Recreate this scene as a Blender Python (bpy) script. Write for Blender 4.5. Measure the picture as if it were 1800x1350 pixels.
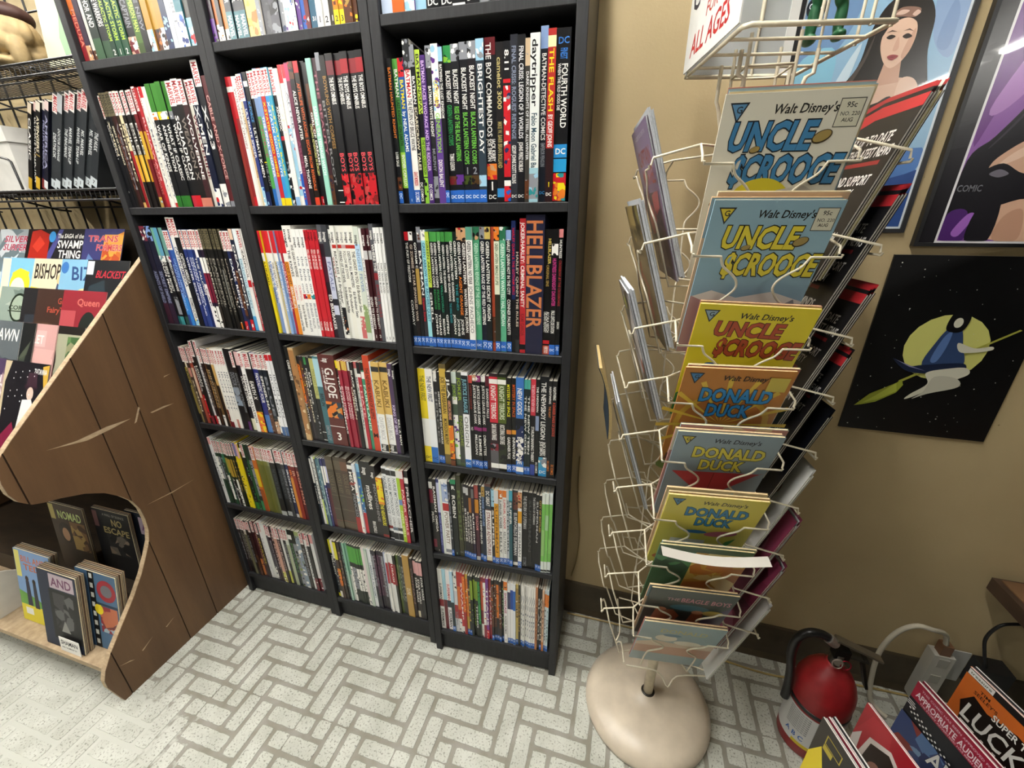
import bpy, math, random
import numpy as np
from math import sin, cos, pi, radians, sqrt
from mathutils import Vector, Matrix
random.seed(7)
scene = bpy.context.scene
for _o in list(bpy.data.objects): bpy.data.objects.remove(_o, do_unlink=True)
COL = scene.collection

# ---------------------------------------------------------------- camera (solved from the bookcase grid, 1800x1350)
cam_data = bpy.data.cameras.new('camera'); cam = bpy.data.objects.new('camera', cam_data); COL.objects.link(cam)
cam_data.sensor_fit = 'HORIZONTAL'; cam_data.sensor_width = 36.0; cam_data.lens = 36.0 * 726.06 / 1800.0
cam_data.clip_start = 0.02; cam_data.clip_end = 60
_f = Vector((-0.25755926, 0.88928649, -0.37793222)).normalized(); _r = Vector((0.96107755, 0.27623378, -0.00498357)).normalized()
_u = _r.cross(_f).normalized(); _r = _f.cross(_u)
cam.matrix_world = Matrix(((_r.x, _u.x, -_f.x, 1.32130), (_r.y, _u.y, -_f.y, -0.85883), (_r.z, _u.z, -_f.z, 1.35389), (0, 0, 0, 1)))
scene.camera = cam

# ---------------------------------------------------------------- world and exposure
world = bpy.data.worlds.new('world'); scene.world = world; world.use_nodes = True
_bg = world.node_tree.nodes['Background']; _bg.inputs[0].default_value = (1.0, 0.98, 0.94, 1); _bg.inputs[1].default_value = 0.15
vs = scene.view_settings
vs.view_transform = 'Standard'; vs.look = 'None'; vs.gamma = 1.0; vs.use_curve_mapping = False
vs.exposure = 0.55
scene.cycles.use_denoising = True
scene.cycles.max_bounces = 5
LAMP_STRENGTH = 90.0
CEIL = 2.75
# ceiling fluorescent fixtures: (x, y) of each 1.2 m long strip, running along y
LAMPS = [(0.15, -0.43), (1.15, -0.43), (-1.6, -0.43), (-1.6, -2.2), (4.3, -3.6), (4.3, -5.2)]

# ---------------------------------------------------------------- colours and materials
def lin(h):
    h = h.lstrip('#'); v = [int(h[i:i + 2], 16) / 255 for i in (0, 2, 4)]
    return tuple(((c / 12.92) if c <= 0.04045 else ((c + 0.055) / 1.055) ** 2.4) for c in v)
NAMED = dict(K='141519', W='f2f0ea', R='c2202a', B='2458b0', dB='1c2a55', G='2e8a4a', LG='8cc63f', Y='ecd420', O='e07a28', P='5a2f80',
             N='5a3420', T='2a8a90', S='8a8d94', C='e6dcc0', M='6e1a26', Lb='9cc8e0', Gd='b0904a', V='2a2038', DG='2b2d30')
def colr(s): return lin(NAMED.get(s, s))

def new_mat(name, rough=0.5, spec=0.5, metal=0.0, col=None, attr=True, noise=0.0, nscale=30, bump=0.0, bscale=200, coat=0.0):
    m = bpy.data.materials.new(name); m.use_nodes = True; nt = m.node_tree; b = nt.nodes['Principled BSDF']
    b.inputs['Roughness'].default_value = rough; b.inputs['Metallic'].default_value = metal
    b.inputs['Specular IOR Level'].default_value = spec; b.inputs['Coat Weight'].default_value = coat; b.inputs['Coat Roughness'].default_value = 0.02
    src = None
    if attr:
        a = nt.nodes.new('ShaderNodeAttribute'); a.attribute_name = 'Col'; src = a.outputs['Color']
    if col is not None:
        c = nt.nodes.new('ShaderNodeRGB'); c.outputs[0].default_value = (*colr(col), 1); src = c.outputs[0]
    tc = nt.nodes.new('ShaderNodeTexCoord')
    if noise:
        n = nt.nodes.new('ShaderNodeTexNoise'); n.inputs['Scale'].default_value = nscale; n.inputs['Detail'].default_value = 6
        nt.links.new(tc.outputs['Object'], n.inputs['Vector'])
        mr = nt.nodes.new('ShaderNodeMapRange'); mr.inputs[1].default_value = 0.3; mr.inputs[2].default_value = 0.7
        mr.inputs[3].default_value = 1 - noise; mr.inputs[4].default_value = 1 + noise
        nt.links.new(n.outputs['Fac'], mr.inputs[0])
        mx = nt.nodes.new('ShaderNodeMix'); mx.data_type = 'RGBA'; mx.blend_type = 'MULTIPLY'; mx.inputs[0].default_value = 1
        nt.links.new(src, mx.inputs[6]); nt.links.new(mr.outputs[0], mx.inputs[7]); src = mx.outputs[2]
    nt.links.new(src, b.inputs['Base Color'])
    if bump:
        n2 = nt.nodes.new('ShaderNodeTexNoise'); n2.inputs['Scale'].default_value = bscale; n2.inputs['Detail'].default_value = 4
        nt.links.new(tc.outputs['Object'], n2.inputs['Vector'])
        bp = nt.nodes.new('ShaderNodeBump'); bp.inputs['Strength'].default_value = bump; bp.inputs['Distance'].default_value = 0.002
        nt.links.new(n2.outputs['Fac'], bp.inputs['Height']); nt.links.new(bp.outputs[0], b.inputs['Normal'])
    return m

PAPER = new_mat('printed_paper', 0.55, 0.35)
GLOSS = new_mat('glossy_print', 0.3, 0.5)
PAGES = new_mat('page_edges', 0.85, 0.2, noise=0.12, nscale=300)
PLASTIC = new_mat('moulded_plastic', 0.35, 0.5)
CREAMWIRE = new_mat('cream_enamel_wire', 0.4, 0.5, col='d6cdb6', attr=False, noise=0.12, nscale=60)
BLACKWIRE = new_mat('black_coated_wire', 0.4, 0.5, col='18181a', attr=False)
GLASS = new_mat('poster_glazing', 0.22, 0.5, coat=1.0)
ENAMEL = new_mat('red_enamel', 0.42, 0.5, noise=0.25, nscale=25)
METAL = new_mat('worn_metal', 0.4, 0.5, metal=0.85, noise=0.15)
CARD = new_mat('cardboard', 0.8, 0.2, noise=0.05)
FUR = new_mat('painted_resin', 0.6, 0.3, noise=0.15, nscale=40, bump=0.3, bscale=90)

def wood_mat(name, c1, c2, rough, scale, stretch, bump, scratch=0.0, spec=0.4):
    m = bpy.data.materials.new(name); m.use_nodes = True; nt = m.node_tree; b = nt.nodes['Principled BSDF']; N = nt.nodes.new; L = nt.links.new
    b.inputs['Roughness'].default_value = rough; b.inputs['Specular IOR Level'].default_value = spec
    tc = N('ShaderNodeTexCoord'); mp = N('ShaderNodeMapping'); mp.inputs['Scale'].default_value = stretch
    L(tc.outputs['Object'], mp.inputs[0])
    n = N('ShaderNodeTexNoise'); n.inputs['Scale'].default_value = scale; n.inputs['Detail'].default_value = 8; n.inputs['Roughness'].default_value = 0.65
    L(mp.outputs[0], n.inputs['Vector'])
    r = N('ShaderNodeValToRGB'); r.color_ramp.elements[0].position = 0.3; r.color_ramp.elements[1].position = 0.72
    r.color_ramp.elements[0].color = (*colr(c1), 1); r.color_ramp.elements[1].color = (*colr(c2), 1)
    L(n.outputs['Fac'], r.inputs[0]); out = r.outputs[0]
    if scratch:
        mp2 = N('ShaderNodeMapping'); mp2.inputs['Rotation'].default_value = (radians(-24), 0, 0); mp2.inputs['Scale'].default_value = (1, 1.3, 26)
        L(tc.outputs['Object'], mp2.inputs[0])
        n2 = N('ShaderNodeTexNoise'); n2.inputs['Scale'].default_value = 3.2; n2.inputs['Detail'].default_value = 5; n2.inputs['Roughness'].default_value = 0.7
        L(mp2.outputs[0], n2.inputs['Vector'])
        r2 = N('ShaderNodeValToRGB'); r2.color_ramp.elements[0].position = 0.60; r2.color_ramp.elements[1].position = 0.70
        L(n2.outputs['Fac'], r2.inputs[0])
        mu = N('ShaderNodeMath'); mu.operation = 'MULTIPLY'; mu.inputs[1].default_value = scratch; L(r2.outputs[0], mu.inputs[0])
        mx = N('ShaderNodeMix'); mx.data_type = 'RGBA'; L(mu.outputs[0], mx.inputs[0]); L(out, mx.inputs[6]); mx.inputs[7].default_value = (*colr('a8865c'), 1)
        out = mx.outputs[2]
    L(out, b.inputs['Base Color'])
    bp = N('ShaderNodeBump'); bp.inputs['Strength'].default_value = bump; bp.inputs['Distance'].default_value = 0.001
    L(n.outputs['Fac'], bp.inputs['Height']); L(bp.outputs[0], b.inputs['Normal'])
    return m
BLACKWOOD = wood_mat('black_brown_veneer', '17171a', '26272a', 0.55, 30, (6, 6, 0.5), 0.25)
BROWNWOOD = wood_mat('worn_brown_plywood', '543d29', '725539', 0.5, 9, (1, 1, 0.12), 0.12)
RAWWOOD = wood_mat('raw_plywood_edge', '9a8468', 'c4ae8e', 0.7, 40, (1, 1, 6), 0.3)
TABLEWOOD = wood_mat('dark_table_edge', '2c2018', '4a382a', 0.5, 20, (1, 0.2, 1), 0.2)

# ---------------------------------------------------------------- mesh collecting
EPS = 0.00006
class Frame:
    """a flat printed side: origin, right, up, outward normal"""
    def __init__(s, o, ex, ey, n=None):
        s.o = np.array(o, float); s.ex = np.array(ex, float); s.ey = np.array(ey, float)
        s.ex /= np.linalg.norm(s.ex); s.ey /= np.linalg.norm(s.ey)
        s.n = np.array(n, float) if n is not None else np.cross(s.ex, s.ey); s.n /= np.linalg.norm(s.n)
    def at(s, u, v, l=0): return s.o + s.ex * u + s.ey * v + s.n * (l * EPS)
    def at_n(s, u, v, d): return s.o + s.ex * u + s.ey * v + s.n * d

GLYPH = {}
def make_glyphs(chars):
    todo = []
    for st, off in (('r', 0.0), ('b', 0.018), ('x', 0.036), ('y', 0.072)):
        for ch in sorted(set(chars)):
            if ch == ' ': continue
            for s in (ch, ch + ch):
                cu = bpy.data.curves.new('g', 'FONT'); cu.body = s; cu.size = 1.0; cu.resolution_u = 2; cu.offset = off; cu.fill_mode = 'FRONT'
                ob = bpy.data.objects.new('g', cu); COL.objects.link(ob); todo.append((st, ch, s, ob, cu))
    bpy.context.view_layer.update(); dg = bpy.context.evaluated_depsgraph_get(); w = {}
    for st, ch, s, ob, cu in todo:
        ev = ob.evaluated_get(dg); me = ev.to_mesh(); me.calc_loop_triangles()
        co = np.zeros(len(me.vertices) * 3); me.vertices.foreach_get('co', co); co = co.reshape(-1, 3)[:, :2]
        if len(s) == 1:
            tri = np.zeros(len(me.loop_triangles) * 3, int); me.loop_triangles.foreach_get('vertices', tri)
            GLYPH[(st, ch)] = [co, tri.reshape(-1, 3), 0.0]
        w[(st, s)] = (co[:, 0].max() - co[:, 0].min()) if len(co) else 0.3
        ev.to_mesh_clear()
    for st, ch, s, ob, cu in todo:
        if len(s) == 1: GLYPH[(st, ch)][2] = w[(st, ch + ch)] - w[(st, ch)]
        bpy.data.objects.remove(ob); bpy.data.curves.remove(cu)
CAP = 0.73

class MB:
    def __init__(s): s.V = []; s.F = []; s.C = []; s.nv = 0; s.sm = []
    def add(s, verts, faces, col, smooth=False):
        s.V.append(np.asarray(verts, float).reshape(-1, 3)); n = s.nv; s.nv += len(s.V[-1])
        for f in faces: s.F.append([int(i) + n for i in f]); s.C.append(col); s.sm.append(smooth)
    def box(s, lo, hi, col=(1, 1, 1), M=None):
        x0, y0, z0 = lo; x1, y1, z1 = hi
        v = [(x0, y0, z0), (x1, y0, z0), (x1, y1, z0), (x0, y1, z0), (x0, y0, z1), (x1, y0, z1), (x1, y1, z1), (x0, y1, z1)]
        if M is not None: v = [tuple(M @ Vector(p)) for p in v]
        s.add(v, [(0, 3, 2, 1), (4, 5, 6, 7), (0, 1, 5, 4), (1, 2, 6, 5), (2, 3, 7, 6), (3, 0, 4, 7)], col)
    def fbox(s, fr, u0, v0, d0, u1, v1, d1, col):
        v = [fr.at_n(u, w, d) for d in (d0, d1) for (u, w) in ((u0, v0), (u1, v0), (u1, v1), (u0, v1))]
        s.add(v, [(0, 3, 2, 1), (4, 5, 6, 7), (0, 1, 5, 4), (1, 2, 6, 5), (2, 3, 7, 6), (3, 0, 4, 7)], col)
    def prism(s, pts, x0, x1, col, axis=0):
        """outline pts (a,b) in the plane across axis, from x0 to x1"""
        n = len(pts)
        mk = (lambda a, b, x: (x, a, b)) if axis == 0 else (lambda a, b, x: (a, x, b)) if axis == 1 else (lambda a, b, x: (a, b, x))
        v = [mk(a, b, x0) for a, b in pts] + [mk(a, b, x1) for a, b in pts]
        s.add(v, [list(range(n - 1, -1, -1)), list(range(n, 2 * n))] + [(i, (i + 1) % n, n + (i + 1) % n, n + i) for i in range(n)], col)
    def tube(s, pts, r, col=(1, 1, 1), n=6, closed=False, cap=True):
        P = [np.array(p, float) for p in pts]; m = len(P); rings = []
        up = None
        for i in range(m):
            if closed: t = P[(i + 1) % m] - P[i - 1]
            else: t = P[min(i + 1, m - 1)] - P[max(i - 1, 0)]
            t /= (np.linalg.norm(t) + 1e-12)
            if up is None:
                a = np.array((0, 0, 1.0)) if abs(t[2]) < 0.9 else np.array((1.0, 0, 0)); up = a - t * a.dot(t)
            else: up = up - t * up.dot(t)
            up /= (np.linalg.norm(up) + 1e-12); b = np.cross(t, up)
            rr = r[i] if isinstance(r, (list, tuple)) else r
            rings.append([P[i] + up * rr * cos(2 * pi * k / n) + b * rr * sin(2 * pi * k / n) for k in range(n)])
        v = [q for rg in rings for q in rg]; f = []
        for i in range(m if closed else m - 1):
            j = (i + 1) % m
            for k in range(n): f.append((i * n + k, i * n + (k + 1) % n, j * n + (k + 1) % n, j * n + k))
        s.add(v, f, col, True)
        if cap and not closed: s.add(v, [tuple(range(n - 1, -1, -1)), tuple((m - 1) * n + k for k in range(n))], col)
    def lathe(s, prof, c, col, n=32, axis=None):
        """prof [(r,z[,col])] round a vertical axis at c"""
        v = []; f = []
        for p in prof:
            for k in range(n): v.append((c[0] + p[0] * cos(2 * pi * k / n), c[1] + p[0] * sin(2 * pi * k / n), c[2] + p[1]))
        m = len(prof); base = s.nv
        s.V.append(np.array(v)); s.nv += len(v)
        for i in range(m - 1):
            cc = prof[i + 1][2] if len(prof[i + 1]) > 2 else col
            for k in range(n):
                s.F.append([base + i * n + k, base + i * n + (k + 1) % n, base + (i + 1) * n + (k + 1) % n, base + (i + 1) * n + k]); s.C.append(cc); s.sm.append(True)
        s.F.append([base + k for k in range(n - 1, -1, -1)]); s.C.append(col); s.sm.append(False)
        s.F.append([base + (m - 1) * n + k for k in range(n)]); s.C.append(prof[-1][2] if len(prof[-1]) > 2 else col); s.sm.append(False)
    # --- print on a frame (metres)
    def pquad(s, fr, u0, v0, u1, v1, col, l=1):
        s.add([fr.at(u0, v0, l), fr.at(u1, v0, l), fr.at(u1, v1, l), fr.at(u0, v1, l)], [(0, 1, 2, 3)], col)
    def ppoly(s, fr, pts, col, l=1):
        s.add([fr.at(u, v, l) for u, v in pts], [tuple(range(len(pts)))], col)
    def pell(s, fr, cu, cv, ru, rv, col, l=1, rot=0, n=20, a0=0, a1=360):
        c, d = cos(radians(rot)), sin(radians(rot)); pts = []
        m = n if a1 - a0 >= 360 else n + 1
        for k in range(m):
            a = radians(a0 + (a1 - a0) * k / n); x, y = ru * cos(a), rv * sin(a); pts.append((cu + c * x - d * y, cv + d * x + c * y))
        s.ppoly(fr, pts, col, l)
    def ptext(s, fr, text, u, v, h, col, l=2, length=None, style='b', shear=0.0, rot=0.0, align='l', sy=1.0):
        """baseline start (u,v), cap height h, rot degrees anticlockwise"""
        k = h / CAP; x = 0.0; items = []
        for ch in text:
            if ch == ' ': x += 0.3; continue
            g = GLYPH.get((style, ch))
            if g is None: x += 0.3; continue
            items.append((g, x)); x += g[2]
        if x <= 0: return
        kx = k if length is None else length / x
        off = 0 if align == 'l' else -x * kx / 2 if align == 'c' else -x * kx
        c, d = cos(radians(rot)), sin(radians(rot)); base = fr.o + fr.n * (l * EPS)
        for g, x0 in items:
            a = (g[0][:, 0] + x0) * kx + off + shear * g[0][:, 1] * k; b = g[0][:, 1] * k * sy
            uu = u + c * a - d * b; vv = v + d * a + c * b
            s.add(base + np.outer(uu, fr.ex) + np.outer(vv, fr.ey), g[1], col)
    def art(s, fr, u0, v0, u1, v1, cols, rng, l=1, cell=None, n=None):
        W, H = u1 - u0, v1 - v0
        s.pquad(fr, u0, v0, u1, v1, cols[0], l)
        if n is None: n = int(min(26, max(4, W * H / (cell or 0.00006))))
        for i in range(n):
            c = cols[rng.randrange(len(cols))]; cu = u0 + W * rng.random(); cv = v0 + H * rng.random()
            r1 = min(W, H) * (0.12 + 0.3 * rng.random()); r2 = r1 * (0.5 + rng.random()); a = rng.random() * pi
            m = rng.choice((4, 5, 6, 7)); pts = []
            for k in range(m):
                t = 2 * pi * k / m; q = 0.7 + 0.5 * rng.random()
                x, y = r1 * q * cos(t), r2 * q * sin(t)
                pts.append((min(u1, max(u0, cu + x * cos(a) - y * sin(a))), min(v1, max(v0, cv + x * sin(a) + y * cos(a)))))
            s.ppoly(fr, pts, c, l + 0.25 + 0.03 * i)
    def build(s, name, mat, parent=None, origin=None, rotz=0.0, smooth=None):
        V = np.concatenate(s.V) if s.V else np.zeros((0, 3))
        o = np.array(origin if origin is not None else (0, 0, 0), float)
        me = bpy.data.meshes.new(name); me.from_pydata((V - o).tolist(), [], s.F)
        at = me.color_attributes.new('Col', 'FLOAT_COLOR', 'CORNER')
        cnt = np.array([len(f) for f in s.F]); cc = np.ones((cnt.sum(), 4), np.float32)
        cc[:, :3] = np.repeat(np.array([c[:3] for c in s.C], np.float32), cnt, axis=0)
        at.data.foreach_set('color', cc.ravel())
        if any(s.sm): me.polygons.foreach_set('use_smooth', np.array(s.sm, bool))
        me.materials.append(mat); me.validate(); me.update()
        ob = bpy.data.objects.new(name, me); COL.objects.link(ob)
        ob.location = o
        if parent is not None:
            ob.parent = parent; ob.matrix_parent_inverse = parent_matrix(parent).inverted()
        return ob
def parent_matrix(p):
    m = Matrix.Translation(p.location) @ p.rotation_euler.to_matrix().to_4x4()
    return m
def empty(name, loc, rotz=0.0):
    o = bpy.data.objects.new(name, None); COL.objects.link(o); o.location = loc; o.rotation_euler = (0, 0, rotz); o.empty_display_size = 0.05
    return o
def tag(o, label=None, cat=None, group=None, kind=None):
    if label: o['label'] = label
    if cat: o['category'] = cat
    if group: o['group'] = group
    if kind: o['kind'] = kind
    return o
def copy_tree(o, parent=None):
    c = o.copy(); COL.objects.link(c); c.parent = parent
    for ch in o.children: copy_tree(ch, c)
    return c
def printed(mb, fr, spec, rng, k=0.001):
    """draw a list of print items, in millimetres, on a frame; later items lie on top"""
    l = 1.0; cb = None
    for it in spec:
        t = it[0]
        if t == 'clamp': cb = it[1:]; continue
        if t == 'r': mb.pquad(fr, it[1] * k, it[2] * k, it[3] * k, it[4] * k, colr(it[5]), l)
        elif t == 'p': mb.ppoly(fr, [(a * k, b * k) for a, b in it[1]], colr(it[2]), l)
        elif t == 's':
            P = [np.array(q, float) for q in it[1]]; m = len(P); pts = []
            for i in range(m):
                p0, p1, p2, p3 = P[i - 1], P[i], P[(i + 1) % m], P[(i + 2) % m]
                for j in range(5):
                    x = j / 5; pts.append(tuple(0.5 * k * ((2 * p1) + (-p0 + p2) * x + (2 * p0 - 5 * p1 + 4 * p2 - p3) * x * x + (-p0 + 3 * p1 - 3 * p2 + p3) * x ** 3)))
            if cb: pts = [(min(cb[2] * k, max(cb[0] * k, a)), min(cb[3] * k, max(cb[1] * k, b))) for a, b in pts]
            mb.ppoly(fr, pts, colr(it[2]), l)
        elif t == 'e':
            mb.pell(fr, it[1] * k, it[2] * k, it[3] * k, it[4] * k, colr(it[5]), l, rot=it[6] if len(it) > 6 else 0, a0=it[7] if len(it) > 7 else 0, a1=it[8] if len(it) > 8 else 360)
        elif t == 'a':
            mb.art(fr, it[1] * k, it[2] * k, it[3] * k, it[4] * k, [colr(c) for c in it[5]], rng, l, n=it[6] if len(it) > 6 else None); l += 1
        elif t == 't':
            o = dict(it[6]) if len(it) > 6 else {}
            ol = o.pop('outline', None)
            if 'length' in o: o['length'] = o['length'] * k
            if ol: mb.ptext(fr, it[1], it[2] * k, it[3] * k, it[4] * k, colr(ol), l, **dict(o, style='y' if o.get('style') == 'x' else 'x')); l += 0.4
            mb.ptext(fr, it[1], it[2] * k, it[3] * k, it[4] * k, colr(it[5]), l, **o)
        l += 0.5
# ---------------------------------------------------------------- how large a thing shows (only used to pick which pieces become objects of their own)
def shows(p):
    q = cam.matrix_world.inverted() @ Vector(p)
    if q.z > -0.05: return 0.0
    u, v = q.x / -q.z * 726.06, q.y / -q.z * 726.06
    if abs(u) > 960 or abs(v) > 735: return 0.0
    return 1.0 / (q.length ** 2)

# ---------------------------------------------------------------- floor: 12 inch vinyl tiles with a pressed herringbone brick pattern
WALLY = 0.262
def floor_mats():
    out = []
    for name, base, base2, rough in (('pressed_brick', 'b6b8ae', 'c9cbc2', 0.38), ('mortar_line', '827f72', '96938a', 0.5)):
        m = bpy.data.materials.new(name); m.use_nodes = True; nt = m.node_tree; b = nt.nodes['Principled BSDF']; N = nt.nodes.new; L = nt.links.new
        b.inputs['Roughness'].default_value = rough; b.inputs['Specular IOR Level'].default_value = 0.45
        g = N('ShaderNodeNewGeometry')
        n = N('ShaderNodeTexNoise'); n.inputs['Scale'].default_value = 14; n.inputs['Detail'].default_value = 5; L(g.outputs['Position'], n.inputs['Vector'])
        r = N('ShaderNodeValToRGB'); r.color_ramp.elements[0].position = 0.35; r.color_ramp.elements[1].position = 0.65
        r.color_ramp.elements[0].color = (*colr(base), 1); r.color_ramp.elements[1].color = (*colr(base2), 1); L(n.outputs['Fac'], r.inputs[0]); out_c = r.outputs[0]
        if name == 'pressed_brick':
            s = N('ShaderNodeTexNoise'); s.inputs['Scale'].default_value = 190; s.inputs['Detail'].default_value = 3; s.inputs['Roughness'].default_value = 0.6; L(g.outputs['Position'], s.inputs['Vector'])
            rs = N('ShaderNodeValToRGB'); rs.color_ramp.elements[0].position = 0.56; rs.color_ramp.elements[1].position = 0.63; L(s.outputs['Fac'], rs.inputs[0])
            mu = N('ShaderNodeMath'); mu.operation = 'MULTIPLY'; mu.inputs[1].default_value = 0.75; L(rs.outputs[0], mu.inputs[0])
            mx = N('ShaderNodeMix'); mx.data_type = 'RGBA'; L(mu.outputs[0], mx.inputs[0]); L(out_c, mx.inputs[6]); mx.inputs[7].default_value = (*colr('6f6d62'), 1); out_c = mx.outputs[2]
            bp = N('ShaderNodeBump'); bp.inputs['Strength'].default_value = 0.35; bp.inputs['Distance'].default_value = 0.0006; bp.invert = True
            L(rs.outputs[0], bp.inputs['Height']); L(bp.outputs[0], b.inputs['Normal'])
        else:
            # trodden patch by the rack where the grey has worn off the pattern
            sx = N('ShaderNodeSeparateXYZ'); L(g.outputs['Position'], sx.inputs[0])
            ax = N('ShaderNodeMapRange'); ax.inputs[1].default_value = 0.36; ax.inputs[2].default_value = -0.02; L(sx.outputs[0], ax.inputs[0])
            ay = N('ShaderNodeMapRange'); ay.inputs[1].default_value = -0.30; ay.inputs[2].default_value = -0.47; L(sx.outputs[1], ay.inputs[0])
            mu = N('ShaderNodeMath'); mu.operation = 'MULTIPLY'; L(ax.outputs[0], mu.inputs[0]); L(ay.outputs[0], mu.inputs[1])
            n3 = N('ShaderNodeTexNoise'); n3.inputs['Scale'].default_value = 60; n3.inputs['Detail'].default_value = 4; L(g.outputs['Position'], n3.inputs['Vector'])
            ad = N('ShaderNodeMath'); ad.operation = 'ADD'; L(mu.outputs[0], ad.inputs[0]); L(n3.outputs['Fac'], ad.inputs[1])
            rw = N('ShaderNodeValToRGB'); rw.color_ramp.elements[0].position = 0.78; rw.color_ramp.elements[1].position = 1.0; L(ad.outputs[0], rw.inputs[0])
            mx = N('ShaderNodeMix'); mx.data_type = 'RGBA'; L(rw.outputs[0], mx.inputs[0]); L(out_c, mx.inputs[6]); mx.inputs[7].default_value = (*colr('bfc1b8'), 1); out_c = mx.outputs[2]
        L(out_c, b.inputs['Base Color']); out.append(m)
    return out
BRICK, MORTAR = floor_mats()
fl = MB(); fl.box((-4.0, -9.0, -0.05), (7.0, WALLY, -0.0012))
floor = tag(fl.build('floor', MORTAR), 'white brick-patterned vinyl tile floor laid in herringbone', kind='structure')
CELL = 0.0508; FX0, FY0 = 0.519, -0.298; TILE = 6 * CELL
def brick_cells():
    for i in range(-40, 46):
        for j in range(-30, 12):
            if (i + j - 3) % 6 == 0: yield (i, j, 3, 1)
            if (i + j) % 6 == 0: yield (i, j, 1, 3)
def cuts(a, n):
    """split [a, a+n] cells at the tile seams"""
    s = [a]
    for k in range(a + 1, a + n):
        if k % 6 == 0: s.append(k)
    return s + [a + n]
rngb = random.Random(3); pieces = []
for i, j, wi, hj in brick_cells():
    ci, cj = cuts(i, wi), cuts(j, hj)
    for a in range(len(ci) - 1):
        for b in range(len(cj) - 1):
            m = 0.0052; sm = 0.0005
            x0 = FX0 + ci[a] * CELL + (m if ci[a] == i else sm); x1 = FX0 + ci[a + 1] * CELL - (m if ci[a + 1] == i + wi else sm)
            y0 = FY0 + cj[b] * CELL + (m if cj[b] == j else sm); y1 = FY0 + cj[b + 1] * CELL - (m if cj[b + 1] == j + hj else sm)
            if x1 < -1.3 or x0 > 2.9 or y1 < -1.75 or y0 > WALLY - 0.012: continue
            pieces.append((x0, y0, x1, y1))
def brick_outline(w, h, r):
    pts = []
    for (ax, ay, bx, by) in ((0, 0, w, 0), (w, 0, w, h), (w, h, 0, h), (0, h, 0, 0)):
        L_ = abs(bx - ax) + abs(by - ay); n = max(2, int(L_ / 0.011)); ex, ey = (bx - ax) / L_, (by - ay) / L_
        for k in range(n):
            t = (k + (0.25 if k == 0 else 0.5 * r.random())) / n; d = (0.0018 * r.random()) if k else 0.0015
            pts.append((ax + (bx - ax) * t - ey * d, ay + (by - ay) * t + ex * d))
    return pts
brick_cache = {}
def brick_mesh(w, h):
    key = (round(w, 4), round(h, 4), rngb.randrange(4))
    if key not in brick_cache:
        pts = brick_outline(w, h, rngb); mb = MB(); n = len(pts); cx, cy = w / 2, h / 2
        v = [(x, y, -0.0012) for x, y in pts] + [(x + (cx - x) * 0.012, y + (cy - y) * 0.012, 0.0) for x, y in pts]
        mb.add(v, [tuple(range(n, 2 * n))] + [(k, (k + 1) % n, n + (k + 1) % n, n + k) for k in range(n)], (1, 1, 1))
        o = mb.build('brick', BRICK); brick_cache[key] = o.data; bpy.data.objects.remove(o)
    return brick_cache[key]
pieces.sort(key=lambda p: -shows(((p[0] + p[2]) / 2, (p[1] + p[3]) / 2, 0)) * (p[2] - p[0]) * (p[3] - p[1]))
rest = MB()
for k, (x0, y0, x1, y1) in enumerate(pieces):
    if k < 300:
        o = bpy.data.objects.new('brick', brick_mesh(x1 - x0, y1 - y0)); COL.objects.link(o); o.location = (x0, y0, 0); o.parent = floor
    else:
        pts = [(x0 + a, y0 + b) for a, b in brick_outline(x1 - x0, y1 - y0, rngb)]; n = len(pts)
        rest.add([(x, y, -0.0012) for x, y in pts] + [(x, y, 0.0) for x, y in pts], [tuple(range(n, 2 * n))] + [(q, (q + 1) % n, n + (q + 1) % n, n + q) for q in range(n)], (1, 1, 1))
ob = rest.build('brick_field', BRICK, floor); ob['kind'] = 'stuff'

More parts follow.
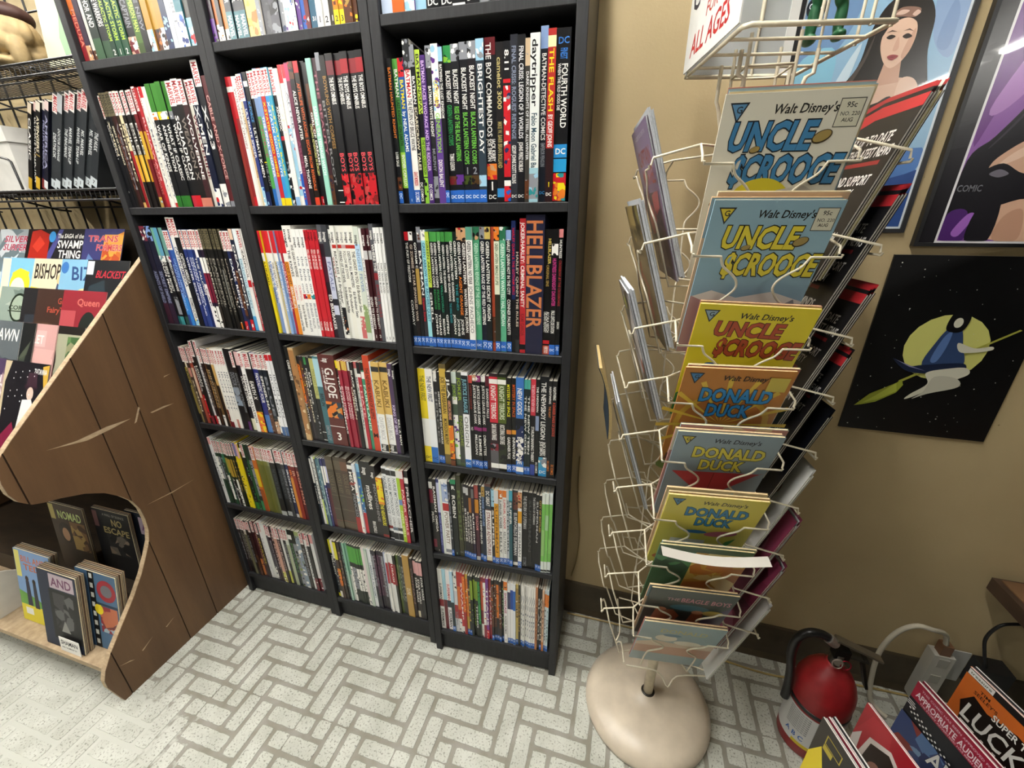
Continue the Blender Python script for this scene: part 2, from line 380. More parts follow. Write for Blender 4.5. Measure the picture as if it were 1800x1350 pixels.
# ---------------------------------------------------------------- walls, ceiling, baseboard
def wall_mat():
    m = bpy.data.materials.new('beige_wall_paint'); m.use_nodes = True; nt = m.node_tree; b = nt.nodes['Principled BSDF']; N = nt.nodes.new; L = nt.links.new
    b.inputs['Roughness'].default_value = 0.6; b.inputs['Specular IOR Level'].default_value = 0.3
    g = N('ShaderNodeNewGeometry')
    n = N('ShaderNodeTexNoise'); n.inputs['Scale'].default_value = 3.0; n.inputs['Detail'].default_value = 6; L(g.outputs['Position'], n.inputs['Vector'])
    r = N('ShaderNodeValToRGB'); r.color_ramp.elements[0].position = 0.3; r.color_ramp.elements[1].position = 0.7
    r.color_ramp.elements[0].color = (*colr('b3a07a'), 1); r.color_ramp.elements[1].color = (*colr('c0ad86'), 1); L(n.outputs['Fac'], r.inputs[0])
    v = N('ShaderNodeTexVoronoi'); v.inputs['Scale'].default_value = 22; L(g.outputs['Position'], v.inputs['Vector'])
    rv = N('ShaderNodeValToRGB'); rv.color_ramp.elements[0].position = 0.03; rv.color_ramp.elements[1].position = 0.055
    rv.color_ramp.elements[0].color = (1, 1, 1, 1); rv.color_ramp.elements[1].color = (0, 0, 0, 1); L(v.outputs['Distance'], rv.inputs[0])
    n2 = N('ShaderNodeTexNoise'); n2.inputs['Scale'].default_value = 6; L(g.outputs['Position'], n2.inputs['Vector'])
    gt = N('ShaderNodeMath'); gt.operation = 'GREATER_THAN'; gt.inputs[1].default_value = 0.56; L(n2.outputs['Fac'], gt.inputs[0])
    mu = N('ShaderNodeMath'); mu.operation = 'MULTIPLY'; L(rv.outputs[0], mu.inputs[0]); L(gt.outputs[0], mu.inputs[1])
    mu2 = N('ShaderNodeMath'); mu2.operation = 'MULTIPLY'; mu2.inputs[1].default_value = 0.55; L(mu.outputs[0], mu2.inputs[0])
    mx = N('ShaderNodeMix'); mx.data_type = 'RGBA'; L(mu2.outputs[0], mx.inputs[0]); L(r.outputs[0], mx.inputs[6]); mx.inputs[7].default_value = (*colr('6a5638'), 1)
    L(mx.outputs[2], b.inputs['Base Color'])
    n3 = N('ShaderNodeTexNoise'); n3.inputs['Scale'].default_value = 160; L(g.outputs['Position'], n3.inputs['Vector'])
    bp = N('ShaderNodeBump'); bp.inputs['Strength'].default_value = 0.15; bp.inputs['Distance'].default_value = 0.002; L(n3.outputs['Fac'], bp.inputs['Height']); L(bp.outputs[0], b.inputs['Normal'])
    return m
WALL = wall_mat()
DIMWALL = new_mat('dim_brown_wall', 0.6, 0.3, col='4a3c2c', attr=False, noise=0.2, nscale=6)  # out-of-view walls get a dark brown to cut bounced fill light
CEILM = new_mat('ceiling_tile_paint', 0.8, 0.2, col='d8d6cc', attr=False, noise=0.04)
mb = MB(); mb.box((-4.0, WALLY, -0.05), (7.0, WALLY + 0.1, CEIL)); tag(mb.build('wall_back', WALL), 'beige painted shop wall behind the bookcases', kind='structure')
mb = MB(); mb.box((-4.1, -9.0, -0.05), (-4.0, WALLY, CEIL)); tag(mb.build('wall_left', DIMWALL), 'unseen side wall, brown to dim the bounced light', kind='structure')
mb = MB(); mb.box((7.0, -9.0, -0.05), (7.1, WALLY, CEIL)); tag(mb.build('wall_right', DIMWALL), 'unseen side wall, brown to dim the bounced light', kind='structure')
mb = MB(); mb.box((-4.1, -9.1, -0.05), (7.1, -9.0, CEIL)); tag(mb.build('wall_front', DIMWALL), 'unseen front wall, brown to dim the bounced light', kind='structure')
mb = MB(); mb.box((-4.1, -9.1, CEIL), (7.1, WALLY + 0.1, CEIL + 0.1)); tag(mb.build('ceiling', CEILM), 'off-white ceiling', kind='structure')
BASEB = new_mat('dark_vinyl_base', 0.5, 0.4, col='4c4232', attr=False, noise=0.2, nscale=18)
mb = MB(); mb.prism([(WALLY, 0.0), (WALLY - 0.012, 0.0), (WALLY - 0.008, 0.012), (WALLY - 0.005, 0.02), (WALLY - 0.005, 0.134), (WALLY - 0.002, 0.140), (WALLY, 0.140)], -4.0, 7.0, (1, 1, 1))
tag(mb.build('baseboard_back', BASEB), 'dark brown vinyl baseboard along the beige wall', kind='structure')

# ---------------------------------------------------------------- ceiling lamps
em = bpy.data.materials.new('lit_diffuser'); em.use_nodes = True; _b = em.node_tree.nodes['Principled BSDF']
_b.inputs['Base Color'].default_value = (0.9, 0.9, 0.9, 1); _b.inputs['Emission Color'].default_value = (1.0, 0.975, 0.925, 1); _b.inputs['Emission Strength'].default_value = LAMP_STRENGTH
HOUS = new_mat('lamp_housing', 0.5, 0.4, col='e4e4de', attr=False)
LAMPW = ['above the left part of the bookcases', 'above the spinner rack', 'above the wooden rack at the far left', 'behind the far left one, deeper in the shop', 'far right, reflected in the posters', 'furthest back on the right of the shop']
for k, (x, y) in enumerate(LAMPS):
    t = tag(empty('ceiling_light', (x, y, CEIL)), 'long white fluorescent ceiling light ' + LAMPW[k], 'ceiling light', 'fluorescent lights on the ceiling')
    mb = MB(); mb.box((x - 0.11, y - 0.65, CEIL - 0.05), (x + 0.11, y + 0.65, CEIL - 0.001)); mb.build('housing', HOUS, t, (x, y, CEIL))
    mb = MB(); mb.box((x - 0.03, y - 0.62, CEIL - 0.075), (x + 0.03, y + 0.62, CEIL - 0.0505)); mb.build('diffuser', em, t, (x, y, CEIL))
# ---------------------------------------------------------------- book data
# one line per book: width height base[+flags] | band/text/art items, heights in millimetres from the bottom of the spine
#   z0-z1 colour            a printed band
#   T z0-z1 colour words    a title running down the spine from z1 to z0   (@a,b = part of the spine's width)
#   A z0-z1 c1,c2,c3        picture patches
SHELF = {}
SHELF['u3B'] = '''
24 252 K+dc | T 120-238 O BATMAN HAUNTED KNIGHT | T 70-96 W LOEB SALE | A 26-50 N,O,K
29 252 3f7f3a | 228-252 4d8f3c | T 190-236 W BATMAN | 0-30 K | T 108-186 K LAST KNIGHT ON EARTH | 30-96 9fd24a | T 34-92 W SNYDER CAPULLO
30 252 1f4f96 | A 222-252 R,K,dB | T 170-218 Y BATMAN | T 96-166 W by NEAL ADAMS | T 4-10 W 1
36 280 W | A 232-280 DG,S,W | T 188-234 R BATMAN | T 98-186 K THE RETURN OF BRUCE WAYNE | T 34-60 R GRANT MORRISON | 0-26 B | T 3-22 W DC COMICS
24 270 K | A 236-270 S,T,K | T 176-222 W BATMAN | T 62-172 C SCARECROW TALES | T 4-40 W DC COMICS
26 262 K | 160-262 b7d24a | T 140-256 K BATMAN/SPAWN | 50-120 8fc03a | T 54-116 K THE CLASSIC COLLECTION | A 0-48 LG,K,W
28 252 472a6b | T 60-244 d8b8e8 BATMAN: FACES TWO-FACE AND THE RIDDLER | T 6-36 W DC COMICS
27 266 232427 | A 232-266 S,W,DG | T 120-204 W BATMAN: WHITE KNIGHT | T 60-100 S MURPHY | A 10-50 S,DG,K
36 268 5b3c86 | A 150-268 W,Lb,P | T 170-212 Y CATWOMAN | T 92-160 LG GENERATION | T 30-80 W DIXON BALENT
22 262 K+dc | T 150-236 W BATWING THE LOST KINGDOM | 240-262 Lb
40 264 K+dc | A 238-264 G,LG,K | T 176-226 W BLACKEST NIGHT | T 104-172 G GREEN LANTERN CORPS | T 60-90 W TOMASI GLEASON | A 34-50 N,M
40 264 15161c+dc | A 238-264 S,W,K | T 172-226 W BLACKEST NIGHT | T 76-168 6fbf4a RISE OF THE BLACK LANTERNS | A 34-52 P,K
40 266 15161c+dc | A 240-266 S,W,K | T 162-228 W BLACKEST NIGHT | T 70-158 6fbf4a BLACK LANTERN CORPS | T 52-66 S 1 | A 34-50 3c4a1c,K
40 266 1a161c+dc | A 240-266 S,W,DG | T 162-230 W BLACKEST NIGHT | T 70-158 6fbf4a BLACK LANTERN CORPS | T 52-66 S 2 | A 34-50 4a341c,K
38 268 2d3a44+dc | A 236-268 Lb,W,S | T 88-232 W BRIGHTEST DAY | A 30-50 Lb,S
50 270 K | 244-270 601820 | T 116-262 W@.1,.62 THE BOY COMMANDOS | T 74-112 W@.1,.5 JOE SIMON | T 74-112 W@.5,.9 JACK KIRBY | A 42-70 O,c89a70,R | T 22-40 W 1 | T 4-18 W DC
36 262 1c1a1c | T 160-240 c8b87a camelot 3000 | T 62-140 A89860 MIKE W. BARR BRIAN BOLLAND | 10-26 3a8ac8
34 262 K | T 216-250 W 8.11 | 200-206 R | A 46-196 R,S,W,dB | 10-40 W | A 2-30 R,B,K
34 270 2a2c34 | T 110-254 8a94a8 FINAL CRISIS: ROGUES' REVENGE | T 34-100 W GEOFF JOHNS SCOTT KOLINS | T 5-18 W DC
36 268 K | T 110-252 e6e6e6 FINAL CRISIS: LEGION OF 3 WORLDS | T 54-104 W JOHNS PEREZ KOBLISH | T 5-18 W DC
22 262 3a3834 | A 222-262 c8b090,S,K | T 74-214 e0e0e0 DARK KNIGHTS OF STEEL: ALLWINTER | A 6-40 N,S,K
44 268 e4e8e4 | 0-60 9cc4d0 | T 160-260 K daytripper | T 60-150 2a4a5a Fabio Moon Gabriel Ba | A 6-50 S,Lb,T
34 278 141a24 | 246-278 8aa4d0 | T 106-240 W BATMAN-DETECTIVE COMICS | T 62-102 S EMPEROR PENGUIN | T 10-24 3a8ac8 DC
36 272 2a1618 | 92-272 a82c28 | 246-262 f0e8b0 | T 150-244 Y THE FLASH | T 94-146 W BY GEOFF JOHNS | T 26-36 Y 1 | T 8-20 W DC
62 272 101014 | T 246-264 3a78c8@.3,.9 DC | T 228-244 3a78c8@.3,.8 FINEST | T 124-222 W@.42,.86 FOURTH WORLD | T 152-222 W@.14,.36 WHEN THE OLD GODS DIE | 76-98 2a88c8 | T 80-94 W DC | 52-74 2a98d0 | A 2-50 R,Y,O,T
'''
SHELF['u3C'] = '''
22 258 K+dc | 240-258 R | T 150-236 W THE FURY OF FIRESTORM | T 50-110 W CONWAY
22 258 1a1214+dc | A 240-258 W,R,K | T 60-232 c8b8a8 GI ZOMBIE A STAR SPANGLED WAR
20 256 K+dc | T 130-236 W GOTHAM CITY SIRENS | 100-180 Gd
22 268 2a2830+dc | A 236-268 S,W,N | T 120-220 W BATMAN | T 60-116 R Greatest Stories
24 262 9ad8e0+dc | A 240-262 W,N,S | T 60-236 2a6a8a GREEN ARROW THE ARCHERS QUEST
20 258 K+dc | 140-258 b8cc4a | T 150-240 2a4a1a GREEN ARROW | T 60-130 W GRELL
20 258 K+dc | 238-258 4a9a4a | T 140-236 W GREEN LANTERN CORPS | T 90-136 G RECHARGE | T 30-80 W JOHNS
20 258 K+dc | 238-258 4a9a4a | T 140-236 W GREEN LANTERN CORPS | T 90-136 G FEARLESS | T 30-80 W TOMASI
20 258 101c1a+dc | 238-258 4a9a4a | T 150-240 W GREEN LANTERN CORPS | T 84-146 2a8a6a WILLWORLD | T 30-70 W BEDARD
20 258 101c1a+dc | 238-258 3f8a3f | T 130-232 W GREEN LANTERN: THE GUARDIANS | T 34-80 W GIFFEN
20 258 K+dc | 238-258 3f8a3f | T 110-232 W GREEN LANTERN: NEW GUARDIANS | T 60-106 T THE RING BEARER
20 258 14201c+dc | 238-258 3f8a3f | T 110-240 W GREEN LANTERN: NEW GUARDIANS | T 34-80 W JORDAN
20 258 14201c+dc | T 160-240 W GREEN LANTERN | T 90-150 T THE END | T 30-70 W JOHNS
24 266 K+dc | A 242-266 c89a70,R,K | T 170-238 W GREEN LANTERN: | T 80-166 O AGENT ORANGE | T 34-70 W JOHNS
24 266 241c1a+dc | A 240-266 c89a70,N,K | T 150-236 W GREEN LANTERN | T 40-140 W WANTED HAL JORDAN
32 268 W+dc | 242-268 5a9a84 | T 150-240 K GREEN LANTERN: NO FEAR | T 40-146 8a8a8a JOHNS PACHECO
32 268 4a9a72+dc | A 242-268 2a6a4a,c89a70,K | T 60-236 c8ecd4 GREEN LANTERN: REVENGE OF THE GREEN LANTERNS
28 268 161a2a+dc | A 244-268 S,N,K | T 60-240 W GREEN LANTERN RAGE OF THE RED LANTERNS
28 268 161a1c+dc | A 244-268 c8b060,N,K | T 70-240 W GREEN LANTERN SECRET ORIGIN
16 268 b04a30 | A 20-80 N,S
26 268 2a2a20+dc | A 242-268 O,c89a70,K | 130-240 e0e4cc | T 150-236 2a4a1a GREEN LANTERN: EMERALD ECLIPSE
30 268 5aa884+dc | A 242-268 2a6a4a,T,W | T 60-236 e0f4e8 GREEN LANTERN WANTED: HAL JORDAN
26 262 K+dc | 242-262 8aa8d8 | T 130-244 W HARLEY QUINN HOT IN THE CITY | T 40-120 W CONNER PALMIOTTI
20 280 1c2a5a | 0-120 K | T 130-266 R HARLEY QUINN & THE GOTHAM GIRLS
20 262 K | 0-30 DG | T 60-220 c8b8a8 HARLEY QUINN THE RULES
30 284 b42a30 | T 196-276 W JOKER/HARLEY: | T 104-192 W CRIMINAL SANITY | T 40-90 801c20 KAMI GARCIA | 8-20 K
86 291 23243a | T 60-282 c8784a@.06,.94 HELLBLAZER
34 264 101012 | T 196-246 d8c060@.5,.9 HELLBLAZER | T 150-194 Gd@.3,.7 ORIGINAL SINS | T 50-96 W@.1,.5 DELANO RIDGWAY | T 50-96 W@.5,.9 ALCALA VEITCH | 24-32 R | 0-20 d05a40 | T 2-18 W VERTIGO
30 264 101012+dc | A 214-236 W,K | T 110-208 c8408a HUNTRESS DARKNIGHT DAUGHTER | T 50-100 W PAUL LEVITZ JOE STATON
20 264 101012+dc | 248-264 e08a8a | T 208-244 W HUNTRESS | T 110-204 a03030 CROSSBOW AT THE CROSSROADS | T 60-76 W DIXON
'''
SHELF['u2B'] = '''
18 258 b02028 | 230-240 W | 0-150 a04038
18 258 c02028 | 230-240 W | 20-180 8a2a2a
20 258 W | T 120-236 a08080 WOLVERINE ORIGIN
16 258 e8e4dc+mv | T 150-200 S HULK
16 260 d8c8a0+mv | A 60-180 c8a878,a07848
18 260 2c3a7a+mv | T 100-196 W ULTIMATE SPIDER | A 0-40 Lb,B,W
24 262 14161c | 236-246 W | T 170-210 4a98d8 X-FORCE | T 60-160 W ULTIMATE X-MEN | A 0-30 dB,Lb
18 264 101012+mv | 90-92 Y | T 40-90 S THE CUT
22 264 4a9a4a+mv | 180-216 7a94c0 | T 100-176 a04a6a X-FORCE | 0-36 2a68b0
20 266 7a98c8+mv | T 60-180 W THE FINAL CHAPTER
22 266 c02830+mv | T 60-206 Y X-STATIX GOOD OMENS | 0-16 Y
22 266 3a90d0+mv | T 60-206 W X-STATIX GOOD GUYS | 0-16 Y
18 266 3aa0c0+mv | T 60-200 Y X-STATIX BACK | 0-16 Y
24 266 141416+mv | T 150-196 W XENOZOIC | 132-140 R | A 0-90 K,W,S
26 262 f0eee6 | 0-18 8ab0d8 | T 130-220 e0dcd0 BONE
20 268 W | 236-268 R | A 20-160 Lb,R,W
18 268 e0e4ea | 244-268 c82a3a | T 150-220 S AFTER | A 0-70 B,W,R
24 270 6a2a44 | 238-268 c83a6a | T 60-130 8a4a60 ARCHIE
26 270 181418 | A 240-270 N,R,K | T 130-220 W ALICE NEVER AFTER | T 34-100 W MEAL THORNE
26 270 201814 | 250-270 c02830 | T 30-232 d0602a AFTERLIFE WITH ARCHIE: ESCAPE FROM RIVERDALE | 0-16 d04028
22 270 141416 | T 60-160 e8e890 CHILLING ADVENTURES IN SORCERY | 0-18 R | T 2-16 W 1
18 266 101012 | A 140-230 N,M,K | T 80-180 W GIRL OF DREAMS
26 272 9ad4c0 | T 60-190 f0fff8 SABRINA THE TEENAGE WITCH
22 272 3a2028 | T 100-250 a86a78 THE BEAUTY | A 0-60 N,V
22 280 101012 | 250-280 S | T 40-200 8a8a8a BITTER ROOT
28 274 141210 | T 110-240 a07a40 BOWLING WITH CORPSES | 4-30 W | 6-28 K
36 276 17171a | 240-264 6a2830 | T 190-236 W THE BOYS OMNIBUS | T 66-102 e05058 BOYS | A 0-62 R,c84a48,K
36 276 17171a | 240-264 8a2830 | T 190-236 W THE BOYS OMNIBUS | T 66-102 e05058 BOYS | A 0-62 R,c84a48,K
36 276 17171a | 240-264 a02830 | T 180-236 W THE BOYS OMNIBUS | T 66-102 e05058 BOYS | A 0-62 R,7a2020,K
36 276 17171a | 240-264 8a2830 | T 180-236 W THE BOYS OMNIBUS | T 66-102 e05058 BOYS | A 0-62 R,c84a48,K
34 276 17171a | 240-264 a02830 | T 180-236 W THE BOYS OMNIBUS | T 66-102 e05058 BOYS | A 0-62 R,7a2020,K
'''
SHELF['u1B'] = '''
12 252 K+mv | T 110-190 W UNCANNY | T 10-40 W X
12 256 K+mvd | T 120-196 C X-MEN
12 256 K+mvd | T 100-186 C SPIRITS OF VENGEANCE
12 256 2a1a14+mvd | T 40-170 8a5a4a WEAPON X
12 256 3a1c1c+mvd | T 40-190 S VENOM
12 256 2a2018+mv | T 60-190 C INFERNO | 0-12 c8a060
12 256 e8d8b0+mv | 0-130 901c24 | T 140-190 K FALL
12 256 1c1818+mv | T 120-190 W EXILES | 60-120 d8a030
12 256 1c1818+mv | T 120-190 W EXILES | 60-120 d8a030
12 256 1c1818+mv | T 120-190 W EXILES | 60-120 e0b848
12 256 201c18+mv | T 120-190 W EXILES | 60-120 d8a030
13 256 6a1c22+mv | 110-170 d0a838 | A 0-24 Gd,Lb,Y
13 262 7a2026+mv | 110-170 c89a30 | T 30-100 c87a70 RUNAWAYS
11 258 b02830 | T 60-200 f0c0c0 RUNAWAYS
12 258 e6e2da+mv | T 100-190 S NEW X-MEN
13 258 f0ece2 | 236-258 R | T 20-200 S X-MEN LEGACY
13 258 f4f0ea | 0-10 R | T 20-190 S X-MEN LEGACY
20 262 17191c | 206-262 3a7a2a | A 190-206 W,P,O | T 80-180 W WAR OF KINGS | 0-26 2a6a2a
20 262 17191c | 206-262 3f8030 | A 190-206 Y,W,P | T 80-180 W ANNIHILATION | 0-26 2a6a2a
20 264 17191c | 206-264 3a7a2a | A 190-206 W,Y,S | T 60-180 W WHAT IF CLASSIC | 0-26 2f6f2a
18 264 17191c | 206-264 3a7a2a | A 190-206 S,P,W | T 60-180 W WHAT IF CLASSIC | 0-26 c03040
24 264 1a1a1c+mv | T 60-196 W SQUADRON | 0-26 R
24 266 1c1a1a+mv | T 60-190 8a8078 WEAPON X | 0-20 c87a68
18 264 3a2024+mv | T 60-196 W WOLVERINE | 0-20 c87a68
18 262 e0dcd0+mv | T 60-196 M WOLVERINE
22 262 141a30+mv | T 110-210 W X-MEN | A 0-40 W,R,dB
24 296 1c1e24+mv | T 120-210 W X-23 | A 0-50 W,K,S
18 266 5a2428 | T 60-230 d8a8a0 CABLE AND X-FORCE | 0-12 S
'''
SHELF['u1C'] = '''
28 268 1c1a2a | A 230-268 7a3040,W,V | T 60-150 8a90b0 AGENTS OF SHIELD | 0-60 3a1c2c
28 268 1a1c30 | A 230-268 7a98d0,V,K | T 60-150 8a90b0 SECRET EMPIRE | 0-60 2a1c30
20 264 12141a | 192-264 6fa890 | A 176-192 W,S,T | T 90-180 W IRON MAN | 0-24 1c5a5c
20 264 12141a | 192-264 5a98b8 | A 176-192 W,S,Lb | T 96-180 W TO SERVE & PROTECT | A 30-80 S,K | 0-24 3a8a90
20 264 141214 | 192-264 6a9a90 | A 176-192 W,R,S | T 96-180 W AMERICAN NIGHTMARE | 0-24 2a4a44
16 258 2c3f86+mv | 30-90 3a80c8 | T 40-170 9ab8e8 CAPTAIN AMERICA
16 258 3058a0+mv | 0-80 2f7cc8 | T 80-186 9ab8e8 CAPTAIN AMERICA
24 290 f0eee8+mv | T 110-216 1c2a5a CAPTAIN AMERICA | T 20-80 7a7a7a REMENDER | A 0-18 Lb,B,Y
24 290 10141c+mv | 190-238 K | T 120-200 W CAPTAIN AMERICA
16 260 26336e+mv | T 60-190 W WINTER SOLDIER
14 260 2a3a78+mv | T 30-190 e0e0f0 CAPTAIN AMERICA AND
14 260 2a3f80+mv | T 60-190 W CAPTAIN AMERICA
15 260 1c2a60+mv | T 90-190 W THE FALCON
14 260 f0ecec+mv | 120-190 2a3a6a | T 60-110 2a2a2a CAP
14 260 201c30+mv | 150-190 W | 70-150 7a1c34 | A 0-60 W,K
14 260 2a1c30+mv | 150-190 W | 70-150 6a1a30 | A 0-60 W,K
13 262 141414+mvd | 20-60 2a2420 | T 60-190 c8c0b0 DAREDEVIL
13 262 141414+mvd | T 60-190 8a8478 DAREDEVIL
13 262 141414+mvd | T 60-190 8a8478 DAREDEVIL
13 262 171717+mvd | T 60-190 a8a298 DAREDEVIL
13 262 141414+mvd | T 40-190 8a8478 DAREDEVIL
13 262 1c1a18+mvd | 60-160 8a8a84
13 262 141414+mvd | T 40-190 8a8478 DAREDEVIL
13 262 141414+mvd | T 60-190 c8b8a8 DAREDEVIL | A 0-20 O,W,N
13 258 101014+mv | A 20-140 K,W,N
16 258 1c2850+mv | T 60-190 W DARK REIGN | A 0-24 R,W
14 258 20182c+mv | A 40-160 N,K,W | 0-30 dB
16 262 1c2438 | 236-262 e8c8b0 | T 60-226 W DEADPOOL | A 0-30 R,B,W
16 262 e8eef2 | 40-190 c8e0e8 | T 60-190 6a8aa0 DEADPOOL SECRET | 0-40 4a98d0
16 262 f0ece8+mv | T 140-220 K DEADPOOL | 118-136 R
12 262 c8303a | 130-262 e8e4e0 | T 20-120 W MERC WITH A MOUTH
'''
SHELF['u2C'] = '''
14 258 Y | 206-258 c8242c | 186-206 W | T 126-184 K LUPARD
14 258 f0f0e8 | 206-258 c8242c | 186-206 W | 0-120 8aa0d0 | T 80-184 2a3a6a CRIMINAL COWARD
14 258 7a98d0 | 206-258 c8242c | 186-206 W | T 80-184 W LAWLESS
14 258 f0ece0 | 206-258 d0282e | 186-206 W | T 120-184 2a2a2a THE DEAD AND
14 258 e0cc90 | 206-258 d0282e | 186-206 W | T 120-184 K THE SINNERS
14 258 90b0dc | 206-258 c8242c | 186-206 W | T 60-184 W LAST OF THE INNOCENT
14 258 8aa8d8 | 206-258 c8242c | 186-206 W | T 60-184 W WRONG TIME
12 258 a02430 | 206-258 d0282e | T 60-184 f0c0c0 CRIMINAL
22 258 e08a28 | 206-258 c8242c | 186-206 W | T 130-184 2a2a2a COLD COST | T 70-126 W SEAN PHILLIPS
22 270 f2f0ea | T 220-262 K image | T 150-214 K THE KNIVES | T 90-130 e0a0a0 CRIMINAL | T 10-80 3a3a3a book by Ed Brubaker and Sean Phillips
22 270 f2f0ea | T 232-262 K image | T 150-226 K FIVE GEARS IN REVERSE | T 90-130 e0a0a0 CRIMINAL | T 20-80 3a3a3a book by Ed Brubaker
20 262 f4f4f0 | T 220-244 K image | T 110-200 S the fade out | A 96-108 R,dB,W | T 10-86 S BRUBAKER PHILLIPS
20 262 f4f4f0 | T 220-244 K image | T 110-200 S the fade out | A 96-108 O,dB,W | T 20-86 S BRUBAKER PHILLIPS
20 262 f4f4f0 | T 220-244 K image | T 110-200 S the fade out | A 96-108 T,dB,W | T 20-86 S BRUBAKER PHILLIPS
16 260 c02630 | T 236-256 2a0a0a image | T 170-216 W KILL OR BE KILLED | T 16-40 W VOLUME
16 260 c42834 | T 236-256 2a0a0a image | T 170-216 W KILL OR BE KILLED | T 16-40 W VOLUME
16 260 c02630 | T 236-256 2a0a0a image | T 170-216 W KILL OR BE KILLED | T 16-40 W VOLUME
16 260 c42834 | T 236-256 2a0a0a image | T 170-216 W KILL OR BE KILLED | T 16-40 W VOLUME
26 272 2a1c26 | 230-272 5a5c62 | T 234-256 W image | 140-200 4a2030 | T 20-110 W ED BRUBAKER
26 272 3a3c42 | 60-200 c8cce0 | T 234-256 W image | T 120-190 7a80a8 FATALE | 84-100 2a2c34
14 262 f0f0ec | T 232-252 K image | T 150-200 a04040 VELVET | T 30-120 2a2a2a PULP SEAN PHILLIPS
20 270 eeeee6 | T 232-256 K image | 220-228 b83028 | T 160-214 2a2a2a RECKLESS | T 90-154 3a3a3a Ed Brubaker | A 10-80 K,c87a50,W
20 270 eeeee6 | T 232-256 K image | 220-228 b83028 | T 140-214 2a2a2a FRIEND OF THE DEVIL | T 66-130 3a3a3a Ed Brubaker Sean Phillips
22 270 ecebe0 | T 232-256 8a8a8a image | 220-228 c8a0a0 | T 150-214 6a6a6a FOLLOW ME DOWN | T 66-130 5a5a5a Ed Brubaker
22 270 eeeee6 | T 232-256 K image | 220-228 b83028 | T 130-214 2a2a2a DESTROY ALL MONSTERS | T 56-120 3a3a3a Ed Brubaker Sean
24 270 ecece0 | T 232-256 K image | 220-228 b83028 | T 140-214 2a2a2a THE GHOST IN YOU | T 70-136 3a3a3a Ed Brubaker Sean | A 4-60 c86a6a,d8d8c8
24 268 d4dcd0 | 170-230 b8d4ec | T 226-250 K image | T 120-220 8aa0b8 NIGHT FEVER | A 20-90 8aa06a,d8dcc8
12 264 f0eeea | T 30-200 S SCENE OF THE CRIME
18 264 3a161c | 196-216 c8c8c8 | T 226-250 W image | T 30-110 W SEVEN TO ETERNITY | T 4-20 W 1
16 264 42181e | 196-216 c8c8c8 | T 226-250 W image | T 30-110 W SEVEN TO ETERNITY | T 4-20 W 2
20 274 54565c | T 240-260 W image | T 170-230 W WHERE THE | 150-166 8a2a30 | T 60-140 902830 BODY WAS
14 266 f4f4f2 | T 232-254 K image | T 120-190 3a3a3a THAT TEXAS BLOOD | T 4-16 K 1
14 266 f4f4f2 | T 232-254 K image | T 120-190 3a3a3a THAT TEXAS BLOOD | T 4-16 K 2
14 266 f4f4f2 | T 232-254 K image | T 120-190 3a3a3a THAT TEXAS BLOOD | T 4-16 K 3
'''
SHELF['u1A'] = '''
22 258 8a2028 | 90-200 c86a30 | T 30-100 e08a70 MEDUSA
18 258 2a1830 | A 0-30 c89a70,N,W
14 258 d8d4cc | A 0-20 N,W
30 262 26302c | T 60-120 W THOR AND | 0-40 3a5a40
30 262 26282c | T 60-120 W THE WARRIORS | 0-34 34503a
18 260 1c3a2c | T 30-110 b8d84a GALACTIC STORM | T 4-16 W 2
22 260 1f4a34 | T 30-120 b8d84a GALACTIC STORM | T 4-16 W 1
22 260 1f4a34 | T 30-120 b8d84a GALACTIC STORM | T 4-16 W 2
30 260 1a1a1c | A 0-34 c8a890,W,M | T 50-100 S CAPTAIN
24 260 4a6a2c | T 40-110 c8e06a HYPERION MAN | 0-20 3a5020
20 260 18181c | T 40-120 S THE NEW
20 260 b0883a | A 0-40 W,N,Lb
20 260 b8903c | A 0-40 N,c87a40,K
20 260 b0883a | A 0-40 W,N,K
18 260 1c2a4a | A 0-60 dB,Lb,K
14 260 e4e6ea | 0-30 c8d0d8
16 260 dfe4ea | T 40-120 S SECRET
22 258 2a6a78 | A 0-60 W,B,2a3a7a
18 258 3a3a34 | A 0-50 Lb,W,R
'''
SHELF['u2A'] = '''
14 258 2a1c28 | A 0-40 P,W,K
14 258 b8682c | A 0-30 W,N
12 258 2a2422 | A 0-24 W,O
16 258 c87a3a | A 0-20 W,K
20 262 1c2026 | 0-46 3a7078 | T 60-120 W BLACK PANTHER | T 4-40 W MARVEL
18 262 1c2026 | 0-46 3a7078 | T 60-120 W NAMOR | T 4-40 W MARVEL
20 262 1c2026 | 0-46 2f6470 | T 60-120 W MOON KNIGHT | T 4-40 W MARVEL
34 262 c89a3c | A 0-110 e8c878,a8742a,d8b050
12 260 e0dcd0 | A 0-60 S,W
26 260 1c1c20 | A 0-110 3a3a40,K,5a5a60
26 260 26262c | A 0-110 4a4a52,K,S
12 260 c8c8cc | A 0-80 S,W,dB
12 258 6a3a7a | A 0-60 W,P,Lb
12 258 4a68a0 | A 0-60 W,R,Lb
12 258 2a2a3a | A 0-60 W,S,B
12 258 6a7aa0 | A 0-50 P,W,S
12 258 c8ccd4 | A 0-50 B,R,K
12 258 6a2a2c | T 8-26 W 4
22 258 2a5a74 | T 8-26 W 31
16 258 d8d8d4 | 0-60 e8e8e8 | T 6-20 K 1
16 258 d8d8d4 | 0-60 e8e8e8 | T 6-20 K 2
14 258 3a3226 | 60-120 e0c820 | T 8-20 W 1
14 258 c8881c | A 30-120 O,Y,N | 0-24 Y | T 4-18 K 2
14 258 b8801c | A 30-120 O,Y,N | 0-24 Y | T 4-18 K 3
22 258 5a3a20 | A 0-120 N,O,Gd
12 258 2a2420 | A 0-60 N,Y
'''
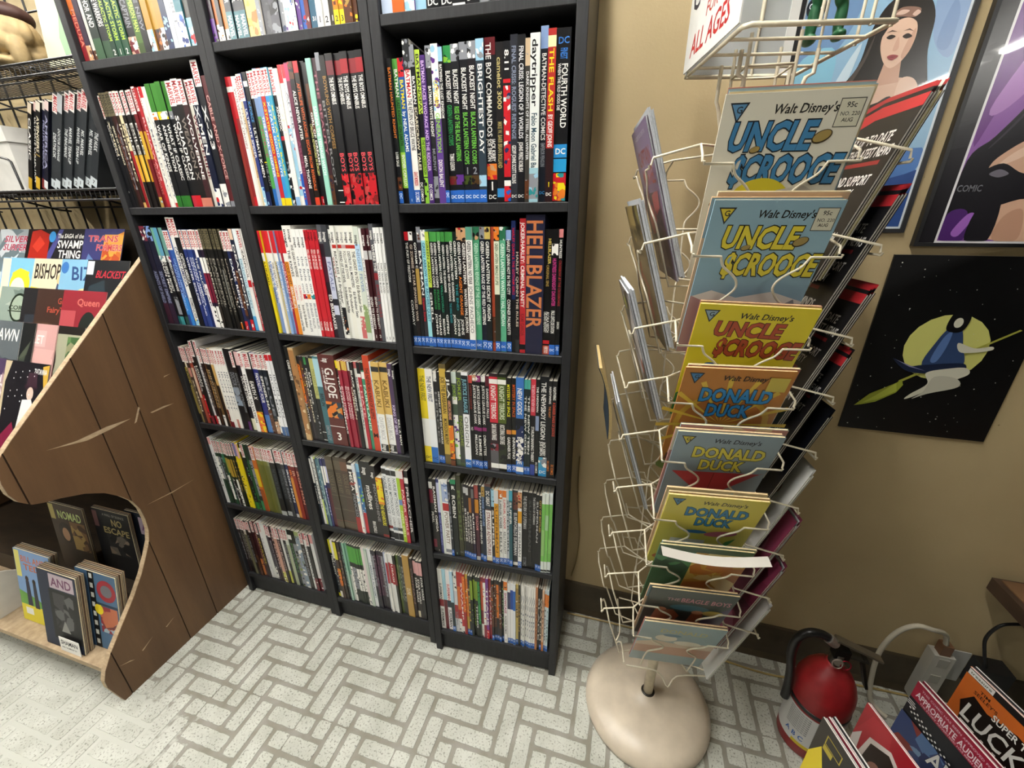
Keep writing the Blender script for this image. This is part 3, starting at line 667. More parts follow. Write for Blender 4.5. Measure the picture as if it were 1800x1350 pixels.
SHELF['u3A'] = '''
24 258 3a70c8 | 0-40 c8d8f0
24 258 c86428
20 258 6a3a9a | A 0-30 W,Lb
22 258 3a68b8 | 0-20 Lb
26 262 101216 | T 4-18 W DC
26 262 14141a | T 4-18 W DC
24 262 101216 | 0-4 W
26 262 18181c | T 4-18 W DC
40 262 2a2c34 | A 0-60 S,W,K
46 262 30405a | A 0-60 B,S,W
40 262 1c1c20 | T 4-18 W DC
40 260 3a2a2a
'''
SHELF['u1D'] = '''
11 256 2a201c+mv | T 60-190 c8b84a BLACK WIDOW | 30-120 8a7a3a
11 256 C+mv | 0-190 8a7a50 | T 60-170 K BLACK PANTHER
11 256 3a2a28+mv | 160-190 c88a80 | T 40-150 C X-MEN
11 256 a04a3a+mv | 90-190 d8b8a0
12 258 201c1c+mv | T 110-196 W DEADPOOL | A 20-100 R,W,K
13 278 181416+mv | 0-30 7a2430 | T 130-200 W LOGAN
13 278 e4e0e0+mv | T 60-200 S INFINITY | 0-30 R
11 258 2a1c1c+mv | T 60-180 8a7a70 VENOM | A 0-30 W,R
11 258 4a3020+mv | T 60-190 c8a060 INHUMANS
11 258 201a18+mv | T 60-190 c8b090 INHUMANS
11 258 181614+mv | 40-150 6a5030 | A 0-40 W,S
11 258 c8a060+mv | 0-140 2a201c
11 258 eae8e0+mv | A 0-60 M,W
11 258 f0eee8+mv | T 60-190 S IRON FIST | 0-20 M
11 258 f0eee8+mv | T 60-190 S IRON FIST
11 258 f0eee8+mv | T 60-190 S IRON FIST | 0-30 c88a80
11 258 f0eee8+mv | T 60-190 S IRON FIST
30 262 15161a | A 80-140 8a98a8,K | T 100-190 S DOCTOR STRANGE
12 258 181414+mv | 0-30 5a2a6a | T 60-190 S DOCTOR STRANGE
22 260 201c24 | 0-40 e8e4c8 | 214-256 e8c0c0 | T 80-180 W DOCTOR STRANGE
15 258 f2f0ee+mv | T 30-190 K ETERNALS: SALVATION | 0-20 W
26 258 18161a+mv | T 110-170 W EARTH X | A 0-70 O,R,Y
22 258 2a2f78+mv | T 100-196 W FANTASTIC FOUR | 0-60 4a7ab8
16 258 16202c+mv | T 60-190 W SPIDER-MAN | A 0-80 N,K,S
16 258 18202a+mv | T 60-190 S BLUE | A 0-50 c8a080,W,K
12 258 101418+mv | A 0-60 W,dB
13 258 eeeef0 | 240-258 R | T 60-200 S IRON MAN | 0-30 4a6a9a
13 258 f0f0f2 | 240-258 R | T 60-200 S IRON MAN | 0-30 4a6a9a
'''
SHELF['u2D'] = '''
22 290 141414 | T 190-250 W CRIME WRITE | 8-60 2a2a2a
26 286 c8a878 | A 20-280 a87848,e0c8a0,6a4828
12 262 1c1a1c | A 120-240 O,P,K | T 60-120 W JUPITER
12 262 2a2028 | A 100-250 N,P,Y
12 262 181416 | T 60-220 C THREE KINGS
12 262 14181c | 240-262 3a8a4a | T 120-230 W POKER FACE
14 262 1c1c20 | T 180-220 W SAGA | A 20-100 K,W,S
24 266 17181a | 140-260 b8b870 | T 150-230 8a8a4a TWILIGHT ZONE | 6-34 W | 8-32 K
28 268 3a6a74 | 180-262 a8d0dc | T 120-160 K BERLIN | T 10-60 S EMPIRE OF
76 276 5a2624 | T 254-266 W@.3,.7 image | T 150-240 W@.3,.86 G.I.JOE | T 172-238 e8e4e0@.14,.24 A REAL AMERICAN HERO | A 88-138 O,K,2a3a4a,c8a060 | 60-62 W | T 16-44 W@.5,.9 3
12 262 2a1614 | 240-262 Y | T 40-220 W TRANSFORMERS
14 262 9a2038 | 236-262 e8c860 | T 90-190 f0d8d8 BLOOD STAINED
14 262 9a2038 | 236-262 e8c860 | T 90-190 f0d8d8 BLOOD STAINED
14 262 941e36 | 236-262 d8b050 | T 90-190 f0d8d8 BLOOD STAINED
14 262 6a1a28 | 236-262 e0e0dc | T 90-190 C CRIMSON
14 262 141214 | T 120-240 W BLACK SCIENCE
14 262 ecece4 | 244-262 c86a6a | T 60-220 S BLACK ROAD
16 262 b02838 | 230-262 K | 220-230 W | T 100-200 e8b0b0 I HATE
18 262 3a8a6a | 240-262 181818 | 216-236 W | T 60-200 c8f0e0 FAIRYLAND
28 284 c84628 | T 100-250 3a1010 THE NEWBORN KINGS OF ALEPPO | T 40-60 2a0c0c M
8 268 c8dce8 | T 40-220 8aa8b8 KABUKI
34 268 dcb868 | 0-120 f0f0ec | T 140-220 7a5a20 KABUKI | 242-256 2a2a2a | T 40-110 c8c8c8 DAVID MACK | 4-26 K | T 6-24 W image
34 268 dcb868 | 0-120 f0f0ec | T 140-220 7a5a20 KABUKI | 242-256 2a2a2a | T 40-110 c8c8c8 DAVID MACK | 4-26 K | T 6-24 W image
20 266 4a3458 | T 232-252 W image | T 60-150 d8c8e8 KING OF SPIES
14 264 141216 | T 226-250 W image | T 30-110 W KILL A MAN
'''
SHELF['u3D'] = '''
46 268 f0f0ec | 130-268 Y | T 180-250 6a6a10 THE NEW FIRST | 0-48 Y | T 8-20 2a2a0a DC
44 268 f0f2f4 | 130-268 W | T 180-250 2a3a5a THE NEW FIRST | 0-48 2f70c0 | T 8-20 1c2a5a DC
22 264 1c1c20+dc | A 236-264 W,N,S | T 60-210 8a8a8a HEROES
18 262 161618+dc | T 60-210 W HISTORY OF THE DC UNIVERSE
40 284 6a5a34 | 30-272 c8a848 | T 150-250 3a2a10 JOE THE BARBARIAN | T 60-136 3a2a10 MORRISON MURPHY
30 266 1a1614 | T 196-248 W JLA | T 136-190 e0a080 AMERICAN DREAMS | A 20-120 O,Y,N | 0-16 6a3a20
30 266 4a5a4a | 236-266 c8d4cc | 180-200 W | T 190-232 8aa83a JOKER | A 20-150 W,P,LG
32 266 3a4038 | T 190-252 8aa82a JOKER | T 60-150 7a8a3a ENDGAME | 0-10 4a5a3a
38 268 f0f0f2 | 156-260 101820 | T 160-250 8ac0d0 JUSTICE LEAGUE | T 60-150 8a8a8a ORIGIN | 0-24 2f70c0 | T 4-20 W DC
22 260 101012+dc | 240-260 c84a40 | T 170-236 8a2a20 JUSTICE LEAGUE | T 40-120 W NO
24 262 101014+dc | A 246-262 c8a080,W | T 130-236 W JUSTICE LEAGUE DARK | 112-122 8a2a6a | T 40-100 W MILLIGAN
26 262 101014+dc | A 246-262 8a2a6a,W | T 130-236 W JUSTICE LEAGUE DARK | 112-122 8a2a6a | T 40-100 W LEMIRE
26 262 101014+dc | A 246-262 W,S | T 130-236 W JUSTICE LEAGUE DARK | 112-122 8a2a6a | T 40-100 W DEMATTEIS
22 262 14101a | 236-262 5a1c2c | T 150-230 W DARKNESS FALLS | 0-30 2a1c1c
48 270 2a1a20 | 140-262 c42838 | 244-256 W | T 150-240 W KNIGHT TERRORS | T 90-136 W DARK KNIGHTMARES | A 30-80 7a2030,K,S | 0-60 5a585c | 8-22 W
48 270 141812 | 140-262 4a5a20 | 244-256 W | T 150-240 d8e0c0 KNIGHT TERRORS | T 80-136 W NOCTURNAL CREATURES | A 10-80 2a3020,K | 8-22 W
28 262 121212+dc | T 160-246 e8e020 MYSTERY IN SPACE | 112-124 c87a40 | T 40-104 W GARDNER FOX
28 262 121212+dc | T 160-246 d05a20 MYSTERY IN SPACE | 112-124 d8902a | T 40-104 W INFANTINO
44 266 3a70b8 | 120-160 101420 | T 170-240 W NEW GODS | A 40-140 dB,W,K | T 30-110 W BOOK ONE | 8-22 W
18 262 1c2a2a+dc | 238-262 4aa8a0 | T 60-220 W THE NEW GODS
18 262 1c2a2a+dc | 238-262 4aa898 | T 60-220 W THE NEW TEEN
28 264 181418 | 170-264 c83848 | T 180-250 f0c0c8 THE DEATH OF THE NEW GODS | T 40-140 W STARLIN BANNING THIBERT | 0-32 3a4a98
20 264 141414 | T 180-246 W THE UNKNOWN | A 130-170 8a98b8,S | T 8-40 W DC COMICS
48 272 10141a | T 106-258 W@.2,.75 THE NEWSBOY LEGION | T 60-100 W@.15,.5 JOE SIMON | T 60-100 W@.5,.85 JACK KIRBY | A 26-56 4a98b8,S,W | 0-26 3a98d0 | T 4-22 W DC
20 264 141416 | T 206-250 W NIGHTWING | T 170-200 c87a40 THE HUNT | T 20-50 O DC COMICS
26 264 141416 | T 216-250 W NIGHTWING | T 120-210 c84a38 A DARKER SHADE OF JUSTICE | T 10-40 O DC COMICS
'''
SHELF['u1E'] = '''
14 262 e0e0e0 | 236-262 e0a0a0 | T 60-200 8a8a8a GHOST
11 254 1c3a2a+mv | A 100-190 W,K,2a4a34
11 254 203a28+mv | A 100-190 S,K,2a4a34
11 254 1a2a20+mv | T 60-190 S HULK
11 254 3a7a5a+mv | 0-170 26402c | A 20-120 W,K,2a3a24
11 254 2a3a20+mv | 130-190 a09a40 | A 20-100 K,S
11 254 26341c+mv | 120-190 b09a3a | A 0-110 S,W,K
11 254 1c2c1a+mv | 120-190 b8963a | A 0-110 K,W
11 254 26301c+mv | 120-190 a88a30 | A 0-110 W,V,K
11 254 20281a+mv | T 60-190 Gd HULK
11 254 1c2a1c+mv | T 60-190 Gd HULK
14 258 Y | 206-258 7a78a8 | A 20-140 Y,e8e0a0,K
12 254 Y | 200-254 e0b0b0 | A 40-120 Y,K
14 258 1c1818 | 226-240 W | 0-30 2a5a2a
14 258 1c2820+mv | 0-30 2a7a3a | A 30-170 K,S,G
14 258 183820 | A 0-200 2a5a34,S,K
14 258 26302c | 0-40 3a8a5a | A 60-200 S,K
18 254 c86a28+mv | 100-170 e0c020 | 0-90 a05028
11 256 7a7a34+mv | 0-190 6a6e34
11 256 767a3a+mv | 0-190 6a6a30
11 256 7a7a34+mv | 0-190 62662c
11 256 727638+mv | 0-190 6a6a30
11 256 7a7a34+mv | 0-190 666a34
14 256 8a9070+mv | 0-190 6e7450
26 258 17191b+mv | T 70-186 4a5258 THE INVINCIBLE IRON MAN | 0-18 b8bcbc
26 258 17191b+mv | T 70-186 4a5258 THE INVINCIBLE IRON MAN | 0-18 b8bcbc
16 258 3a3c40+mv | T 60-190 S IRON MAN
14 258 2a2f50+mv | T 60-190 W IRON MAN | 0-14 c8c8c8
16 256 7a2a20+mv | T 60-190 O IRON MAN | 0-160 d08a3a
18 256 701c1c+mv | T 60-190 d8a890 IRON MAN | 0-170 8a2a1c
16 256 5a1a20+mv | T 60-190 d89a80 IRON MAN
'''
SHELF['u2E'] = '''
10 256 1c2430 | 160-250 W | T 80-150 W LAZARUS
12 256 e8e8e4 | T 60-240 8a8a8a NAILBITER
10 256 c8d870 | 100-250 3a3a3a
12 256 2a4a5a | 140-250 3a6a7a | T 40-230 8aa8b0 LETTER 44
10 256 5a7a84 | T 40-220 c8d8dc LOW
10 256 3a3a70 | 160-230 W | T 40-150 c8c8e8 MANIFEST
10 256 2a2a50 | 170-230 W | 0-150 4a1c28
10 256 30305a | 170-230 c8c8e8 | 0-150 5a1c28
34 270 453c30 | 226-258 5a5040 | T 140-214 6a5e48 LOCKE & KEY | 128-132 5a5040 | 76-80 5a5040 | 30-34 6a4a38 | 8-28 5a4e3c
34 270 453c30 | 226-258 5a5040 | T 140-214 6a5e48 LOCKE & KEY | 128-132 5a5040 | 76-80 5a5040 | 30-34 6a4a38 | 8-28 5a4e3c
34 270 4a3a30 | 226-258 6a4a38 | T 140-214 6a5e48 LOCKE & KEY | 128-132 5a5040 | 76-80 5a5040 | 30-34 6a4a38 | 8-28 5a4e3c
24 260 241c1c | 238-252 W | T 160-230 W MEGA | 180-190 8a3a30 | T 60-150 S PRINCESS | 0-60 a02c2c
14 258 e0e4ec | A 0-230 W,c86a70,Lb
18 258 8ac0e0 | 0-100 c83a40 | A 80-230 3a78b0,LG,W
50 272 1a1a1b | T 226-252 W@.3,.7 image | T 100-190 W@.4,.85 midlives | T 110-180 8a8a8a@.2,.3 THE COMPLETE | T 10-56 W@.5,.8 BRIAN AZZARELLO
22 262 201a1c | T 220-240 W image | T 60-200 8a8a8a MOONSHINE
28 226 24201e | 130-226 e09020 | A 140-220 Y,d86a18 | T 50-130 e8e030 THE NEIGHBOURS | 6-16 801c1c
22 264 e8eaea | 240-258 2a2a2a | T 96-232 6a7478 NORSE MYTHOLOGY | 40-52 8a2a2a | T 50-90 a8a8a8 GAIMAN | 4-30 K
22 264 e8eaea | 240-258 2a2a2a | T 96-232 6a7478 NORSE MYTHOLOGY | 40-52 6a7a8a | T 50-90 a8a8a8 GAIMAN | 4-30 K
22 264 e8eaea | 240-258 2a2a2a | T 96-232 6a7478 NORSE MYTHOLOGY | 40-52 4a4a4a | T 50-90 a8a8a8 GAIMAN | 4-30 K
16 262 a8cc30 | 236-262 e8e8e0 | 140-160 6a88b8 | T 20-120 e8f0b0 PAPER GIRLS
16 262 b83040 | 236-262 e8e0e0 | T 30-200 f0c8c8 PAPER GIRLS
18 262 181416 | 220-240 W | T 40-210 e0d8d8 PREACHER
'''
SHELF['u3E'] = '''
22 262 141416 | 230-252 W | 180-226 7a1c34 | T 110-150 W PEARL | 20-50 7a1c34
22 262 1c1816 | T 150-240 W RAGMAN | T 80-140 W OMEGA | T 8-14 W 1
18 262 3a3f78 | 150-252 c8cce8 | T 30-140 8a90d0 ROSE AND THORN
14 262 eaece6 | 0-250 dfe6dc
38 266 f4f4f2 | A 190-256 a8b8d8,W,6a80b0 | 160-186 b02c2c | T 40-156 8a7a6a POWER PARTY | 8-20 S
16 262 20242c+dc | T 60-230 S ROBIN
32 270 161d1b | 256-270 2a8a5a | T 236-252 W R | T 140-220 W ROBIN | T 6-16 8ab0a0 1
28 284 3a3a24 | T 60-240 5a6a3a ROBIN | T 10-24 S DC
12 256 282a22+dc | T 60-220 8a8a6a THE SHADE
16 258 1e1a20+dc | 230-250 c8c8c8 | T 60-180 W SUICIDE
16 258 1e1a20+dc | 226-250 c8c8c8 | T 60-170 W SUICIDE SQUAD
16 258 241a18+dc | 170-220 a0622a | T 60-160 W SUICIDE SQUAD
16 258 281a30+dc | T 60-170 W SUICIDE | 220-250 6a6a6a
24 262 4a2430 | 220-262 a04a44 | 170-216 d08a2a | T 110-160 d89090 SHAZAM | 0-14 c8c8c8
18 262 20242a+dc | T 60-240 W STARMAN OMNIBUS
20 262 16243a+dc | A 230-262 Gd,N | T 130-230 8aa8d8 STRANGE ADVENTURES
34 272 5a3a34 | 190-264 2c3a48 | T 200-250 W DC GREAT | 20-186 f0ece8 | T 26-180 7a2c2c STRANGE ADVENTURES | 6-20 C
18 258 1a1a22+dc | A 200-258 Lb,S,K | T 60-190 W SUPER
24 258 e0a020+dc | 214-258 d8d8d8 | T 40-210 8a5a10 SUPERMAN
22 258 f0f0ec+dc | A 230-258 O,W | T 130-226 2a2a2a SUPERGIRL POWER | T 40-120 6a6a6a KELLY
22 258 f0f0ec+dc | A 236-258 O,W | T 130-230 R SUPERGIRL CANDOR | T 40-120 6a6a6a KELLY PUCKETT
14 258 c8ccd0+dc | T 40-230 2a2a2a SUPERGIRL
20 262 2c5a64+dc | 230-262 4aa8c0 | T 150-226 W SUPER
30 262 262c34 | A 200-256 6a3a30,c89a70,K | T 40-190 e8e8e8 ELSEWORLDS SUPERMAN | 4-16 W
22 262 f0f0ee+dc | A 210-262 c89a70,N,R | 160-200 e0a020 | T 40-150 8a8a8a SUPERMAN
32 262 121212 | T 140-250 c8c8c8 THE RETURN OF SUPERMAN | T 6-40 S DC COMICS
24 262 161616 | T 60-240 4a4a4a SUPERMAN
20 262 121212 | T 160-250 c8c8c8 THE DEATH OF SUPERMAN
16 260 161618+dc | T 100-240 c8c8c8 SUPERMAN
16 260 161618+dc | T 140-246 c8a850 CITY OF BOTTLED
18 270 e8f0ea | 40-236 7ac05a | 60-150 98c878 | 4-10 2a2a2a
18 270 e8f0ea | 40-236 7ac05a | 150-200 a8d0a0 | 4-10 2a2a2a
20 270 e8f0f0 | 40-236 78c058 | 70-120 88c868 | 4-10 2a2a2a
'''
SHELF['u1F'] = '''
11 254 2a1c1c+mv | T 60-190 S X-MEN
11 254 181616+mv | T 60-200 8a8a80 DAREDEVIL
11 256 201c1c+mv | T 60-190 8a8080 KARNAK
12 256 c8c0b0+mv | 0-190 6a6a50
12 256 1a1616 | 216-250 e0b0b0 | T 60-190 S LUKE CAGE
11 256 301618+mv | A 0-100 N,K
12 256 3a181c+mv | A 0-80 c87a40,N,K
12 258 501c20 | T 60-200 b08a80 MAN-THING
11 256 2a1c1c+mv | T 60-190 c8b84a MARVEL
12 262 e8e8e8+mv | T 40-190 c8c8c8 MARVELS
14 256 d8dcd8 | 0-250 e4e6e2
14 256 4a4a50+mv | A 0-60 W,S,K
12 256 2a1c28+mv | T 60-190 S MOON KNIGHT
12 256 3a2a28 | T 60-230 c8a8a0 MS MARVEL
14 256 c89a88+mv | A 0-50 c8c860,W,N
12 256 2a2024+mv | T 60-200 c8a8a0 NEW MUTANTS
11 256 e0e0dc+mv | 0-60 c8c860
14 256 181a1c+mv | T 100-190 S OLD MAN
12 258 d8dcd0+mv | 0-190 a8b090
16 258 14201c | 216-236 W | T 60-200 4a7a4a POWERS
16 258 1c2018 | A 0-200 S,K,7a8a4a
18 258 9aa86a | A 0-240 8a98a8,6a7a4a,W,K
14 258 2a2420+mv | T 60-190 S PUNISHER
13 258 e8e8e4 | 230-258 c87a80 | T 40-200 S RUNAWAYS
13 258 181614+mv | A 0-60 M,K,W
13 258 f0f0ee | 220-258 e0a0a0 | A 0-60 M,W,K
'''
SHELF['u2F'] = '''
13 258 1c242c | 200-258 e0d830 | T 100-190 W HELLBOY | 0-16 e0d830
13 258 e0dcd0 | 200-258 e8e4e0 | A 30-180 K,W,3a3a5a
14 260 3a2418 | 180-256 e0d830 | A 60-140 O,Y,N
14 258 2a2018 | T 60-220 8a6a5a BPRD
12 258 24282a | T 60-220 6a8a80 ABE SAPIEN
10 258 88b8a0 | 0-140 a8c8b8
10 258 78a890 | 0-120 c8d0c8
10 258 20281e | 180-250 4a9a3a | A 0-160 W,K,S
11 258 1c241c | 180-250 50a03c | A 60-160 S,W,K
11 258 1c241c | 180-250 4a9a3a | A 60-160 S,W,K
11 258 20281e | 180-250 50a03c | A 60-160 W,K
11 258 1c241c | 180-250 4a9a3a | A 60-160 W,S,K
11 258 20281e | 180-250 4a9a3a | A 60-160 W,K
13 258 e8dcdc | A 0-40 W,S
12 258 b8ccc0 | 0-250 c8d4c8
16 258 eef0f2 | T 40-200 8a9aa8 UMBRELLA ACADEMY
12 256 24242e | A 100-240 S,3a3a50,K
10 256 28202c | A 60-240 5a3a50,K,S
10 256 241c28 | A 60-240 5a3a50,K,4a3a3a
10 256 28202c | A 60-240 4a2a40,K,S
10 256 241c24 | A 60-240 S,K,4a2a2a
10 256 b8c0d8 | 0-120 d0d4d8
10 256 e8e8e8 | 130-220 a82c34 | 0-110 W
11 256 f0f0ee | 130-220 a82c34 | 0-110 W
11 256 f0f0ee | 130-220 a82c34 | T 140-216 W USAGI
10 256 2a2a26 | 130-220 8a2c30
10 256 5a6a34 | T 60-220 a8b880 SAGA
10 256 2a3a2a | T 60-220 8a9a80 CROW
12 256 1c1c1c | T 60-220 8a8a8a BONE
26 268 b08a44 | 4-262 b8924a | T 100-130 C DUNE
12 258 2a1c1c | T 60-220 8a6a60 CONAN
14 256 201a1a | 196-250 e0a8a8 | T 70-180 W STAR WARS | 0-30 C
12 256 241a1a | 196-250 e0a8a8 | T 70-180 W STAR WARS
13 256 1c1a1c | 196-250 e0a8a8 | T 90-190 W STAR WARS
'''
SHELF['u3F'] = '''
20 258 f2f0ec | T 130-200 K SUPERMAN | 100-130 8a1c24 | T 10-90 K SUPERMAN
16 258 a8d4e4 | 0-130 6a1c24
20 258 f2eeee | T 130-200 R SUPERMAN | 100-130 1c2c38 | T 10-90 K SUPERMAN
14 258 b8dcf0+dc | 0-130 1c2c30
16 258 d8d8dc | A 180-258 W,K,S | 60-120 a82c30 | T 30-90 S SUPERMAN
14 258 b0322e | 100-200 d8743a | A 0-60 W,dB
13 258 b82a2c | T 60-220 W SWAMP | A 0-30 W,K
12 258 a02428 | A 100-250 O,W,R
12 258 c8a040+dc | A 80-240 O,Y,W
10 256 1c2028+dc | T 60-220 c8a850 TEEN
11 256 181e18 | 160-240 8aa82c | A 40-120 K,LG
11 256 181e18 | 160-240 8aa82c | T 40-140 8aa82c SWAMP
11 256 181e18 | 160-240 7a9a2c | T 40-140 W THING
11 256 1c2420 | A 60-240 G,K,W
12 256 7a2434 | 120-240 c85a3a | A 0-60 W,M
12 256 8a2a3c | A 60-240 W,O,P
12 256 7a3a8a | T 60-220 W TITANS | A 0-40 R,W
12 256 a02c34 | T 60-220 e0c8c8 TITANS
11 256 1c1818+dc | A 60-240 N,O,S
11 256 241a18+dc | A 60-240 N,S,W
11 256 1a1a1e+dc | A 100-240 O,K,G
11 256 2a2420+dc | A 60-240 N,S,W
10 256 1c2020+dc | T 60-240 8aa870 TRINITY
16 260 f2f0f0 | A 226-260 O,c89a70,K | T 130-216 b03060 SHOWCASE | T 40-120 6a6a6a WONDER WOMAN | T 6-20 K 1
12 256 f0f0f0+dc | 150-220 3a3a5a
12 256 f0f0f0+dc | 150-230 2a4a98
11 256 e8ecf0+dc | 150-230 2f68b8
11 256 d8c070+dc | A 120-240 Gd,W,K
9 256 2a2c28 | T 60-220 Gd DEMON
9 256 eceae4+dc | T 40-220 S ASTRO
9 256 eceae4+dc | T 40-220 S ASTRO
9 256 f0eeea+dc | T 40-220 S ASTRO
9 256 e8e6e0+dc | T 40-220 S ASTRO
9 256 f0eeea+dc | T 40-220 S ASTRO
9 256 eceae4+dc | T 40-220 S ASTRO
9 256 f0eeea+dc | T 40-220 S ASTRO
10 262 b87a50 | T 40-220 6a3a2a ARROW
9 256 1c1816 | T 40-220 W BLADE
9 256 201a1c+dc | T 40-220 C WATCH
9 256 e0b898 | 0-40 c87a40 | T 60-220 7a4a3a ZERO
9 256 d8dce0+dc | A 190-240 O,c89a70,K | T 40-180 6a6a6a HOUR
9 256 c8dce4+dc | A 190-240 O,N | T 40-180 6a7a7a CRISIS
'''
# ---------------------------------------------------------------- the three bookcases
SIDE_T = 0.0205; UNIT_W = 0.40
SHELF_Z = dict(A=1.6948, B=1.3776, C=1.0639, D=0.7374, E=0.4188, F=0.0935)
UNITS = {'u1': (-0.0044, 0.0028, 0.0, 0.25), 'u2': (0.3970, 0.0010, 0.004, 0.25), 'u3': (0.8065, -0.0041, 0.0458, 0.236)}   # left x, front y, yaw, depth
SIDE_WORD = {'u1': 'left', 'u2': 'middle', 'u3': 'right'}
def unit_matrix(u):
    x, y, yaw, d = UNITS[u]
    return Matrix.Translation((x + UNIT_W / 2, y, 0)) @ Matrix.Rotation(yaw, 4, 'Z') @ Matrix.Translation((-UNIT_W / 2, 0, 0))
for u, where in (('u1', 'leftmost, against the brown wooden rack'), ('u2', 'in the middle of the row of three'), ('u3', 'rightmost, next to the bare beige wall')):
    x, y, yaw, D = UNITS[u]; M = unit_matrix(u); o0 = M @ Vector((0, 0, 0))
    t = empty('bookcase', o0); tag(t, 'narrow black bookcase ' + where, 'bookcase', 'black bookcases along the wall')
    def part(name, lo, hi, bev=0.0):
        mb = MB(); mb.box(lo, hi, M=M); ob = mb.build(name, BLACKWOOD, t, o0)
        bm = ob.modifiers.new('bevel', 'BEVEL'); bm.width = 0.0012; bm.segments = 1
    part('side_panel', (0, 0, 0), (SIDE_T, D, 2.02)); part('side_panel', (UNIT_W - SIDE_T, 0, 0), (UNIT_W, D, 2.02))
    part('top_panel', (SIDE_T, 0.001, 2.0), (UNIT_W - SIDE_T, D, 2.02))
    for s, z in SHELF_Z.items():
        part('shelf' if s != 'F' else 'bottom_shelf', (SIDE_T, 0.002, z - 0.018), (UNIT_W - SIDE_T, D - 0.006, z))
    part('kick_plate', (SIDE_T, 0.012, 0.006), (UNIT_W - SIDE_T, 0.028, SHELF_Z['F'] - 0.018))
    part('back_panel', (SIDE_T, D - 0.006, 0.04), (UNIT_W - SIDE_T, D, 2.0))

# ---------------------------------------------------------------- books on the shelves
ORD = ['first', 'second', 'third', 'fourth', 'fifth', 'sixth', 'seventh', 'eighth', 'ninth', 'tenth', 'eleventh', 'twelfth', 'thirteenth', 'fourteenth', 'fifteenth', 'sixteenth', 'seventeenth', 'eighteenth', 'nineteenth', 'twentieth', '21st', '22nd', '23rd', '24th', '25th', '26th', '27th', '28th', '29th', '30th', '31st', '32nd', '33rd', '34th', '35th', '36th', '37th', '38th', '39th', '40th', '41st', '42nd', '43rd', '44th', '45th']
ROW_WORD = dict(A='top', B='second', C='third', D='fourth', E='fifth', F='bottom')
PAL = dict(black=(20, 20, 24), white=(240, 240, 236), red=(190, 40, 45), blue=(50, 95, 180), navy=(30, 42, 90), green=(60, 140, 75), yellow=(232, 212, 40), orange=(220, 125, 45), purple=(90, 55, 130), brown=(92, 60, 38), teal=(50, 135, 145), grey=(138, 140, 146), cream=(228, 218, 192), maroon=(110, 32, 44), olive=(110, 108, 52), tan=(186, 150, 84), pink=(222, 160, 160))
PAL['light blue'] = (150, 198, 226); PAL['lime green'] = (160, 204, 60); PAL['dark grey'] = (58, 60, 66)
def cname(h):
    h = NAMED.get(h, h); c = [int(h[i:i + 2], 16) for i in (0, 2, 4)]
    return min(PAL, key=lambda n: sum((a - b) ** 2 for a, b in zip(PAL[n], c)))
def parse(line):
    p = [q.strip() for q in line.split('|')]; w, h, base = p[0].split(); fl = base.split('+')[1:]; base = base.split('+')[0]
    w, h = float(w), float(h); it = []
    for q in p[1:]:
        if q[0] in 'TA' and q[1] == ' ':
            k, zr, rest_ = q.split(' ', 2); z0, z1 = [float(a) for a in zr.split('-')]
            if k == 'A': it.append(('A', z0, z1, rest_.split(',')))
            else:
                c, txt = rest_.split(' ', 1); a, b = 0.2, 0.8
                if '@' in c: c, ab = c.split('@'); a, b = [float(x) for x in ab.split(',')]
                it.append(('T', z0, z1, c, txt, a, b))
        else:
            zr, c = q.split(); z0, z1 = [float(a) for a in zr.split('-')]; it.append(('B', z0, z1, c))
    if 'mv' in fl: it += [('B', h - 50, h - 1, 'ece6e2'), ('T', h - 47, h - 4, 'b83038', 'MARVEL', 0.14, 0.88)]
    if 'mvd' in fl: it += [('B', h - 50, h - 1, '6e664e'), ('T', h - 47, h - 4, '1c1812', 'MARVEL', 0.14, 0.88)]
    if 'dc' in fl: it += [('B', 1, 24, '2a62b8'), ('T', 4, 20, 'e8f0fa', 'DC', 0.18, 0.82)]
    return dict(w=w, h=h, base=base, it=it)
make_glyphs(''.join(SHELF.values()) + "ABCDEFGHIJKLMNOPQRSTUVWXYZabcdefghijklmnopqrstuvwxyz0123456789.:'&!$-/,#%?*")
def book_print(mb, fr, b, w, h, rng):
    l = 1
    for it in b['it']:
        if it[0] == 'B':
            mb.pquad(fr, 0.0, max(0, it[1] / 1000), w, min(h, it[2] / 1000), colr(it[3]), l); l += 0.4
        elif it[0] == 'A':
            mb.art(fr, 0.0, max(0, it[1] / 1000), w, min(h, it[2] / 1000), [colr(c) for c in it[3]], rng, l); l += 1.2
        else:
            _, z0, z1, c, txt, a, bb = it; L_ = (z1 - z0) / 1000; hh = (bb - a) * w
            hh2 = min(hh, (0.020 if len(txt) > 3 else 0.012) if (a, bb) == (0.2, 0.8) else 0.075)
            mid = (a + bb) / 2 * w
            if len(txt) <= 2 and txt not in ('by',) and (txt.isdigit() or w > 0.013):
                hu = min(L_ * 0.9, w * 0.8 / len(txt)); mb.ptext(fr, txt, w / 2, (z0 + z1) / 2000 - hu / 2, hu, colr(c), l, align='c', style='b'); l += 0.4; continue
            mb.ptext(fr, txt, mid - hh2 / 2, z1 / 1000, hh2, colr(c), l, length=L_ if len(txt) > 2 else min(L_, hh2 * 0.9 * len(txt)), rot=-90, style='b'); l += 0.4
def book_cover(mb, b, w, h, d, fr):
    """spine and two boards; fr origin at the lower left of the spine"""
    c = colr(b['base'])
    mb.fbox(fr, 0, 0, -0.0012, w, h, 0, c); mb.fbox(fr, 0, 0, -d, 0.0009, h, -0.0012, c); mb.fbox(fr, w - 0.0009, 0, -d, w, h, -0.0012, c)
def book_pages(mb, w, h, d, fr, hard):
    mb.fbox(fr, 0.001, 0.0005, -d + 0.002, w - 0.001, h - (0.004 if hard else 0.0008), -0.0014, colr('ddd8c8' if not hard else 'd8d4c6'))
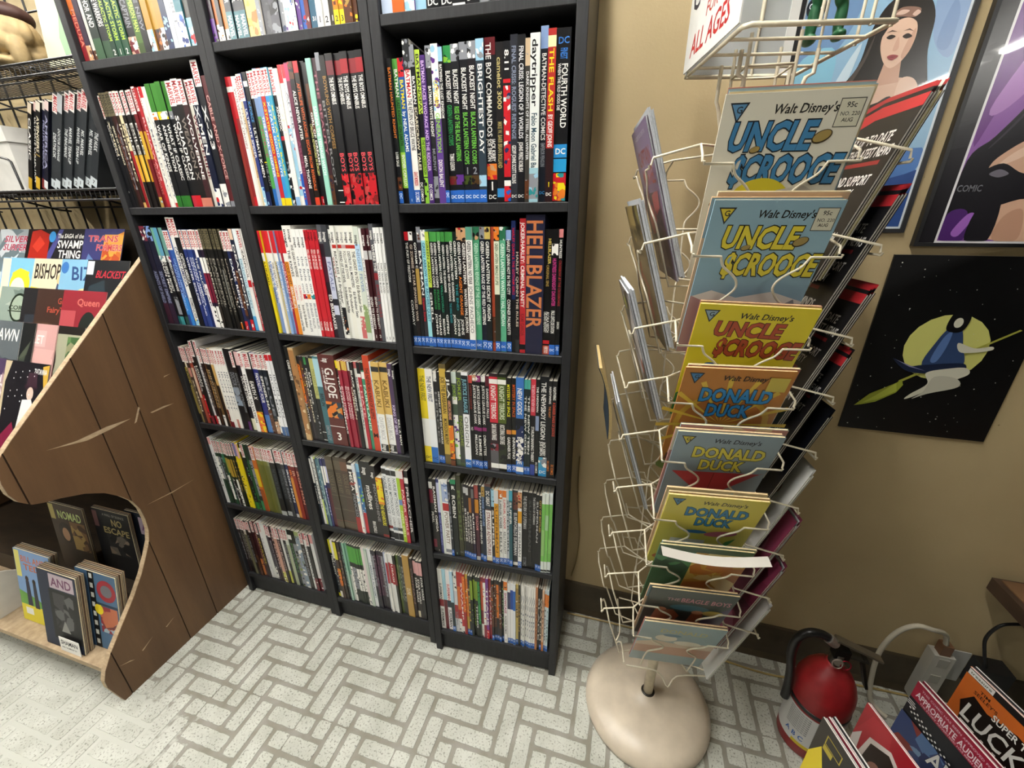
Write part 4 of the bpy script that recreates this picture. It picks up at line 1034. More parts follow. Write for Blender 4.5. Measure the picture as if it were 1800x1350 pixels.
allbooks = []
for key, txt in SHELF.items():
    u, row = key[:2], key[2]; bs = [parse(l) for l in txt.strip().split('\n')]
    inner = UNIT_W - 2 * SIDE_T - 0.004; tot = sum(b['w'] for b in bs)
    k = inner * (0.985 if key not in ('u2D', 'u2E', 'u1F') else 0.95) / tot
    x = SIDE_T + 0.002; rng = random.Random(key)
    for i, b in enumerate(bs):
        b['W'] = b['w'] * k - 0.0004; b['H'] = b['h'] / 1000; b['x'] = x; b['i'] = i; b['n'] = len(bs); b['u'] = u; b['row'] = row
        b['hard'] = b['w'] > 33; b['d'] = 0.17 + 0.006 * rng.random(); b['yo'] = 0.006 + 0.006 * rng.random(); x += b['w'] * k
        M = unit_matrix(u); b['p'] = M @ Vector((b['x'], b['yo'], SHELF_Z[row] + 0.0003)); b['seed'] = key + str(i)
        vis = 0.25 if row == 'A' else 1.0
        b['score'] = shows(b['p'] + Vector((0, 0, 0.06 if row == 'A' else 0.13))) * b['W'] * b['H'] * vis
        allbooks.append(b)
order = sorted(allbooks, key=lambda b: -b['score']); single = set(id(b) for b in order[:300])
stuffm = MB(); npg = MB(); used_labels = set()
for b in allbooks:
    M = unit_matrix(b['u']); R3 = M.to_3x3(); ex = np.array(R3 @ Vector((1, 0, 0))); nn = np.array(R3 @ Vector((0, -1, 0)))
    rng = random.Random(b['seed']); fr = Frame(b['p'], ex, (0, 0, 1), nn); w, h, d = b['W'], b['H'], b['d']
    if id(b) in single:
        mb = MB(); book_cover(mb, b, w, h, d, fr); book_print(mb, fr, b, w, h, rng)
        ob = mb.build('book', GLOSS, origin=b['p'])
        mp = MB(); book_pages(mp, w, h, d, fr, b['hard']); mp.build('pages', PAGES, ob, b['p'])
        tcol = [it[3] for it in b['it'] if it[0] == 'T' and it[4] not in ('MARVEL', 'DC', 'image')]
        bands = [it[3] for it in b['it'] if it[0] == 'B' and it[3] not in ('ece6e2', '6e664e', '2a62b8')]
        base = cname(b['base']); ph = ''
        mvb = any(it[0] == 'T' and it[4] == 'MARVEL' for it in b['it']); dcb = any(it[0] == 'T' and it[4] == 'DC' and it[3] == 'e8f0fa' for it in b['it'])
        if tcol and cname(tcol[0]) != base: ph = ' with %s lettering' % cname(tcol[0])
        elif bands and cname(bands[0]) != base: ph = ' with %s band' % cname(bands[0])
        elif mvb: ph = ' with pale top band'
        elif dcb: ph = ' with blue foot'
        size = 'thick ' if b['w'] >= 46 else 'slim ' if w < 0.0075 else ''
        n = b['i']; m = b['n'] - 1 - n
        place = ('leftmost' if n == 0 else 'rightmost' if m == 0 else ('%s from left' % ORD[n]) if n <= m else ('%s from right' % ORD[m]))
        lab = '%s%s spine%s, %s, %s shelf of %s bookcase' % (size, base, ph, place, ROW_WORD[b['row']], SIDE_WORD[b['u']])
        tag(ob, lab, 'book', 'graphic novels on the %s shelf of the %s bookcase' % (ROW_WORD[b['row']], SIDE_WORD[b['u']]))
    else:
        book_cover(stuffm, b, w, h, d, fr); book_print(stuffm, fr, b, w, h, rng); book_pages(stuffm, w, h, d, fr, b['hard'])
st = stuffm.build('small_books', GLOSS)
tag(st, 'slimmest graphic novel spines filling the remaining gaps on the black bookcases', 'books', kind='stuff')
# ---------------------------------------------------------------- a comic book: cover with print, page block as a part
def comic(name, label, group, fr, w, h, th, spec, base='e8e4d8', cat='comic book', mat=None, seed=None, pages='e2d6b4'):
    """fr: lower left of the FRONT cover, outward normal towards the reader"""
    rng = random.Random(seed or label); mb = MB(); c = colr(base)
    o = fr.o - fr.n * th / 2
    mb.fbox(fr, 0, 0, -0.0004, w, h, 0, c); mb.fbox(fr, 0, 0, -th, w, h, -th + 0.0004, c); mb.fbox(fr, 0, 0, -th + 0.0004, 0.0004, h, -0.0004, c)
    printed(mb, fr, spec, rng)
    ob = mb.build(name, mat or PAPER, origin=o); tag(ob, label, cat, group)
    mp = MB(); mp.fbox(fr, 0.0005, 0.0006, -th + 0.0005, w - 0.0012, h - 0.0005, -0.0005, colr(pages)); mp.build('pages', PAGES, ob, o)
    return ob
def clip_y(pts, y0, y1):
    """clip polygon (y,z) to y0<=y<=y1"""
    def cut(P, f, val):
        out = []
        for i in range(len(P)):
            a, b = P[i - 1], P[i]; ia, ib = f(a[0]), f(b[0])
            if ia != ib:
                t = (val - a[0]) / (b[0] - a[0]); out.append((val, a[1] + t * (b[1] - a[1])))
            if ib: out.append(b)
        return out
    return cut(cut(pts, lambda y: y >= y0, y0), lambda y: y <= y1, y1)
# ---------------------------------------------------------------- brown wooden display rack at the left
RX1 = -0.030; RX0 = -1.25; PT = 0.019
OUT = [(0.14, 0.0), (0.14, 1.325), (0.115, 1.325), (0.022, 1.240), (-0.375, 0.875), (-0.404, 0.846), (-0.418, 0.815), (-0.422, 0.785), (-0.421, 0.755), (-0.412, 0.728), (-0.395, 0.708), (-0.375, 0.699), (-0.345, 0.690), (-0.299, 0.671),
       (-0.262, 0.646), (-0.232, 0.612), (-0.212, 0.580), (-0.202, 0.545), (-0.200, 0.505), (-0.203, 0.465), (-0.213, 0.430), (-0.232, 0.395), (-0.262, 0.345), (-0.300, 0.294), (-0.351, 0.236), (-0.399, 0.179), (-0.425, 0.140), (-0.436, 0.112), (-0.437, 0.085), (-0.419, 0.0)]
rack = tag(empty('display_rack', (RX1, -0.15, 0)), 'worn brown wooden magazine display rack with sloping stepped front', 'display rack')
RO = (RX1, -0.15, 0)
def rpart(name, mb, mat, parent=rack): return mb.build(name, mat, parent, RO)
mb = MB(); mb.prism(OUT[::-1], RX1 - PT, RX1 - 0.0028, (1, 1, 1)); side = rpart('side_panel', mb, RAWWOOD)
GROOVES = [-0.398, -0.214, -0.113]
ys = [-0.5] + GROOVES + [0.2]
for a, b in zip(ys[:-1], ys[1:]):
    P = clip_y(OUT, a + 0.0016, b - 0.0016)
    # the outermost strip meets the outline twice: keep the two lobes as one board each
    if a < -0.45:
        for lo, hi in ((0.6, 1.0), (-0.1, 0.3)):
            Q = [p for p in P if lo <= p[1] <= hi]
            if len(Q) > 2: mb = MB(); mb.prism(Q[::-1], RX1 - 0.0028, RX1, (1, 1, 1)); rpart('panel_board', mb, BROWNWOOD, side)
    elif a < -0.3:
        for keep in (lambda z: z > 0.58, lambda z: z <= 0.58):
            Q = [p for p in P if keep(p[1])]
            mb = MB(); mb.prism(Q[::-1], RX1 - 0.0028, RX1, (1, 1, 1)); rpart('panel_board', mb, BROWNWOOD, side)
    else:
        mb = MB(); mb.prism(P[::-1], RX1 - 0.0028, RX1, (1, 1, 1)); rpart('panel_board', mb, BROWNWOOD, side)
DARKIN0 = new_mat('dark_groove_fill', 0.7, 0.2, col='2a1c12', attr=False)  # dark brown for the strips laid in the panel grooves
for gy in GROOVES:
    for Q in ([[p for p in clip_y(OUT, gy - 0.0016, gy + 0.0016) if f(p[1])] for f in (lambda z: z > 0.58, lambda z: z <= 0.58)] if gy < -0.21 else [clip_y(OUT, gy - 0.0016, gy + 0.0016)]):
        mb = MB(); mb.prism(Q[::-1], RX1 - 0.0030, RX1 - 0.0022, (1, 1, 1)); rpart('groove', mb, DARKIN0, side)
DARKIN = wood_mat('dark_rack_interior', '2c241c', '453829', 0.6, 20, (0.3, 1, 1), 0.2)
mb = MB(); mb.prism(OUT[::-1], RX0, RX0 + PT, (1, 1, 1)); rpart('side_panel', mb, BROWNWOOD)
mb = MB(); mb.box((RX0 + PT, -0.414, 0.098), (RX1 - PT, 0.12, 0.118)); rpart('base_board', mb, RAWWOOD)
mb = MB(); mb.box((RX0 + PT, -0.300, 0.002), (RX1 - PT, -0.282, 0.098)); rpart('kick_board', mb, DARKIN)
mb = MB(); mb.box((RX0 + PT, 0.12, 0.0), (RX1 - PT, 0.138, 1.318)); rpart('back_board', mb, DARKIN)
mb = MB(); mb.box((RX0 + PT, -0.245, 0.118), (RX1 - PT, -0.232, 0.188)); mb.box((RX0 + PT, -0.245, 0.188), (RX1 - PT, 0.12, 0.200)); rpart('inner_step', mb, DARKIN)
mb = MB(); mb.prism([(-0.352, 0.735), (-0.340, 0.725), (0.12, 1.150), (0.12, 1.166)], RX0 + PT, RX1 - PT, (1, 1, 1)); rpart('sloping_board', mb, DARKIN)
ROWS = [(-0.228, 1.009), (-0.145, 1.086), (-0.061, 1.164), (0.020, 1.238), (0.106, 1.320)]   # y, z of the cover tops, front row first
LEAN = np.array((0, 0.112, 0.235)); LEAN /= np.linalg.norm(LEAN)
for k, (yt, zt) in enumerate(ROWS):
    by, bz = yt - LEAN[1] * 0.26, zt - LEAN[2] * 0.26
    mb = MB(); mb.box((RX0 + PT, by - 0.014, bz - 0.012), (RX1 - PT, by + 0.030, bz - 0.001)); mb.box((RX0 + PT, by - 0.020, bz - 0.012), (RX1 - PT, by - 0.014, bz + 0.028)); rpart('ledge', mb, BROWNWOOD)
# long pale scratches in the brown finish
for nm, pts in enumerate((((-0.14, 0.818), (-0.19, 0.811), (-0.25, 0.806), (-0.33, 0.822), (-0.27, 0.816), (-0.20, 0.822)), ((-0.018, 0.812), (-0.085, 0.809), (-0.089, 0.813), (-0.05, 0.816)), ((-0.035, 0.539), (-0.11, 0.537), (-0.186, 0.546), (-0.11, 0.541)), ((0.0, 0.905), (-0.023, 0.900), (-0.020, 0.904)), ((-0.113, 0.843), (-0.137, 0.799), (-0.130, 0.802), (-0.110, 0.838)), ((-0.335, 0.105), (-0.30, 0.125), (-0.338, 0.109)), ((-0.26, 0.115), (-0.232, 0.128), (-0.262, 0.119)), ((-0.395, 0.12), (-0.36, 0.10), (-0.37, 0.11)))):
    mb = MB(); mb.add([(RX1 + 0.00015, a, b) for a, b in pts], [tuple(range(len(pts)))], (1, 1, 1)); rpart('scratch', mb, RAWWOOD, side)
# face-out comics on the five steps: x of the left edge, label, print (millimetres on 170 x 258)
def T(s, u, v, h, c, **o): return ('t', s, u, v, h, c, o)
FACE = {4: [(-0.765, 'grey comic with pink-red title, top step of the wooden rack, far left', '9aa4a8', [('a', 0, 0, 170, 258, ['9aa4a8', 'c8d0d4', '6a7a80', 'b0b8c0'], 24), T('SILVER', 30, 214, 22, 'b02a4a', length=120, shear=0.2, outline='f0d8e0'), T('SURFER', 30, 186, 22, 'b02a4a', length=120, shear=0.2, outline='f0d8e0')]),
            (-0.613, 'black comic with a red cloaked shape, top step of the wooden rack', '181012', [('r', 0, 0, 170, 258, '181012'), ('p', [(10, 60), (20, 250), (60, 256), (110, 240), (130, 170), (90, 120), (150, 60)], 'b02418'), ('p', [(60, 150), (130, 165), (150, 110), (100, 90)], 'd8581c'), ('p', [(30, 200), (60, 236), (90, 210), (60, 180)], 'd03a28')]),
            (-0.498, 'comic with bold white title on black, top step of the wooden rack', '14141c', [('r', 0, 0, 170, 258, '14141c'), ('p', [(0, 120), (60, 256), (40, 256), (0, 180)], '4a4a8a'), ('e', 12, 232, 16, 18, '3a90d0'), T('The SAGA of the', 36, 228, 15, 'e8e8e0', length=120, shear=0.1), T('SWAMP', 40, 196, 26, 'f4f4ee', length=118), T('THING', 50, 164, 26, 'f4f4ee', length=104), ('p', [(60, 100), (170, 100), (170, 150), (76, 156)], 'e8c820'), ('p', [(0, 120), (20, 150), (60, 140), (80, 120)], 'c8b020')]),
            (-0.335, 'fiery purple and orange comic, top step of the wooden rack beside the bookcase', '3a3a70', [('r', 0, 0, 170, 258, '34356c'), ('p', [(80, 0), (170, 0), (170, 250), (90, 220)], 'd88a30'), ('a', 90, 60, 170, 240, ['e0a040', 'f0d070', 'c86a28', 'b84a20'], 22), ('p', [(0, 90), (30, 180), (70, 150), (90, 60), (60, 0), (0, 0)], '5a78a8'), T('TRANS', 20, 218, 20, 'c83a4a', length=130, outline='e8c8c8'), T('FORMERS', 60, 190, 20, 'c83a4a', length=110, outline='e8c8c8')])],
        3: [(-0.625, 'blue comic with a yellow-haired cartoon face, second step of the wooden rack', '7ab8e0', [('r', 0, 0, 170, 258, '7ab8e0'), ('p', [(10, 120), (0, 256), (40, 256), (46, 120)], 'f0d8c0'), ('e', 96, 176, 48, 46, 'e8d030'), ('e', 88, 160, 34, 36, 'f4e0cc'), ('p', [(56, 186), (90, 200), (130, 190), (136, 214), (90, 226), (56, 210)], 'e8d030'), ('e', 80, 140, 9, 12, '8a1c1c')]),
            (-0.469, 'yellow and cream comic headed with tall black letters, second step of the wooden rack', 'd8ccb0', [('r', 0, 0, 170, 258, 'd8ccb0'), ('p', [(0, 60), (170, 40), (170, 150), (0, 170)], 'e0c840'), T('BISHOP', 8, 196, 48, '2c2824', length=118), ('p', [(96, 60), (120, 190), (140, 186), (160, 60)], '3a4a6a'), ('e', 128, 196, 14, 16, 'd8b888')]),
            (-0.338, 'pale blue comic with a large blue BIZ title, second step of the wooden rack', '7fb0cc', [('r', 0, 0, 170, 258, '7fb0cc'), T('BIZ', 50, 196, 42, '2c4a7c', length=92, shear=-0.15), ('e', 18, 232, 16, 18, '3a70b0'), ('e', 110, 120, 48, 52, 'd8c890'), ('p', [(76, 80), (90, 160), (130, 160), (146, 80)], '3a68a8'), ('p', [(60, 60), (70, 130), (90, 90)], 'b03a3a'), ('p', [(160, 60), (150, 130), (132, 90)], 'b03a3a'), ('e', 40, 100, 20, 40, '6a6aa0')]),
            (-0.2225, 'dark comic with a red slanted title beside the plywood edge, second step of rack', '12161c', [('r', 0, 0, 170, 258, '12161c'), ('p', [(0, 0), (20, 180), (80, 200), (120, 60), (90, 0)], '26343c'), ('p', [(30, 120), (70, 140), (60, 100)], '88a8b8'), T('BLACKEST', 40, 206, 22, 'b82838', length=116, shear=0.25), ('r', 2, 214, 30, 254, 'c8d0d8')])],
        2: [(-0.515, 'grey-green comic with a round badge, middle step of the wooden rack', '8a9a90', [('a', 0, 0, 170, 258, ['8a9a90', 'a8b4a8', '6a7a72', 'c0c8bc'], 24), ('e', 90, 196, 40, 44, '18281c'), ('e', 90, 196, 33, 37, '9aaa98'), T('CORPS', 46, 190, 13, '10200f', length=90), ('r', 44, 184, 136, 187, '18281c'), ('a', 30, 40, 130, 110, ['2a3438', '3a4a50', '18201c'], 14)]),
            (-0.405, 'narrow black comic half hidden by the brown one, middle step of rack', '1c1c20', [('r', 0, 0, 170, 258, '1c1c20'), ('a', 20, 40, 150, 180, ['2a3038', '1c1c20', '4a5258'], 10)]),
            (-0.338, 'dark brown comic with red lettering, middle step of the wooden rack', '3a2620', [('r', 0, 0, 170, 258, '3a2620'), T('Grimm', 90, 216, 18, 'b04a38', length=70), T('FairyTales', 50, 190, 17, 'b04a38', length=110), ('p', [(90, 0), (110, 150), (150, 170), (170, 60), (170, 0)], 'a02828'), ('a', 10, 60, 80, 160, ['4a3428', '3a2620', '5a4030'], 8)]),
            (-0.2225, 'red comic with a dark-haired figure, middle step beside the plywood edge', '8a2430', [('r', 0, 0, 170, 258, '8a2430'), ('r', 0, 60, 60, 200, 'b04a50'), T('Queen', 60, 216, 20, 'c86a60', length=90), ('e', 112, 150, 34, 50, '1c2420'), ('e', 124, 130, 18, 26, 'd8c0a8'), ('p', [(70, 0), (84, 90), (150, 90), (170, 0)], 'e0d0c4'), ('p', [(10, 0), (20, 120), (70, 150), (80, 60)], 'd8c4bc')])],
        1: [(-0.455, 'grey comic with a jagged white SPAWN title on the fourth step', '5c6468', [('r', 0, 0, 170, 258, '5c6468'), T('SPAWN', 40, 204, 34, 'e4e6e2', length=120, shear=0.1), ('e', 60, 110, 70, 60, '48545a'), ('e', 120, 90, 46, 66, '39464c'), ('p', [(140, 20), (150, 140), (166, 100), (168, 20)], 'c0c8c4')]),
            (-0.405, 'black comic with a pale hand shape on the fourth step', '14181a', [('r', 0, 0, 170, 258, '14181a'), ('p', [(96, 40), (110, 150), (150, 190), (140, 120), (150, 60)], '3a4238'), ('p', [(110, 150), (160, 210), (150, 170)], '4a5244')]),
            (-0.322, 'pale pink comic with a white title box on the fourth step', 'c89a96', [('r', 0, 0, 170, 258, 'c89a96'), ('r', 8, 196, 130, 240, 'd8b0ac'), T('SCARLET', 14, 204, 24, 'f0e0dc', length=108), ('a', 0, 40, 170, 190, ['c89a96', 'b88884', 'd8aaa4'], 14), ('p', [(10, 60), (20, 120), (40, 100), (44, 50)], '7a4a4c')]),
            (-0.222, 'black and olive comic with a long-haired portrait beside the plywood edge, fourth step', '1a1816', [('r', 0, 0, 170, 258, '1a1816'), ('r', 0, 60, 170, 236, 'a0a088'), ('e', 50, 160, 26, 50, '241a18'), ('e', 50, 182, 12, 17, 'd0b09c'), ('p', [(20, 40), (30, 150), (70, 150), (84, 40)], '3a1c20'), ('a', 110, 160, 170, 230, ['5a7a4a', '3a5a34', '8a8a6a'], 12)])],
        0: [(-0.419, 'mauve comic with pale lettering at the left on the lowest step', '6a5068', [('a', 0, 0, 170, 258, ['6a5068', '8a6a78', '4a3a58', 'a88a90'], 24), T('DEJAH', 40, 196, 20, 'e8d8dc', length=120), T('THORIS', 40, 160, 34, 'e8d8dc', length=126)]),
            (-0.247, 'black starry comic with a top-hatted figure on the lowest step', '16161e', [('r', 0, 0, 170, 258, '16161e'), ('r', 0, 0, 170, 258, '14141c'), ('p', [(0, 0), (0, 256), (26, 256), (8, 200), (12, 80), (34, 0)], 'c8b898'), ('p', [(170, 120), (170, 256), (146, 250), (160, 190)], 'c8a040'), T('ZATANNA', 116, 230, 14, 'e8e8e8', length=48), ('e', 112, 196, 26, 9, '2c1c26'), ('p', [(94, 196), (98, 232), (130, 232), (134, 196)], '3a2430'), ('e', 112, 178, 13, 17, 'd8c0b0'), ('p', [(74, 60), (86, 160), (120, 164), (140, 130), (134, 60)], 'e4e2e0'), ('p', [(0, 0), (20, 60), (60, 100), (90, 40), (80, 0)], '7a1c3c'), ('p', [(84, 20), (90, 90), (130, 90), (134, 20)], '1c1a24')] +
             [('e', 24 + (37 * i) % 100, 130 + (53 * i) % 110, 1.8, 1.8, 'f0f0f0') for i in range(16)])]}
for k, lst in FACE.items():
    yt, zt = ROWS[k]
    for q, (x, lab, base, sp) in enumerate(lst):
        off = 0.0026 * ((1 + q) if k != 1 else (4 - q))
        fr = Frame((x, yt - LEAN[1] * 0.26 - off, zt - LEAN[2] * 0.26 + 0.0004 + off * 0.3), (1, 0, 0), LEAN, np.array((0, -LEAN[2], LEAN[1])))
        comic('comic_book', lab, 'face-out comics on the rack steps', fr, 0.17, 0.258, 0.0022, sp, base, mat=GLOSS, pages='e8e4da')
# stacks standing on the base board and on the inner step
LOWF = [(-0.515, 5, 'colourful cartoon comic with yellow foot, front of the leftmost low stack', '7a98c0', [('r', 0, 0, 170, 258, '7a9ac4'), ('r', 0, 0, 170, 70, 'e0d040'), ('p', [(0, 60), (0, 110), (90, 90), (170, 50), (170, 60)], '6aa04a'), ('p', [(120, 60), (170, 60), (170, 190), (130, 190)], 'c88aa8'), T('BILL AND', 30, 218, 22, 'c06a3a', length=120), T('TEDS', 40, 190, 22, 'c06a3a', length=100), ('r', 2, 160, 26, 254, 'd8d070'), ('r', 20, 26, 56, 50, 'e8e8e0'), ('p', [(36, 60), (40, 150), (56, 150), (60, 60)], '2a2a3c'), ('p', [(70, 56), (74, 146), (88, 146), (92, 56)], '2a2a34'), ('p', [(116, 40), (112, 120), (128, 130), (130, 36)], '3a3a6a'), ('e', 48, 158, 8, 10, '3a2a24'), ('e', 81, 152, 8, 10, '2a201c'), ('e', 120, 134, 8, 10, 'c8a84a')]),
        (-0.336, 5, 'black comic with a grey face and white price card, front of the middle low stack', '20283a', [('r', 0, 0, 170, 258, '20283c'), ('r', 44, 30, 170, 200, '161616'), ('r', 52, 204, 160, 252, 'b8a8b0'), T('AND', 60, 212, 30, '6a3a5a', length=90), ('a', 60, 70, 150, 190, ['1a1a1a', '3a3a3a', '5a5a5a', '2a2a2a'], 16), ('p', [(80, 60), (100, 100), (120, 60)], '8a8a84')]),
        (-0.226, 6, 'blue and red comic with a film-strip edge, front of the rightmost low stack', '4a6a88', [('r', 0, 0, 170, 258, '4a6a88'), ('r', 54, 0, 80, 258, '161616')] + [('r', 60, 12 + 32 * i, 73, 28 + 32 * i, 'd8d8d0') for i in range(8)] + [('e', 128, 204, 40, 36, '9a2a34'), ('e', 128, 204, 24, 20, '6a6a70'), ('a', 90, 60, 166, 150, ['8a2a34', 'b86a4a', '9ab0bc', '6a3a3a'], 18), ('e', 88, 136, 18, 18, 'e8d028'), ('r', 80, 152, 170, 160, '24384a')])]
LOWB = [(-0.530, 2, 'dark comic with a pale green NOMAD title behind the low stacks', '3a2c20', [('r', 0, 0, 170, 258, '3c2e22'), T('NOMAD', 40, 204, 32, 'b8c880', length=116, outline='20200f'), ('r', 2, 196, 26, 254, 'a89a58'), ('e', 60, 150, 34, 40, '2a1c14'), ('e', 58, 142, 18, 26, 'b08868'), ('a', 90, 90, 165, 200, ['7a5a38', '4a3422', 'a88a50'], 12)]),
        (-0.350, 3, 'black comic with gold NO ESCAPE lettering behind the low stacks', '18181a', [('r', 0, 0, 170, 258, '18181a'), T('NO', 84, 204, 26, 'b0a06a', length=50), T('ESCAPE', 40, 172, 24, 'b0a06a', length=120), T('A WALL OF SILENCE', 50, 238, 9, '8a8a80', length=100), ('a', 50, 90, 150, 170, ['2a2a2a', '6a6258', '8a7a68', '1c1c1c'], 16), ('r', 2, 190, 24, 250, '6a4a48')]),
        (-0.226, 2, 'dark blue comic with a purple picture, behind stacks beside the plywood panel', '1c2430', [('r', 0, 0, 170, 258, '1c2430'), ('r', 60, 180, 160, 244, 'a898a8'), T('AND', 70, 196, 30, '6a3a6a', length=80)])]
for lst, ybot, zb, ytop, gw in ((LOWF, -0.368, 0.1205, -0.312, 'comic stacks on the base board of the rack'), (LOWB, -0.222, 0.2015, -0.190, 'comic stacks on the inner step of the rack')):
    e = np.array((0, ytop - ybot, sqrt(0.258 ** 2 - (ytop - ybot) ** 2))); e /= np.linalg.norm(e); nrm = np.array((0, -e[2], e[1]))
    for q, (x, n, lab, base, sp) in enumerate(lst):
        for i in range(n):
            fr = Frame(np.array((x - 0.002 * (i % 3), ybot + ((0.0, -0.034, 0.0)[q] if lst is LOWF else 0.02 * q), zb)) - nrm * (0.0052 * i) + np.array((0, 0, e[1] * 0.0052 * i)), (1, 0, 0), e, nrm)
            if i == 0: comic('comic_book', lab, gw, fr, 0.17, 0.258, 0.0045, sp, base, seed=lab)
            else: comic('comic_book', '%s comic behind the %s' % (ORD[i], lab.split(',')[0]), gw, fr, 0.17, 0.258, 0.0045, [('a', 0, 150, 170, 256, [['5a4a38', '6a5a48', '4a3c30'], ['3a4454', '4a5464', '2a3444'], ['6a4438', '7a5448', '5a3428']][i % 3], 6)], ['6a5a48', '3a4454', '6a4438'][i % 3], pages='a8977a')
mb = MB(); fr = Frame((-0.262, -0.4075, 0.1190), (1, 0, 0.0), (0, 0.16, 0.987), (0, -0.987, 0.16)); mb.fbox(fr, 0, 0, -0.0012, 0.088, 0.05, 0, colr('eceae4'))
mb.ptext(fr, 'SHAMAN', 0.006, 0.026, 0.016, colr('18181a'), 2, length=0.074, shear=0.15); mb.ptext(fr, 'AND THUMBOUT 3/1', 0.008, 0.013, 0.006, colr('3a3a3a'), 2, length=0.066)
tag(mb.build('price_card', PAPER, origin=(-0.3, -0.39, 0.1190)), 'white hand-lettered SHAMAN card at the foot of the low stacks', 'card')
mb = MB(); mb.prism([(-0.40 + 0.145 * cos(a), 0.119 + 0.17 * sin(a)) for a in np.linspace(0, pi / 2, 10)] + [(-0.40, 0.119)], -0.600, -0.590, colr('d8d4c8')); 
tag(mb.build('divider_card', CARD, origin=(-0.58, -0.33, 0.119)), 'rounded white divider board at the left end of the rack base', 'divider')

# ---------------------------------------------------------------- black grid wall, wire shelves and what stands on them
GY = 0.246
grid = tag(empty('grid_panel', (-0.6, GY, 0.9)), 'black wire grid panel fixed to the wall left of the bookcases', 'grid panel')
for k in range(17):
    mb = MB(); x = -0.05 - 0.0762 * k; mb.tube([(x, GY, 0.9), (x, GY, 2.2)], 0.003); mb.build('grid_wire', BLACKWIRE, grid, (-0.6, GY, 0.9))
for k in range(18):
    mb = MB(); z = 0.93 + 0.0762 * k; mb.tube([(-1.3, GY - 0.0055, z), (-0.03, GY - 0.0055, z)], 0.003); mb.build('grid_wire', BLACKWIRE, grid, (-0.6, GY, 0.9))
def wire_shelf(z, y0, label):
    t = tag(empty('wire_shelf', (-0.6, GY, z)), label, 'wire shelf', 'black wire shelves on the grid panel'); o = (-0.6, GY, z)
    x0, x1 = -1.22, -0.035
    for yy, zz, r in ((y0, z - 0.004, 0.0035), (y0, z - 0.030, 0.003), (0.238, z - 0.004, 0.0035), (0.13, z - 0.006, 0.003)):
        mb = MB(); mb.tube([(x0, yy, zz), (x1, yy, zz)], r); mb.build('rail', BLACKWIRE, t, o)
    n = 62
    for k in range(n):
        x = x0 + (x1 - x0) * k / (n - 1); mb = MB(); mb.tube([(x, y0, z - 0.030), (x, y0, z - 0.0015), (x, 0.238, z - 0.0015)], 0.0015, n=4, cap=False); mb.build('cross_wire', BLACKWIRE, t, o)
    for x in (-1.0, -0.62, -0.24):
        mb = MB(); mb.tube([(x, y0 + 0.02, z - 0.006), (x, 0.20, z - 0.05), (x, 0.236, z - 0.055)], 0.003); mb.build('bracket', BLACKWIRE, t, o)
wire_shelf(1.430, 0.030, 'lower black wire shelf holding leaning grey hardcovers')
wire_shelf(1.722, 0.030, 'upper black wire shelf holding the tan figurine')
LEANB = radians(33)
